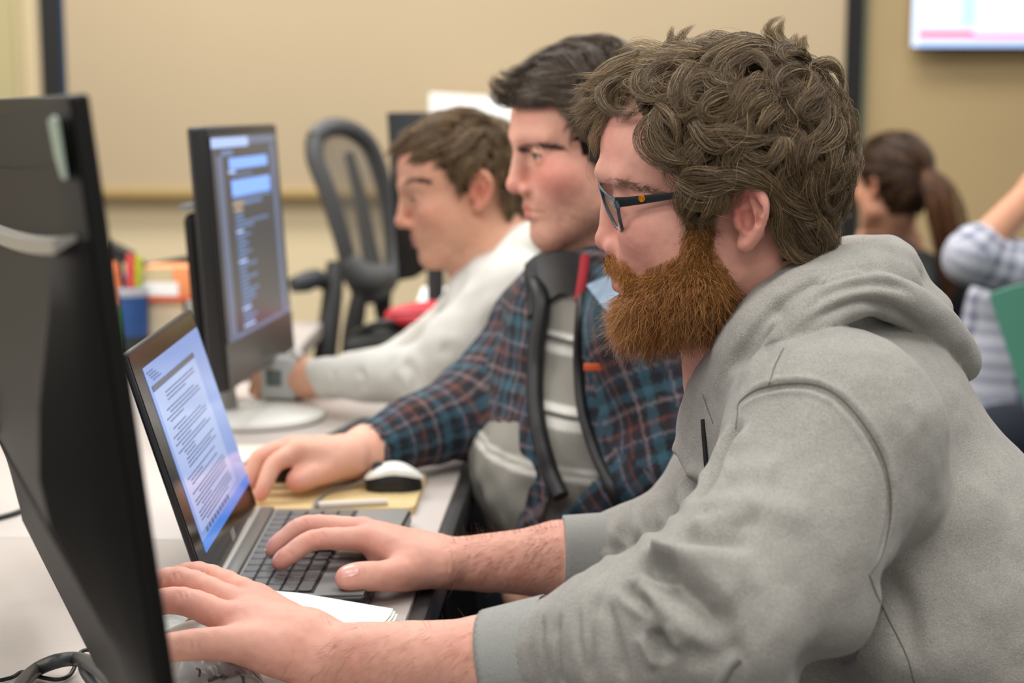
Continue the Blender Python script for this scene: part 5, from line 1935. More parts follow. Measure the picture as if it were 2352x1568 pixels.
bdir = H1.R @ np.array([-.75, .25, -.12])
surf_hairs('eyebrow', man1, bvh_b1, BV1, BF1, [(1384, 414), (1400, 404), (1440, 414), (1500, 432), (1545, 446), (1500, 446), (1440, 432), (1398, 426)], 330, lambda p: np.tile(bdir, (len(p), 1)), .0075, .00013, (128, 100, 76), 41)
nd = H1.R @ np.array([.1, 0, -1.0])
surf_hairs('neck_stubble', man1, bvh_b1, BV1, BF1, [(1660, 600), (1700, 660), (1745, 700), (1700, 760), (1660, 810), (1610, 790), (1620, 750), (1680, 690)], 1400, lambda p: np.tile(nd, (len(p), 1)), .0035, .00011, (118, 80, 58), 42)
ad = norm(WN - CN)
surf_hairs('arm_hair', man1, bvh_b1, BV1, BF1, [(600, 1420), (740, 1432), (1125, 1436), (1125, 1568), (640, 1568), (590, 1500)], 420, lambda p: np.tile(ad * .8 + np.array([.1, -.2, -.55]), (len(p), 1)), .017, .00008, (176, 128, 94), 43)
ad2 = norm(WFr - CF)
surf_hairs('arm_hair', man1, bvh_b1, BV1, BF1, [(1010, 1240), (1290, 1205), (1300, 1350), (1060, 1338)], 620, lambda p: np.tile(ad2 * .8 + np.array([0, -.1, -.5]), (len(p), 1)), .014, .00010, (162, 112, 78), 44)
surf_hairs('arm_hair', man1, bvh_b1, BV1, BF1, [(1020, 1244), (1290, 1206), (1290, 1212), (1020, 1250)], 90, lambda p: np.tile(ad2 * .5 + np.array([0, 0, .6]), (len(p), 1)), .017, .00009, (130, 92, 62), 45)
surf_hairs('arm_hair', man1, bvh_b1, BV1, BF1, [(740, 1434), (1125, 1436), (1125, 1442), (740, 1442)], 16, lambda p: np.tile(ad * .5 + np.array([0, 0, .7]), (len(p), 1)), .018, .00007, (140, 100, 70), 46)

# ================================================================= eyeglasses
gl = thing('eyeglasses', 'black narrow eyeglasses with a gold emblem, worn by the bearded man', 'glasses', tuple(H1.W((.09, 0, .02))))
frame_m = mat('frame_black', (26, 29, 31), .32)
frame_b = mat('frame_blue_grey', (58, 70, 82), .22, coat=.4)
lensm = bpy.data.materials.new('lens_glass'); lensm.use_nodes = True
nt = lensm.node_tree; nt.nodes.remove(nt.nodes['Principled BSDF'])
gb = nt.nodes.new('ShaderNodeBsdfGlossy'); gb.inputs['Roughness'].default_value = .04
tb = nt.nodes.new('ShaderNodeBsdfTransparent'); tb.inputs['Color'].default_value = (.86, .88, .87, 1)
mxs = nt.nodes.new('ShaderNodeMixShader'); mxs.inputs['Fac'].default_value = .10
nt.links.new(tb.outputs[0], mxs.inputs[1]); nt.links.new(gb.outputs[0], mxs.inputs[2]); nt.links.new(mxs.outputs[0], nt.nodes['Material Output'].inputs['Surface'])
loop_px = [(1418, 463, .066), (1408, 456, .058), (1394, 446, .046), (1381, 430, .028), (1377, 420, .016), (1384, 448, .013), (1394, 478, .016), (1405, 500, .025), (1416, 520, .036), (1427, 530, .050), (1428, 522, .058), (1423, 500, .064), (1420, 480, .067)]
for sd in (1, -1):
    lp_ = [HL(*p) * np.array([1, sd, 1]) for p in loop_px]
    cl = catmull(lp_ + [lp_[0]], 5)
    b = MB(); b.tube([H1.W(p) for p in cl], .0016, 8); b.build('rim', frame_b, gl, smooth=True)
    c_ = np.mean(lp_, 0)
    b = MB()
    ring_ = [H1.W(p) for p in cl[:-1]]; kk = len(ring_)
    th_ = H1.R[:, 0] * .0007
    b.add([H1.W(c_) + th_] + [p + th_ for p in ring_] + [H1.W(c_) - th_] + [p - th_ for p in ring_],
          [(0, 1 + i, 1 + (i + 1) % kk) for i in range(kk)] + [(kk + 1, kk + 2 + (i + 1) % kk, kk + 2 + i) for i in range(kk)])
    b.build('lens', lensm, gl, smooth=True)
    # temple arm
    tp = [(1412, 453, 477, .067), (1440, 452, 474, .0685), (1480, 448, 468, .0705), (1560, 440, 455, .0745), (1640, 434, 443, .0785), (1690, 431, 438, .0800), (1730, 436, 443, .0765), (1752, 466, 473, .0745)]
    b = MB()
    V, F = [], []
    for (x, y0, y1, la) in tp:
        a_, c2 = HL(x, y0, la), HL(x, y1, la)
        for q_, dy in ((a_, 0), (c2, 0), (c2, -.0020), (a_, -.0020)): V.append(H1.W((q_ + np.array([0, dy, 0])) * np.array([1, sd, 1])))
    for i in range(len(tp) - 1):
        for k in range(4): F.append((i * 4 + k, i * 4 + (k + 1) % 4, (i + 1) * 4 + (k + 1) % 4, (i + 1) * 4 + k))
    F += [(3, 2, 1, 0), tuple((len(tp) - 1) * 4 + k for k in range(4))]
    b.add(V, F); b.build('temple', frame_m, gl, bevel=.0004, seg=2)
    b = MB(); b.tube([H1.W(HL(1415, 462, .066) * np.array([1, sd, 1])), H1.W(HL(1421, 478, .067) * np.array([1, sd, 1]))], .0024, 10); b.build('hinge', frame_b, gl, smooth=True)
    # emblem
    e0 = HL(1474, 456, .0705) * np.array([1, sd, 1])
    eb = MB()
    V, F = [], []
    pr = [(0, .0011), (.0004, .0013), (.0009, .0007), (.0014, .0012), (.0018, .0007), (.0023, .0012), (.0028, .0011), (.0030, .0)]
    sg = 28
    for (r_, h_) in pr:
        for k in range(sg):
            th = 2 * math.pi * k / sg
            V.append(H1.W(e0 + np.array([r_ * math.cos(th), sd * h_, r_ * math.sin(th)])))
    for i in range(len(pr) - 1):
        for k in range(sg): F.append((i * sg + k, i * sg + (k + 1) % sg, (i + 1) * sg + (k + 1) % sg, (i + 1) * sg + k))
    eb.add(V, F); tag(eb.build('emblem', mat('gold', (235, 165, 50), .28, metal=.85), gl, smooth=True), 'round gold emblem')
br_ = [HL(1378, 420, .017), HL(1375, 414, .006), HL(1375, 414, -.006), HL(1378, 420, .017) * np.array([1, -1, 1])]
b = MB(); b.tube([H1.W(p) for p in catmull(br_, 5)], .0018, 8); b.build('bridge', frame_b, gl, smooth=True)
# ================================================================= the man in the plaid jacket
man2 = thing('person', 'dark-haired person in plaid jacket over striped grey sweater, hand on a mouse', 'person', (.35, 2.05, .45))
H2 = Head((1164, 431), 1.96, yaw=15, pitch=9.0, scale=1.01, opts=dict(nose=-.002, brow=.000, lip=.9, ear_z=-.004, ear_x=-.014, ear=.9, lid=.0034))
S2R, E2R, C2R, W2 = U(1238, 765, 2.17), U(1108, 935, 2.13), U(846, 1036, 1.995), U(803, 1050, 1.968)
S2L, E2L, W2L = U(1490, 745, 1.86), U(1575, 1070, 1.83), U(1300, 1300, 1.96)
nb2 = U(1375, 690, 2.05)
b2 = H2.prims()
f2 = [([U(680, 1036, 1.905), U(630, 1066, 1.885), U(610, 1110, 1.872), U(598, 1138, 1.868)], [.0122, .0102, .0090, .0078]),
      ([U(668, 1026, 1.930), U(598, 1050, 1.918), U(576, 1092, 1.910), U(568, 1118, 1.908)], [.0122, .0102, .0090, .0078]),
      ([U(672, 1030, 1.955), U(606, 1050, 1.955), U(586, 1084, 1.953), U(580, 1106, 1.952)], [.0118, .0098, .0086, .0074]),
      ([U(688, 1040, 1.975), U(636, 1058, 1.985), U(618, 1084, 1.986), U(610, 1098, 1.986)], [.0108, .0088, .0078, .0068])]
t2_ = ([U(775, 1062, 1.935), U(742, 1082, 1.915), U(706, 1096, 1.898), U(678, 1106, 1.890)], [.0185, .0138, .0122, .0106])
b2 += [cone(H2.W((-.025, 0, -.045)), nb2, .054, .06, k=.022), cone(nb2, U(1400, 1300, 2.06), .09, .11, k=.04),
       cone(S2R, nb2, .045, .05, k=.03), cone(S2L, nb2, .045, .05, k=.03), cone(S2R, E2R, .045, .040, k=.03), cone(E2R, C2R, .038, .030, k=.02), cone(C2R, W2, .030, .0265, k=.02),
       cone(S2L, E2L, .045, .040, k=.03), cone(E2L, W2L, .038, .028, k=.02), cone(W2L, W2L + np.array([-.05, .02, -.04]), .027, .03, k=.02)]
b2 += hand_prims(W2, .0255, f2, t2_) + [cone(U(790, 1048, 1.955), U(700, 1040, 1.925), .0215, .0175, k=.016)]
kn2 = [(f[0][0], .012, .45) for f in f2] + [(f[0][1], .011, .5) for f in f2] + [(f[0][3], .014, .7) for f in f2] + [(t2_[0][3], .014, .7), (t2_[0][1], .014, .35)]
_, BV2, BF2 = body_mesh('body', b2, np.array([-.40, 1.70, .55]), np.array([.45, 2.35, 1.50]), .0022, man2,
                        lambda V: arm_col(V, H2, (222, 170, 148), (220, 122, 112), dict(cheek=.75, earred=.6, stubble=.40, stubc=(140, 100, 78), lipc=(190, 96, 92)), kn2))
for s_ in (1, -1): eye_obj(H2, s_, man2, (60, 48, 40)); lashes(H2, s_, man2, r=.0012)
bvh_b2 = bvh_of(BV2, BF2)


def arm_uv(V, pts):
    """(distance along a bone chain, distance around it, distance from it)"""
    best = np.full(len(V), 1e9); u = np.zeros(len(V)); v = np.zeros(len(V)); acc = 0
    for a, b_ in zip(pts[:-1], pts[1:]):
        ab = b_ - a; L = np.linalg.norm(ab); t = np.clip((V - a) @ ab / L ** 2, 0, 1)
        d = V - a - t[:, None] * ab
        r = np.linalg.norm(d, axis=1)
        x = np.cross(ab / L, [0.1, .2, 1.0]); x /= np.linalg.norm(x); y = np.cross(ab / L, x)
        an = np.arctan2(d @ y, d @ x)
        m = r < best
        best[m] = r[m]; u[m] = (acc + t * L)[m]; v[m] = (an * .055)[m]
        acc += L
    return u, v, best


def plaid(u, v, cols, per):
    """two-way check: each thread direction runs through the same band sequence"""
    out = 0
    for w_ in (u, v):
        x = np.mod(w_ / per, 1.0)
        c = np.zeros((len(u), 3))
        for (x0, x1, rgb) in cols:
            m = (x >= x0) & (x < x1)
            c[m] = srgb(rgb)
        out = out + .5 * c
    return out


PL2 = [(0, .14, (50, 88, 102)), (.15, .24, (28, 30, 38)), (.24, .30, (128, 110, 112)), (.30, .50, (26, 26, 34)), (.50, .56, (112, 64, 50)), (.56, .72, (50, 40, 46)), (.72, .76, (122, 118, 128)), (.76, .86, (34, 56, 72)), (.86, 1, (22, 22, 28))]
sh_ax = norm(S2L - S2R)
fr2 = norm(np.cross([0, 0, 1.0], sh_ax)); fr2 = fr2 if fr2[0] < 0 else -fr2
# striped sweater
sw_m = mat('sweater_knit', (150, 147, 138), .95, attr='Col', noise=.08, nscale=500, bump=.3, bscale=700)
tw = [cone(U(1345, 730, 2.05), U(1310, 1040, 2.05), .090, .108, k=0, flat=sh_ax, q=.70), cone(U(1310, 1040, 2.05), U(1400, 1330, 2.07), .110, .125, k=.05, flat=sh_ax, q=.75),
      cone(S2R, nb2, .05, .055, k=.04), cone(S2L, nb2, .05, .055, k=.04), ell(U(1225, 1110, 2.06), (.06, .10, .06), k=.05)]
V, F = nets(Field(tw), np.array([-.1, 1.65, .45]), np.array([.45, 2.45, 1.25]), .0036, smooth=1)
V += normals(V, F) * (.006 * vnoise(V * np.array([1, 1, .5]), 14, 3) + .003 * vnoise(V, 40, 4))[:, None]
pz = PIX(V)[:, 1] - .10 * (PIX(V)[:, 0] - 1290)
_sp = PIX(V[F].mean(1))
F = F[~((_sp[:, 0] < 1224) & (_sp[:, 1] < 968))]
me = np_mesh('sweater', V, F, sw_m)
zz = V[:, 2] + .10 * ((V - nb2) @ sh_ax)
C = np.tile(np.array(srgb((146, 143, 133))), (len(V), 1))
zs = lambda y: UPL(1290, y, nb2 + fr2 * .09, fr2)[2] + .10 * ((UPL(1290, y, nb2 + fr2 * .09, fr2) - nb2) @ sh_ax)
for y0, y1, rgb in ((766, 778, (222, 220, 210)), (778, 786, (60, 58, 54)), (794, 812, (214, 212, 202)), (908, 926, (228, 226, 216)), (926, 934, (40, 38, 36)), (936, 958, (214, 212, 202)), (1034, 1046, (206, 204, 194)), (1052, 1068, (222, 220, 210))):
    m = np.clip(np.minimum(zs(y0) - zz, zz - zs(y1)) / .003 + .5, 0, 1)[:, None]; C = C * (1 - m) + np.array(srgb(rgb)) * m
set_col(me, C)
link('sweater', me, man2)
# plaid jacket: one shell, open down the front
jk = [cone(U(1365, 735, 2.05), U(1345, 1040, 2.05), .108, .122, k=0, flat=sh_ax, q=.66), cone(U(1345, 1040, 2.05), U(1420, 1300, 2.07), .122, .138, k=.05, flat=sh_ax, q=.72),
      cone(S2R, nb2, .066, .066, k=.04), cone(S2L, nb2, .068, .066, k=.04),
      cone(S2R, U(1160, 880, 2.15), .064, .060, k=.04), cone(U(1160, 880, 2.15), U(1080, 945, 2.115), .060, .058, k=.03), cone(U(1080, 945, 2.115), U(865, 1030, 2.005), .056, .040, k=.02),
      cone(S2L, E2L, .066, .062, k=.04), cone(E2L, U(1275, 1205, 1.955), .060, .042, k=.03), ball(U(1195, 880, 2.12), .064, k=.03),
      chain([U(1380, 600, 2.17), U(1430, 600, 2.12), U(1460, 650, 2.0), U(1435, 720, 1.93)], [.018, .022, .022, .018], k=.015, kin=.01, n=4)]
_cd = norm(W2 - C2R)


def _cutfn(P, c=f32(C2R + _cd * .012), d=f32(_cd)): return np.maximum(-((P - c) @ d), np.linalg.norm(P - c, axis=1) - .085)


jk += [Prim(_cutfn, C2R + _cd * .012, .09, .003, 's'), cone(C2R - _cd * .03, W2, .0325, .0300, k=.002, op='s')]
V, F = nets(Field(jk), np.array([-.30, 1.60, .45]), np.array([.55, 2.50, 1.32]), .0038, smooth=2)
N = normals(V, F)
V += N * (.0045 * vnoise(V * np.array([1.6, .8, .8]), 16, 7) + .0025 * vnoise(V, 38, 8))[:, None]
ua, va, da = arm_uv(V, [S2R, E2R, C2R]); ub, vb, db = arm_uv(V, [S2L, E2L, W2L])
ut, vt = (V - nb2) @ sh_ax, V[:, 2]
uu = np.where((da < .085) & (da <= db), va, np.where(db < .085, vb, ut)); vv = np.where((da < .085) & (da <= db), ua, np.where(db < .085, ub, vt))
C = plaid(uu + .003 * vnoise(V, 30, 1), vv, PL2, .078)
cpx = PIX(V[F].mean(1)); dep = (V[F].mean(1) - nb2) @ fr2
opening = [(1228, 640), (1300, 600), (1345, 640), (1335, 700), (1325, 800), (1328, 900), (1345, 980), (1385, 1090), (1420, 1200), (1440, 1330), (1200, 1330), (1262, 1130), (1242, 1040), (1225, 960), (1225, 900), (1228, 800), (1240, 700)]
hole = in_poly(cpx[:, 0], cpx[:, 1], opening) & (dep > -.01) & (db[F].mean(1) > .068)
hole |= in_poly(cpx[:, 0], cpx[:, 1], [(1110, 975), (1225, 955), (1262, 1130), (1200, 1330), (1100, 1250)]) & (V[F].mean(1)[:, 1] > 1.95) & (np.minimum(da, db)[F].mean(1) > .062)
bvj = bvh_of(V, F)
me = np_mesh('jacket', V, F[~hole], mat('plaid_flannel', (60, 70, 84), .9, attr='Col', bump=.25, bscale=600))
set_col(me, C)
link('jacket', me, man2)
for pix, r_ in (([(1222, 640), (1243, 700), (1232, 800), (1228, 900), (1238, 990), (1262, 1080), (1288, 1140)], .0125), ([(1340, 660), (1332, 760), (1330, 850), (1340, 950), (1368, 1040), (1400, 1110), (1428, 1180)], .0085)):
    pts = [cast(bvj, x, y) for x, y in catmull([np.array(q, float) for q in pix], 5)]
    pts = [p for p in pts if p is not None]
    b = MB(); b.tube(pts, [r_ * .85] * len(pts), 12); b.build('zip_facing', mat('black_nylon', (20, 20, 21), .5), man2, smooth=True)
# stand-up black collar and the red strip inside it
cpt = [(1204, 626, 1.985), (1226, 606, 1.99), (1275, 590, 1.965), (1318, 592, 1.935), (1334, 610, 1.915)]
b = MB(); V_, F_ = [], []
for i, (x, y, d) in enumerate(cpt):
    for (dy, dd) in ((-16, 0), (26, -.004), (84, -.020), (84, 0), (-14, .010)): V_.append(U(x + (8 if dy > 0 else 0), y + dy * (1.25 if i < 2 else 1), d + dd))
for i in range(len(cpt) - 1):
    for k in range(5): F_.append((i * 5 + k, i * 5 + (k + 1) % 5, (i + 1) * 5 + (k + 1) % 5, (i + 1) * 5 + k))
F_ += [(4, 3, 2, 1, 0), tuple(20 + k for k in range(5))]
b.add(V_, F_); tag(b.build('collar', mat('black_shell', (24, 25, 27), .35), man2, bevel=.003, seg=2), 'black stand-up collar')
b = MB(); b.tube(catmull([U(1344, 590, 1.915), U(1338, 640, 1.895), U(1330, 692, 1.885)], 5), .0062, 10); tag(b.build('lining', mat('red_cloth', (150, 26, 36), .8), man2, smooth=True), 'red lining strip')
b = MB(); fl = [(1345, 655, 1.905), (1432, 615, 1.86), (1450, 690, 1.84), (1424, 745, 1.845), (1380, 700, 1.875)]
P_ = []
for x_, y_, d_ in fl:
    h_ = cast(bvj, x_, y_)
    P_.append(U(x_, y_, ((h_ - CAM) @ FW if h_ is not None else d_) - .020))
n_ = len(P_); of = np.array([.002, .006, 0])
b.add(P_ + [p + of for p in P_], [tuple(range(n_)), tuple(range(2 * n_ - 1, n_ - 1, -1))] + [(i, (i + 1) % n_, n_ + (i + 1) % n_, n_ + i) for i in range(n_)])
tag(b.build('collar_flap', mat('flap_blue', (128, 146, 164), .9, noise=.25, nscale=40), man2, bevel=.002), 'pale blue collar flap')
b = MB(); p_ = cast(bvj, 1376, 842)
if p_ is not None:
    b.box(p_ + np.array([-.018, -.006, -.004]), p_ + np.array([.012, .0, .004])); tag(b.build('label_tab', mat('orange_tab', (205, 90, 40), .8), man2, bevel=.001), 'small orange tab')
# dark jeans
dj_m = mat('dark_denim', (26, 32, 46), .9, noise=.2, nscale=300)
jp = [cone(np.array([.40, 2.20, .52]), np.array([-.04, 2.24, .585]), .095, .072, k=0), cone(np.array([.42, 1.98, .52]), np.array([.03, 2.02, .575]), .095, .072, k=.03), cone(np.array([.42, 2.22, .52]), np.array([.42, 1.98, .52]), .11, .11, k=.05),
      cone(np.array([-.04, 2.24, .585]), np.array([0, 2.24, .09]), .07, .05, k=.03), cone(np.array([.03, 2.02, .575]), np.array([.06, 2.02, .09]), .07, .05, k=.03)]
V, F = nets(Field(jp), np.array([-.2, 1.8, .02]), np.array([.6, 2.45, .75]), .010, smooth=2)
link('jeans', np_mesh('jeans', V, F, dj_m), man2)
# hair brushed up at the front
hl2 = hp_local(H2, [(1180, 232), (1215, 222), (1250, 226), (1285, 250), (1300, 300), (1330, 330), (1352, 370), (1375, 420), (1420, 430), (1440, 400), (1500, 400), (1560, 520), (1700, 560), (1760, 300), (1600, 40), (1400, 40), (1180, 60), (1120, 180)], .066)
cv2, cf2, ca2 = cap_mesh(hl2, .002, .002, 13)
bare2 = hp_local(H2, [(1150, 238), (1240, 232), (1285, 262), (1300, 310), (1345, 350), (1360, 420), (1360, 620), (1100, 620), (1100, 260)], .066)


def flow2(q):
    if q[2] > .075 and q[0] > -.03: return np.array([.85, .12, .0])
    return norm(q - CROWN) * .5 + np.array([-.1, 0, -.8])


rt2 = on_skull(sample_on(cv2, cf2, 420, 15))
ST2 = []
for i, (Gp, Np) in enumerate(grow_locks(rt2, flow2, lambda q: .052 if q[2] > .06 else .026, lambda q: .006, .045, lambda q: .004 if (q[2] > .075) else .003, seed=15, rand=.5, grow=.004)):
    if clear_face(Gp, bare2, .25): ST2.append(lock_strands(Gp, Np, 20, .007, seed=3000 + i))
# the quiff
hull2 = bvh_of(H2.O + (on_skull(cv2, .006) * H2.s) @ H2.R.T, ca2)
for i, px in enumerate([[(1330, 200), (1260, 215), (1190, 225), (1140, 215), (1122, 175)], [(1330, 180), (1260, 190), (1190, 205), (1145, 195), (1130, 165)], [(1300, 220), (1240, 225), (1180, 232), (1135, 228), (1124, 205)],
                        [(1340, 150), (1280, 150), (1215, 165), (1170, 175), (1140, 160)], [(1360, 130), (1300, 115), (1240, 130), (1190, 160), (1160, 155)], [(1400, 110), (1350, 98), (1290, 104), (1240, 130)],
                        [(1430, 120), (1400, 98), (1350, 95), (1310, 110)], [(1290, 205), (1230, 190), (1170, 190), (1130, 185)], [(1350, 190), (1310, 150), (1260, 140), (1210, 150)], [(1380, 170), (1340, 130), (1300, 130)],
                        [(1320, 240), (1290, 220), (1230, 222), (1170, 222)], [(1340, 280), (1320, 240), (1280, 225), (1230, 225)], [(1360, 320), (1340, 270), (1310, 235)]]):
    r = traced_lock(px, H2, hull2)
    if r is not None: ST2.append(lock_strands(r[0], r[1], 150, .0125, spread_tip=.7, frizz=.002, seed=3900 + i))
n2 = sum(len(s) for s in ST2)
hair_object('hair', H2, man2, ST2, .00032, strand_cols(n2, (72, 58, 44), .22, 14, .16, (150, 132, 108)), hairm1, (cv2, cf2), np.array(srgb((38, 31, 25))))['kind'] = 'stuff'
bd2 = H2.R @ np.array([-.8, .3, -.05])
surf_hairs('eyebrow', man2, bvh_b2, BV2, BF2, [(1180, 340), (1200, 331), (1240, 326), (1290, 338), (1290, 346), (1240, 340), (1196, 350)], 420, lambda p: np.tile(bd2, (len(p), 1)), .008, .00030, (58, 42, 34), 51)

# ================================================================= the man in the white hoodie
man3 = thing('person', 'brown-haired person in white hoodie, farthest of the three at the desk', 'person', (.2, 2.6, .45))
H3 = Head((908, 515), 2.47, yaw=9, pitch=13.0, scale=.965, opts=dict(nose=.000, brow=.000, lip=.9, ear=.98, ear_z=.008, ear_x=-.006, lid=.0036))
S3L, E3L, C3L, W3L = U(1195, 690, 2.33), U(985, 862, 2.36), U(700, 868, 2.50), U(672, 868, 2.515)
S3R, E3R, W3R = U(1120, 700, 2.66), U(930, 850, 2.72), U(700, 862, 2.62)
nb3 = U(1165, 655, 2.50)
b3 = H3.prims()
b3 += [cone(H3.W((-.025, 0, -.045)), nb3, .052, .056, k=.022), cone(nb3, U(1230, 1100, 2.5), .09, .11, k=.04), cone(S3L, nb3, .045, .05, k=.03), cone(S3R, nb3, .045, .05, k=.03),
       cone(S3L, E3L, .042, .038, k=.03), cone(E3L, C3L, .036, .028, k=.02), cone(C3L, W3L, .028, .025, k=.02), cone(S3R, E3R, .042, .038, k=.03), cone(E3R, W3R, .036, .026, k=.02)]
for (Wp, sgn) in ((W3L, 1), (W3R, -1)):
    fwd3 = norm((Wp - (C3L if sgn > 0 else E3R)) * np.array([1, 1, .2])); lat3 = np.cross([0, 0, 1.0], fwd3) * sgn
    fs = []
    for j in range(4):
        o = lat3 * (.030 - .020 * j)
        mc_ = Wp + fwd3 * (.085 - .004 * j * j) + o + np.array([0, 0, .012]); L_ = [.045, .050, .046, .036][j]
        fs.append(([mc_, mc_ + fwd3 * L_ * .85 + np.array([0, 0, .004]), mc_ + fwd3 * L_ * 1.35 + np.array([0, 0, -.012]), mc_ + fwd3 * L_ * 1.6 + np.array([0, 0, -.026])], [.0105, .009, .008, .007]))
    th3 = ([Wp + fwd3 * .03 - lat3 * .02, Wp + fwd3 * .06 - lat3 * .045, Wp + fwd3 * .085 - lat3 * .05, Wp + fwd3 * .105 - lat3 * .05 + np.array([0, 0, -.012])][::1], [.017, .0125, .011, .0095])
    if sgn > 0: th3 = ([p + lat3 * 0 for p in th3[0]], th3[1])
    b3 += hand_prims(Wp, .024, fs, th3)
_, BV3, BF3 = body_mesh('body', b3, np.array([-.60, 2.10, .55]), np.array([.25, 2.90, 1.35]), .0026, man3,
                        lambda V: skin_color(V, H3, (218, 166, 138), (212, 126, 106), dict(cheek=.35, earred=.75, stubble=.12, lipc=(176, 96, 96))))
for s_ in (1, -1): eye_obj(H3, s_, man3, (70, 60, 52)); lashes(H3, s_, man3, r=.0012)
bvh_b3 = bvh_of(BV3, BF3)
wh_m = mat('white_fleece', (212, 210, 202), .95, noise=.03, nscale=300, bump=.25, bscale=600, sheen=.15)
h3 = [cone(U(1165, 740, 2.5), U(1190, 1040, 2.5), .11, .125, k=0, flat=(.1, 1, 0), q=.66), cone(U(1190, 1040, 2.5), U(1260, 1250, 2.5), .125, .13, k=.05, flat=(.1, 1, 0), q=.7),
      cone(S3L, nb3, .062, .062, k=.04), cone(S3R, nb3, .062, .062, k=.04), cone(S3L, U(1060, 800, 2.345), .060, .055, k=.04), cone(U(1060, 800, 2.345), E3L, .055, .050, k=.03), cone(E3L, U(760, 868, 2.47), .050, .032, k=.02), cone(U(760, 868, 2.47), U(706, 868, 2.497), .032, .026, k=.01),
      cone(S3R, E3R, .058, .052, k=.04), cone(E3R, U(765, 861, 2.65), .05, .03, k=.02),
      chain([U(1112, 690, 2.36), U(1150, 630, 2.36), U(1195, 575, 2.40), U(1235, 555, 2.48), U(1225, 560, 2.58), U(1150, 620, 2.65), U(1090, 680, 2.60)], [.016, .022, .028, .030, .028, .022, .016], k=.012, kin=.012, n=5)]
h3 += [cone(H3.W((-.02, 0, -.04)), nb3, .049, .050, k=.008, op='s')]
V, F = nets(Field(h3), np.array([-.45, 2.05, .45]), np.array([.30, 2.95, 1.30]), .0042, smooth=1)
N = normals(V, F)
V += N * (.004 * vnoise(V * np.array([1.3, .8, 1]), 18, 27) + .002 * vnoise(V, 45, 28))[:, None]
rows3 = [[([(820, 845), (835, 870), (830, 900)], -.004, .007, -.001), ([(760, 845), (768, 870), (764, 900)], -.003, .006, -.001), ([(920, 830), (950, 860), (960, 900)], -.005, .009, -.002), ([(1010, 790), (1050, 820), (1060, 850)], -.005, .010, -.002), ([(1100, 740), (1180, 730), (1220, 700)], -.006, .014, -.002)]]
V = do_folds(V, F, rows3)
link('hoodie', np_mesh('hoodie', V, F, wh_m), man3)
jp = [cone(np.array([.22, 2.70, .52]), np.array([-.16, 2.74, .58]), .09, .07, k=0), cone(np.array([.22, 2.48, .52]), np.array([-.14, 2.50, .575]), .09, .07, k=.03), cone(np.array([.22, 2.7, .52]), np.array([.22, 2.48, .52]), .11, .11, k=.05),
      cone(np.array([-.16, 2.74, .58]), np.array([-.12, 2.74, .09]), .068, .05, k=.03), cone(np.array([-.14, 2.50, .575]), np.array([-.10, 2.50, .09]), .068, .05, k=.03)]
V, F = nets(Field(jp), np.array([-.35, 2.3, .02]), np.array([.4, 2.95, .75]), .012, smooth=2)
link('trousers', np_mesh('trousers', V, F, mat('black_cloth', (24, 25, 30), .9)), man3)
hl3 = hp_local(H3, [(915, 365), (960, 362), (1000, 378), (1030, 400), (1046, 425), (1052, 450), (1066, 442), (1078, 410), (1095, 388), (1118, 382), (1140, 400), (1148, 440), (1160, 480), (1190, 510), (1260, 500), (1290, 350), (1150, 200), (1000, 220), (860, 300), (880, 360)], .068)
cv3, cf3, ca3 = cap_mesh(hl3, .001, .002, 23)
bare3 = hp_local(H3, [(890, 372), (960, 378), (1010, 398), (1040, 432), (1052, 462), (1070, 450), (1082, 415), (1100, 395), (1125, 392), (1140, 440), (1150, 500), (1150, 700), (880, 640)], .068)


def flow3(q):
    if q[2] > .06 and q[0] > -.05: return np.array([.95, .22, -.10])
    return norm(q - CROWN) * .6 + np.array([.1 if q[0] > 0 else -.1, 0, -.8])


ST3 = []
for i, (Gp, Np) in enumerate(grow_locks(on_skull(sample_on(cv3, cf3, 460, 25)), flow3, lambda q: .050 if q[2] > .06 else .026, lambda q: .004, .05, lambda q: .004 if q[2] > .06 else .003, seed=25, rand=.35, grow=.003)):
    if clear_face(Gp, bare3, .25): ST3.append(lock_strands(Gp, Np, 18, .007, seed=5000 + i))
hull3 = bvh_of(H3.O + (on_skull(cv3, .005) * H3.s) @ H3.R.T, ca3)
for i, px in enumerate([[(1060, 280), (1000, 290), (940, 310), (900, 330), (880, 350)], [(1040, 300), (980, 310), (925, 335), (890, 362)], [(1080, 270), (1020, 272), (950, 290), (905, 315)], [(1020, 320), (960, 335), (920, 355), (900, 372)],
                        [(1060, 320), (1000, 345), (955, 365), (930, 380)], [(1100, 300), (1060, 340), (1020, 370), (990, 380)], [(1120, 275), (1070, 264), (1010, 276)], [(990, 300), (935, 318), (895, 345), (884, 368)], [(1080, 360), (1060, 400), (1050, 435)], [(1110, 350), (1080, 385), (1064, 425)]]):
    r = traced_lock(px, H3, hull3)
    if r is not None: ST3.append(lock_strands(r[0], r[1], 55, .009, spread_tip=.55, frizz=.002, seed=5900 + i))
n3 = sum(len(s) for s in ST3)
hair_object('hair', H3, man3, ST3, .00040, strand_cols(n3, (108, 84, 54), .28, 24, .26, (176, 148, 110)), hairm1, (cv3, cf3), np.array(srgb((66, 51, 34))))['kind'] = 'stuff'
bd3 = H3.R @ np.array([-.8, .3, -.05])
surf_hairs('eyebrow', man3, bvh_b3, BV3, BF3, [(926, 418), (945, 408), (985, 414), (985, 421), (945, 418), (930, 428)], 300, lambda p: np.tile(bd3, (len(p), 1)), .008, .00035, (92, 68, 48), 52)
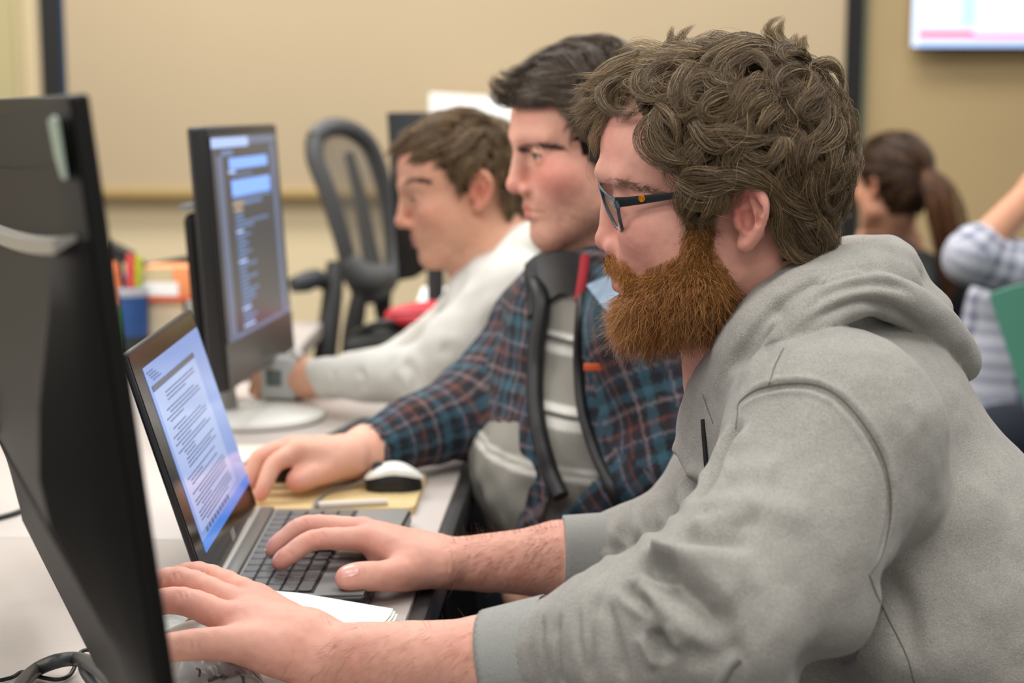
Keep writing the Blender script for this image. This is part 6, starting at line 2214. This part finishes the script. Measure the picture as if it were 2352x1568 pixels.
# ================================================================= things behind the three men
def tubeobj(name, pts, r, m, par, n=6, seg=10):
    b = MB(); P = catmull([np.asarray(p, float) for p in pts], n)
    rs = r if not hasattr(r, '__len__') else list(np.interp(np.linspace(0, 1, len(P)), np.linspace(0, 1, len(r)), r))
    b.tube(P, rs, seg)
    return b.build(name, m, par, smooth=True)


def net_mat():
    m = bpy.data.materials.new('chair_mesh'); m.use_nodes = True
    nt = m.node_tree; N, L = nt.nodes, nt.links
    p = N['Principled BSDF']; p.inputs['Base Color'].default_value = (*srgb((86, 84, 80)), 1); p.inputs['Roughness'].default_value = .7
    tr = N.new('ShaderNodeBsdfTransparent'); mx = N.new('ShaderNodeMixShader')
    tc = N.new('ShaderNodeTexCoord'); mp = N.new('ShaderNodeMapping'); mp.inputs['Scale'].default_value = (330, 330, 330)
    ck = N.new('ShaderNodeTexChecker'); ck.inputs['Scale'].default_value = 1
    L.new(tc.outputs['Object'], mp.inputs['Vector']); L.new(mp.outputs['Vector'], ck.inputs['Vector'])
    mr = N.new('ShaderNodeMapRange'); mr.inputs['To Min'].default_value = .38; mr.inputs['To Max'].default_value = .80
    L.new(ck.outputs['Fac'], mr.inputs['Value']); L.new(mr.outputs['Result'], mx.inputs['Fac'])
    L.new(tr.outputs[0], mx.inputs[1]); L.new(p.outputs[0], mx.inputs[2]); L.new(mx.outputs[0], N['Material Output'].inputs['Surface'])
    return m


chair_m = mat('chair_grey', (74, 75, 76), .5)
chaird_m = mat('chair_dark', (38, 39, 39), .55)
D0 = 3.70
t = thing('office_chair', 'grey mesh-backed office chair standing empty behind the code screen', 'chair', (-.36, 3.72, 0))
lp = [(722, 318, 3.62), (752, 294, 3.64), (800, 296, 3.70), (845, 330, 3.76), (872, 392, 3.80), (892, 470, 3.83), (902, 560, 3.84), (900, 632, 3.82), (868, 672, 3.76), (832, 672, 3.71), (806, 620, 3.68), (784, 540, 3.65), (752, 440, 3.62), (724, 366, 3.61)]
ring = catmull([U(*p) for p in lp + [lp[0]]], 6)
b = MB(); b.tube(ring, .022, 10); b.build('back_frame', chair_m, t, smooth=True)
c = np.mean(ring, 0)
b = MB(); kk = len(ring) - 1
V = [c + np.array([.02, -.02, 0])] + [p * .55 + c * .45 + np.array([.012, -.012, 0]) for p in ring[:-1]] + list(ring[:-1])
F = [(0, 1 + i, 1 + (i + 1) % kk) for i in range(kk)] + [(1 + i, 1 + kk + i, 1 + kk + (i + 1) % kk, 1 + (i + 1) % kk) for i in range(kk)]
b.add(V, F); b.build('back_mesh', net_mat(), t, smooth=True)
tubeobj('back_spine', [U(800, 350, 3.74), U(826, 450, 3.77), U(846, 560, 3.78), U(866, 660, 3.76)], [.012, .016, .020, .026], chair_m, t)
tubeobj('lumbar_pad', [U(790, 596, 3.66), U(835, 640, 3.70), U(884, 630, 3.78)], [.028, .040, .028], mat('chair_mid', (88, 88, 88), .6), t)
seatz = .50
b = MB(); sc_ = UZ(840, 900, seatz); sc_ = np.array([-.28, 3.75, seatz])
b.lathe([(0, -.035), (.20, -.03), (.235, 0), (.22, .03), (0, .04)], tuple(sc_), 32); b.build('seat', chaird_m, t, smooth=True)
tubeobj('back_post', [U(880, 655, 3.78), U(890, 740, 3.82), sc_ + np.array([.10, .05, 0])], .022, chaird_m, t)
for pts in (([U(770, 604, 3.60), U(764, 680, 3.58), U(752, 780, 3.56), U(742, 860, 3.55)]), ([U(828, 668, 3.70), U(818, 720, 3.70), U(808, 790, 3.70), U(812, 860, 3.70)])):
    tubeobj('arm_post', pts, [.020, .024, .026, .028], chaird_m, t)
tubeobj('armrest', [U(672, 655, 3.50), U(700, 648, 3.52), U(728, 640, 3.55), U(764, 660, 3.60)], [.018, .024, .022, .016], mat('armrest', (44, 47, 52), .55), t)
tubeobj('gas_column', [sc_ + np.array([0, 0, -.03]), sc_ + np.array([0, 0, -.40])], .028, chaird_m, t)
for k in range(5):
    a = 2 * math.pi * k / 5 + .3
    e = np.array([sc_[0] + .30 * math.cos(a), sc_[1] + .30 * math.sin(a), .06])
    lg = tubeobj('leg', [np.array([sc_[0], sc_[1], .11]), e], [.026, .018], chaird_m, t, 4)
    b = MB(); b.lathe([(0, -.03), (.02, -.028), (.03, 0), (.02, .028), (0, .03)], (e[0], e[1], .03), 16); b.build('caster', black_m, lg, smooth=True)

# portrait monitor behind the farthest man
t = thing('monitor', 'dark upright monitor behind the white-hooded person\'s face', 'monitor', (-.2, 3.1, 0))
q = [U(888, 258, 3.05), U(966, 258, 3.18), U(972, 606, 3.20), U(915, 646, 3.07)]
back = np.array([.03, .06, 0])
b = MB(); b.hexa([q[3], q[2], q[2] + back, q[3] + back], [q[0], q[1], q[1] + back, q[0] + back]); b.build('casing', mat('monitor_dark', (22, 24, 24), .4), t, bevel=.004)
mid_ = (q[2] + q[3]) / 2 + back * .5
tubeobj('stand', [mid_ + np.array([.03, .05, .2]), mid_ + np.array([.03, .05, 0]), np.array([mid_[0] + .03, mid_[1] + .05, DZ])], .018, dgrey_m, t)
b = MB(); b.lathe([(0, 0), (.10, 0), (.10, .008), (0, .012)], (mid_[0] + .03, mid_[1] + .05, DZ), 32); b.build('foot', dgrey_m, t, smooth=True)
# side table that carries it
t = thing('table', 'dark table beside the wall behind the white-hooded person', 'table', (.05, 3.3, 0))
b = MB(); b.box((-.26, 2.90, DZ - .035), (.62, 3.52, DZ)); b.build('tabletop', mat('table_dark', (66, 64, 60), .5), t, bevel=.003)
for x_ in (-.22, .58):
    for y_ in (2.94, 3.48):
        b = MB(); b.box((x_ - .02, y_ - .02, 0), (x_ + .02, y_ + .02, DZ - .035)); b.build('leg', black_m, t)
# red pouch, dark cloth and white paper on it
rc = UZ(958, 792, DZ)
t = thing('pouch', 'bright red soft pouch beside the white sleeve', 'pouch', (U(960, 742, 3.1)[0], 3.1, DZ))
ec = U(962, 742, 3.00) + np.array([0, 0, .012])
Vp, Fp = nets(Field([ell(ec, (.058, .06, .022), k=0), ell(ec + np.array([.025, 0, -.010]), (.04, .05, .026), k=.02), cone(ec + np.array([-.05, 0, -.002]), ec + np.array([.03, 0, .012]), .014, .018, k=.02)]), ec - .12, ec + .12, .005, smooth=1)
link('body', np_mesh('body', Vp, Fp, mat('red_nylon', (198, 44, 58), .55, noise=.08, nscale=40)), t)
tubeobj('zipper', [ec + np.array([-.05, -.055, .012]), ec + np.array([0, -.066, .016]), ec + np.array([.05, -.055, .014])], .003, mat('zip_red', (120, 26, 34), .5), t)
t = thing('bag', 'black soft bag lying under the red pouch', 'bag', tuple(U(900, 800, 3.15)))
ec = U(905, 782, 3.03) + np.array([0, 0, .006])
Vp, Fp = nets(Field([ell(ec, (.085, .07, .030), k=0), ell(ec + np.array([.06, 0, -.012]), (.075, .07, .028), k=.03), ell(ec + np.array([-.05, -.01, -.012]), (.045, .05, .022), k=.02)]), ec - .2, ec + .2, .007, smooth=1)
link('body', np_mesh('body', Vp, Fp, mat('dark_bag', (52, 54, 52), .8, noise=.2, nscale=30)), t)
tubeobj('strap', [ec + np.array([-.09, -.02, .0]), ec + np.array([-.02, -.06, .035]), ec + np.array([.06, -.04, .03])], .008, black_m, t)
t = thing('paper_stack', 'white papers leaning above the red pouch', 'paper', tuple(U(990, 700, 3.3)))
for k in range(3):
    b = MB(); o_ = np.array([.004 * k, .012 * k, 0])
    P_ = [U(952, 712, 3.34) + o_, U(1050, 712, 3.34) + o_, U(1046, 664, 3.40) + o_, U(970, 660, 3.40) + o_]
    b.add(P_ + [p + np.array([0, .002, 0]) for p in P_], [(0, 1, 2, 3), (7, 6, 5, 4), (0, 4, 5, 1), (1, 5, 6, 2), (2, 6, 7, 3), (3, 7, 4, 0)]); b.build('sheet', paper_m, t)
b = MB(); b.box(U(946, 790, 3.39), U(1060, 714, 3.43)); b.build('tray', dgrey_m, t, bevel=.004)

# white board at the wall behind the heads
t = thing('whiteboard', 'plain white board against the wall between the two heads', 'whiteboard', tuple(U(1080, 260, 4.9)))
q = [U(984, 330, 4.9), U(1300, 345, 4.9), U(1300, 232, 4.9), U(986, 213, 4.9)]
b = MB(); b.add(q + [p + np.array([0, .03, 0]) for p in q], [(0, 1, 2, 3), (7, 6, 5, 4), (0, 4, 5, 1), (1, 5, 6, 2), (2, 6, 7, 3), (3, 7, 4, 0)]); b.build('panel', mat('board_white', (238, 238, 234), .6), t, bevel=.003)
for x_, s_ in ((1010, 1), (1270, 1)):
    p_ = U(x_, 335, 4.92)
    tubeobj('leg', [p_, np.array([p_[0], p_[1] + .02, .0])], .014, grey_m, t)

# pen cup, markers, boxes on the far table
CZ = DZ - .002
cc = UZ(304, 822, CZ)
t = thing('pen_cup', 'blue pen cup with a pale rim, dark at its foot', 'cup', tuple(cc))
sC = cc[1] / FPX
hC = (822 - 655) * sC
b = MB(); b.lathe([(0, 0), (.031, 0), (.033, hC * .33)], tuple(cc), 32); b.build('base', mat('cup_base', (34, 40, 46), .6), t, smooth=True)
b = MB(); b.lathe([(.033, hC * .33), (.0345, hC * .9), (.0345, hC * .93)], tuple(cc), 32); b.build('body', mat('cup_blue', (28, 70, 128), .5, noise=.15, nscale=20), t, smooth=True, angle=80)
b = MB(); b.lathe([(.0348, hC * .88), (.036, hC * .89), (.036, hC), (.031, hC), (.031, hC * .9), (0, hC * .88)], tuple(cc), 32); b.build('rim', mat('cup_rim', (186, 192, 204), .4), t, smooth=True, angle=50)


def marker(label, x0, y0, x1, y1, dy, r, col, name='marker'):
    p0 = UY(x0, y0, cc[1] + dy); p1 = UY(x1, y1, cc[1] + dy)
    m_ = thing(name, label, 'pen', tuple(p0))
    tubeobj('barrel', [p0, p0 + (p1 - p0) * .72], r, mat('ink_%d_%d' % col[:2], col, .45), m_, 2)
    tubeobj('cap', [p0 + (p1 - p0) * .72, p1], [r * 1.08, r * 1.0, r * .8], mat('ink_%d_%d' % col[:2], col, .45), m_, 2)


marker('red marker standing in the blue cup', 303, 720, 299, 584, -.008, .0085, (214, 72, 74))
marker('yellow-green marker standing in the blue cup', 313, 720, 318, 588, -.004, .0080, (180, 190, 40))
marker('dark green marker behind the red one', 283, 720, 272, 596, .014, .0080, (24, 52, 48))
marker('orange-handled tool leaning at the cup edge', 272, 700, 256, 602, -.018, .0115, (230, 128, 78), 'scissors')
marker('green marker upright beside the blue cup', 268, 820, 271, 705, -.03, .006, (46, 120, 52))
# purple box behind the cup
p0 = UY(266, 822, cc[1] + .06)
t = thing('card_box', 'dusty blue card box behind the pen cup', 'box', tuple(p0))
p1 = UY(330, 640, cc[1] + .06)
b = MB(); b.box((p0[0], p0[1], CZ), (p1[0], p0[1] + .05, p1[2])); b.build('body', mat('dusty_blue', (76, 84, 128), .7), t, bevel=.003)
b = MB(); b.box((p0[0], p0[1], p1[2]), (p1[0], p0[1] + .05, p1[2] + .004)); b.build('lid', mat('dusty_blue2', (98, 104, 142), .7), t)
# cream box with an orange and white package on top
yb = cc[1] + .02
p0, p1 = UY(338, 822, yb), UY(430, 690, yb)
t = thing('carton', 'tall cream carton under the orange package', 'box', tuple(p0))
b = MB(); b.box((p0[0], yb, CZ), (p1[0], yb + .08, p1[2])); b.build('body', mat('cream_card', (226, 212, 180), .8), t, bevel=.003)
b = MB(); b.box((p0[0] - .0015, yb - .0015, CZ), (p1[0] + .0015, yb + .08, CZ + .045)); b.build('pink_band', mat('peach_band', (232, 176, 152), .8), t)
p2, p3 = UY(330, 690, yb - .01), UY(441, 612, yb - .01)
t = thing('package', 'orange package with a white label and tan side', 'package', tuple(p2))
z0_ = p1[2] + .0005
b = MB(); b.box((p2[0], yb - .015, z0_), (p3[0], yb + .07, z0_ + (p3[2] - p2[2]))); b.build('body', mat('package_orange', (240, 150, 96), .6), t, bevel=.004)
hh_ = p3[2] - p2[2]
b = MB(); b.box((p2[0] + .001, yb - .0165, z0_ + .16 * hh_), (p2[0] + .72 * (p3[0] - p2[0]), yb - .0145, z0_ + .56 * hh_)); b.build('white_label', paper_m, t)
b = MB(); b.box((p2[0] + .001, yb - .0165, z0_ + .56 * hh_), (p2[0] + .62 * (p3[0] - p2[0]), yb - .0145, z0_ + .98 * hh_)); b.build('tan_panel', mat('tan_card', (206, 190, 150), .8), t)
b = MB(); b.box((p2[0] + .004, yb - .0165, z0_), (p3[0] - .002, yb - .0145, z0_ + .13 * hh_)); b.build('red_band', mat('red_orange', (212, 88, 46), .6), t)
# dark lamp arm over the cup
t = thing('desk_lamp', 'black folding desk lamp reaching over the pen cup', 'lamp', tuple(UY(250, 822, cc[1] + .10)))
ft = UZ(225, 800, CZ); yl = cc[1] + .17
tubeobj('foot', [np.array([UY(240, 800, yl)[0], yl, CZ]), np.array([UY(240, 800, yl)[0], yl, CZ + .02])], .05, black_m, t, 2, 20)
tubeobj('stem', [np.array([UY(240, 800, yl)[0], yl, CZ + .02]), UY(236, 640, yl), UY(240, 570, yl)], .009, black_m, t)
b = MB()
P_ = [UY(238, 552, yl), UY(300, 584, yl), UY(300, 604, yl), UY(238, 604, yl)]
b.add(P_ + [p + np.array([0, .05, 0]) for p in P_], [(0, 1, 2, 3), (7, 6, 5, 4), (0, 4, 5, 1), (1, 5, 6, 2), (2, 6, 7, 3), (3, 7, 4, 0)]); b.build('shade', black_m, t, bevel=.004)
b = MB()
P_ = [UY(325, 622, yl), UY(326, 608, yl), UY(432, 588, yl), UY(434, 606, yl)]
b.add(P_ + [p + np.array([0, .03, 0]) for p in P_], [(0, 1, 2, 3), (7, 6, 5, 4), (0, 4, 5, 1), (1, 5, 6, 2), (2, 6, 7, 3), (3, 7, 4, 0)]); b.build('arm', mat('lamp_arm', (34, 36, 34), .5), t, bevel=.003)
tubeobj('joint', [UY(296, 594, yl + .025), UY(330, 614, yl + .025)], .012, black_m, t, 2)
# black and white stapler-like clip by the carton
t = thing('utility_knife', 'slim black and grey tool standing between the carton and the computer', 'tool', tuple(UY(440, 820, yb - .05)))
tubeobj('sheath', [UY(437, 822, yb - .05), UY(434, 690, yb - .05)], .011, black_m, t, 3)
tubeobj('blade_cover', [UY(443, 740, yb - .064), UY(438, 690, yb - .064)], .008, mat('tool_grey', (176, 178, 172), .4), t, 3)
tubeobj('pink_tip', [UY(459, 790, yb - .06), UY(456, 752, yb - .06)], .009, mat('pink_tip', (206, 150, 136), .5), t, 3)

# ================================================================= people at the back right
wom = thing('person', 'person with a brown ponytail seated with back turned, in front of the wall', 'person', (1.0, 3.9, .45))
H4 = Head((1972, 452), 3.95, yaw=-58, pitch=4.0, scale=.96, opts=dict(nose=-.004, brow=-.003, ear=.9))
nb4 = U(2040, 570, 3.98)
b4 = H4.prims() + [cone(H4.W((-.025, 0, -.045)), nb4, .046, .05, k=.02), cone(nb4, nb4 + np.array([.02, 0, -.45]), .085, .10, k=.04), cone(nb4 + np.array([-.14, .05, -.06]), nb4 + np.array([.14, -.05, -.06]), .045, .045, k=.03)]
body_mesh('body', b4, nb4 - np.array([.4, .4, .7]), nb4 + np.array([.4, .4, .4]), .006, wom, lambda V: skin_color(V, H4, (214, 158, 128), (208, 120, 100), dict(cheek=.3)))
po4 = [(.088, .10), (.080, .06), (.05, .05), (.02, .015), (-.005, .03), (-.02, .025), (-.03, -.04), (-.045, -.07), (-.2, -.09), (-.2, .3), (.1, .3)]
cv4, cf4, _ = cap_mesh(po4, .006, .002, 33)
ST4 = []
for i, (Gp, Np) in enumerate(grow_locks(on_skull(sample_on(cv4, cf4, 220, 35)), lambda q: norm(np.array([-.085, 0, .035]) - q), lambda q: min(.11, .02 + .9 * float(np.linalg.norm(q - np.array([-.095, 0, .035])))), lambda q: .002, .07, lambda q: .004, seed=35, rand=.1)):
    ST4.append(lock_strands(Gp, Np, 12, .008, seed=7000 + i))
tail = [np.array(p) for p in ((-.100, 0, .040), (-.130, -.004, .02), (-.150, -.012, -.05), (-.150, -.03, -.14), (-.135, -.05, -.22), (-.125, -.055, -.30))]
tg = np.array(catmull(tail, 6)); Lt = np.linspace(0, len(tg) - 1, 14); tg = np.stack([np.interp(Lt, np.arange(len(tg)), tg[:, k]) for k in range(3)], -1)
for i in range(16):
    rg_ = np.random.default_rng(7700 + i)
    off = rg_.normal(0, .013, 3) * np.array([1, 1.3, .3])
    sw_ = np.sin(np.linspace(0, math.pi, 14))[:, None] * off[None] * 1.6
    ST4.append(lock_strands(tg + sw_, np.tile(np.array([0, 1.0, 0]), (14, 1)), 34, .014, spread_tip=.6, frizz=.003, seed=7800 + i))
n4 = sum(len(s) for s in ST4)
c4 = strand_cols(n4, (66, 44, 28), .22, 34, .18, (140, 96, 56))
c4[-16 * 34:] *= np.array([1.9, 1.7, 1.5])
hair_object('hair', H4, wom, ST4, .0008, c4, hairm1, (cv4, cf4), np.array(srgb((44, 30, 22))))['kind'] = 'stuff'
dk_m = mat('black_jacket', (19, 21, 22), .85, noise=.2, nscale=40)
jv = [cone(nb4 + np.array([.0, 0, -.10]), nb4 + np.array([.05, .0, -.45]), .13, .15, k=0), cone(nb4 + np.array([-.17, .06, -.09]), nb4 + np.array([.17, -.06, -.09]), .065, .065, k=.05), cone(nb4 + np.array([.17, -.06, -.09]), nb4 + np.array([.20, -.02, -.36]), .06, .05, k=.04), cone(nb4 + np.array([-.17, .06, -.09]), nb4 + np.array([-.22, .05, -.34]), .06, .05, k=.04)]
V, F = nets(Field(jv), nb4 - np.array([.5, .4, .7]), nb4 + np.array([.5, .4, .1]), .010, smooth=2)
link('jacket', np_mesh('jacket', V, F, dk_m), wom)
ch = thing('office_chair', 'dark high-backed chair behind the ponytailed person', 'chair', (nb4[0], nb4[1] - .3, 0))
b = MB()
q0, q1, q2, q3 = U(1940, 530, 3.62), U(2130, 560, 3.60), U(2160, 900, 3.56), U(1930, 900, 3.58)
dk2 = mat('chair_black_green', (23, 30, 28), .7)
P_ = []
for i in range(9):
    for j in range(9):
        u, v = i / 8, j / 8
        p = (q0 * (1 - u) + q1 * u) * (1 - v) + (q3 * (1 - u) + q2 * u) * v
        P_.append(p + np.array([0, .05 * (2 * u - 1) ** 2 * -1, -.05 * (2 * u - 1) ** 4 * (1 - v)]))
F_ = [(i * 9 + j, (i + 1) * 9 + j, (i + 1) * 9 + j + 1, i * 9 + j + 1) for i in range(8) for j in range(8)]
nP = len(P_)
P2 = [p + np.array([.01, .045, 0]) for p in P_]
bd_e = [(i * 9, (i + 1) * 9) for i in range(8)] + [((i + 1) * 9 + 8, i * 9 + 8) for i in range(8)] + [(j + 1, j) for j in range(8)] + [(72 + j, 72 + j + 1) for j in range(8)]
b.add(P_ + P2, F_ + [tuple(x + nP for x in f[::-1]) for f in F_] + [(a, c_, c_ + nP, a + nP) for a, c_ in bd_e]); b.build('backrest', dk2, ch, smooth=True, angle=60)
sb = (q2 + q3) / 2
b = MB(); b.lathe([(0, -.04), (.22, -.035), (.25, 0), (.23, .03), (0, .035)], (sb[0] - .02, sb[1] + .28, .46), 32); b.build('seat', dk2, ch, smooth=True)
tubeobj('back_post', [sb + np.array([0, .03, .1]), sb + np.array([0, .04, -.2]), np.array([sb[0], sb[1] + .2, .43])], .025, black_m, ch)
tubeobj('gas_column', [np.array([sb[0] - .02, sb[1] + .28, .43]), np.array([sb[0] - .02, sb[1] + .28, .08])], .028, black_m, ch)
for k in range(5):
    a = 2 * math.pi * k / 5
    tubeobj('leg', [np.array([sb[0] - .02, sb[1] + .28, .10]), np.array([sb[0] - .02 + .3 * math.cos(a), sb[1] + .28 + .3 * math.sin(a), .03])], [.026, .02], black_m, ch, 3)

# checked-shirt person whose arm reaches in at the edge
p5_ = thing('person', 'person in a pale checked shirt, forearm raised, cut off by the picture edge', 'person', (1.2, 3.3, .45))
H5 = Head((2395, 400), 3.35, yaw=-20, pitch=8, scale=1.0, opts=dict(nose=-.002, brow=0))
nb5 = U(2500, 560, 3.42)
SA, EA5, WA = U(2420, 640, 3.22), U(2232, 588, 3.18), U(2385, 425, 3.20)
SB, EB5, WB = U(2480, 640, 3.62), U(2370, 800, 3.80), U(2310, 870, 3.85)
b5 = H5.prims() + [cone(H5.W((-.025, 0, -.045)), nb5, .05, .055, k=.02), cone(nb5, nb5 + np.array([.02, 0, -.5]), .09, .11, k=.04), cone(SA, nb5, .045, .05, k=.03), cone(SB, nb5, .045, .05, k=.03),
                   cone(SA, EA5, .045, .040, k=.03), cone(EA5, WA, .040, .028, k=.02), cone(WA, U(2420, 410, 3.22), .032, .038, k=.02), cone(SB, EB5, .045, .038, k=.03), cone(EB5, WB, .036, .026, k=.02)]
for j in range(4):
    o_ = np.array([0, .022 * (j - 1.5), 0])
    b5.append(chain([U(2415, 412, 3.22) + o_, U(2440, 385, 3.22) + o_, U(2462, 372, 3.22) + o_, U(2478, 374, 3.22) + o_], [.0105, .0095, .0085, .0075], k=.004))
b5.append(chain([U(2400, 418, 3.20), U(2412, 430, 3.17), U(2432, 432, 3.15)], [.014, .012, .010], k=.01))
body_mesh('body', b5, np.array([.85, 2.9, .55]), np.array([1.6, 3.95, 1.55]), .006, p5_, lambda V: skin_color(V, H5, (206, 152, 122), (204, 118, 98), dict(cheek=.3)))
for s_ in (1, -1): eye_obj(H5, s_, p5_, (80, 64, 50))
s5 = [cone(nb5 + np.array([0, 0, -.12]), nb5 + np.array([-.03, 0, -.55]), .13, .15, k=0, flat=(.2, 1, 0), q=.75), cone(SA, nb5, .062, .066, k=.04), cone(SB, nb5, .062, .066, k=.04), cone(SA, EA5, .064, .056, k=.04),
      cone(EA5, EA5 + (WA - EA5) * .10, .055, .050, k=.02), cone(SB, EB5, .06, .055, k=.04), cone(EB5, WB + (EB5 - WB) * .3, .052, .045, k=.02), cone(U(2300, 700, 3.38), U(2290, 920, 3.42), .075, .10, k=.06)]
V, F = nets(Field(s5), np.array([.8, 2.85, .45]), np.array([1.7, 4.0, 1.5]), .006, smooth=1)
V += normals(V, F) * (.005 * vnoise(V, 16, 61))[:, None]
ua, va, da = arm_uv(V, [SA, EA5, WA])
uu = np.where(da < .085, va, (V - nb5) @ np.array([.5, .85, 0])); vv = np.where(da < .085, ua, V[:, 2])
C = plaid(uu, vv, [(0, .62, (196, 198, 210)), (.62, .82, (66, 72, 98)), (.82, 1, (120, 126, 150))], .034)
me = np_mesh('shirt', V, F, mat('check_shirt', (190, 192, 204), .9, attr='Col')); set_col(me, C); link('shirt', me, p5_)
cv5, cf5, _ = cap_mesh([(.088, .10), (.075, .05), (.04, .03), (.0, .02), (-.02, -.02), (-.05, -.06), (-.2, -.07), (-.2, .3), (.1, .3)], .007, .003, 43)
ST5 = [lock_strands(G_, N_, 10, .008, seed=8000 + i) for i, (G_, N_) in enumerate(grow_locks(on_skull(sample_on(cv5, cf5, 160, 45)), flow3, lambda q: .04, lambda q: .003, .05, lambda q: .006, seed=45, rand=.3))]
n5 = sum(len(s) for s in ST5)
hair_object('hair', H5, p5_, ST5, .0007, strand_cols(n5, (60, 46, 34), .25, 44), hairm1, (cv5, cf5), np.array(srgb((40, 31, 24))))['kind'] = 'stuff'
V, F = nets(Field([cone((1.30, 3.30, .52), (1.00, 3.12, .54), .10, .08, k=0), cone((1.32, 3.55, .52), (1.05, 3.40, .54), .10, .08, k=.03), cone((1.3, 3.3, .54), (1.32, 3.55, .54), .13, .13, k=.05), cone((1.0, 3.12, .54), (1.02, 3.12, .08), .07, .05, k=.03), cone((1.05, 3.40, .54), (1.07, 3.40, .08), .07, .05, k=.03)]),
            np.array([.8, 2.9, .0]), np.array([1.6, 3.9, .8]), .012, smooth=2)
link('trousers', np_mesh('trousers', V, F, mat('navy_cloth', (24, 30, 44), .9)), p5_)

# green plastic chair at the edge
gc = thing('chair', 'green plastic shell chair cut off by the picture edge', 'chair', (1.2, 2.72, 0))
b = MB(); P_ = []
tl_, bl_ = U(2272, 676, 2.70), U(2372, 985, 2.72)
for i in range(13):
    u = i / 12
    for j in range(9):
        v = j / 8
        lft = tl_ * (1 - v) + bl_ * v
        p = lft + np.array([.34 * u * (1 + .0 * v), .05 * math.sin(u * math.pi) + .10 * u, -.035 * u * (1 - v) + .03 * math.sin(math.pi * u) * (1 - v)])
        P_.append(p)
F_ = [(i * 9 + j, (i + 1) * 9 + j, (i + 1) * 9 + j + 1, i * 9 + j + 1) for i in range(12) for j in range(8)]
nP = len(P_); P2 = [p + np.array([.004, .016, 0]) for p in P_]
bd_e = [(i * 9, (i + 1) * 9) for i in range(12)] + [((i + 1) * 9 + 8, i * 9 + 8) for i in range(12)] + [(j + 1, j) for j in range(8)] + [(108 + j, 108 + j + 1) for j in range(8)]
b.add(P_ + P2, F_ + [tuple(x + nP for x in f[::-1]) for f in F_] + [(a, c_, c_ + nP, a + nP) for a, c_ in bd_e]); b.build('backrest', green_m, gc, smooth=True, angle=50)
s0 = bl_
b = MB(); b.box((s0[0] - .02, s0[1] - .34, .44), (s0[0] + .40, s0[1] + .08, .458)); b.build('seat', green_m, gc, bevel=.008)
tubeobj('back_rail', [bl_ + np.array([.05, .02, .05]), np.array([s0[0] + .05, s0[1] + .05, .62]), np.array([s0[0] + .05, s0[1] + .04, .45])], .011, grey_m, gc)
tubeobj('back_rail', [bl_ + np.array([.32, .10, .05]), np.array([s0[0] + .32, s0[1] + .09, .62]), np.array([s0[0] + .32, s0[1] + .06, .45])], .011, grey_m, gc)
for x_ in (.02, .36):
    for y_ in (-.30, .04):
        tubeobj('leg', [np.array([s0[0] + x_, s0[1] + y_, .44]), np.array([s0[0] + x_, s0[1] + y_ * 1.15, 0])], .011, grey_m, gc, 2)
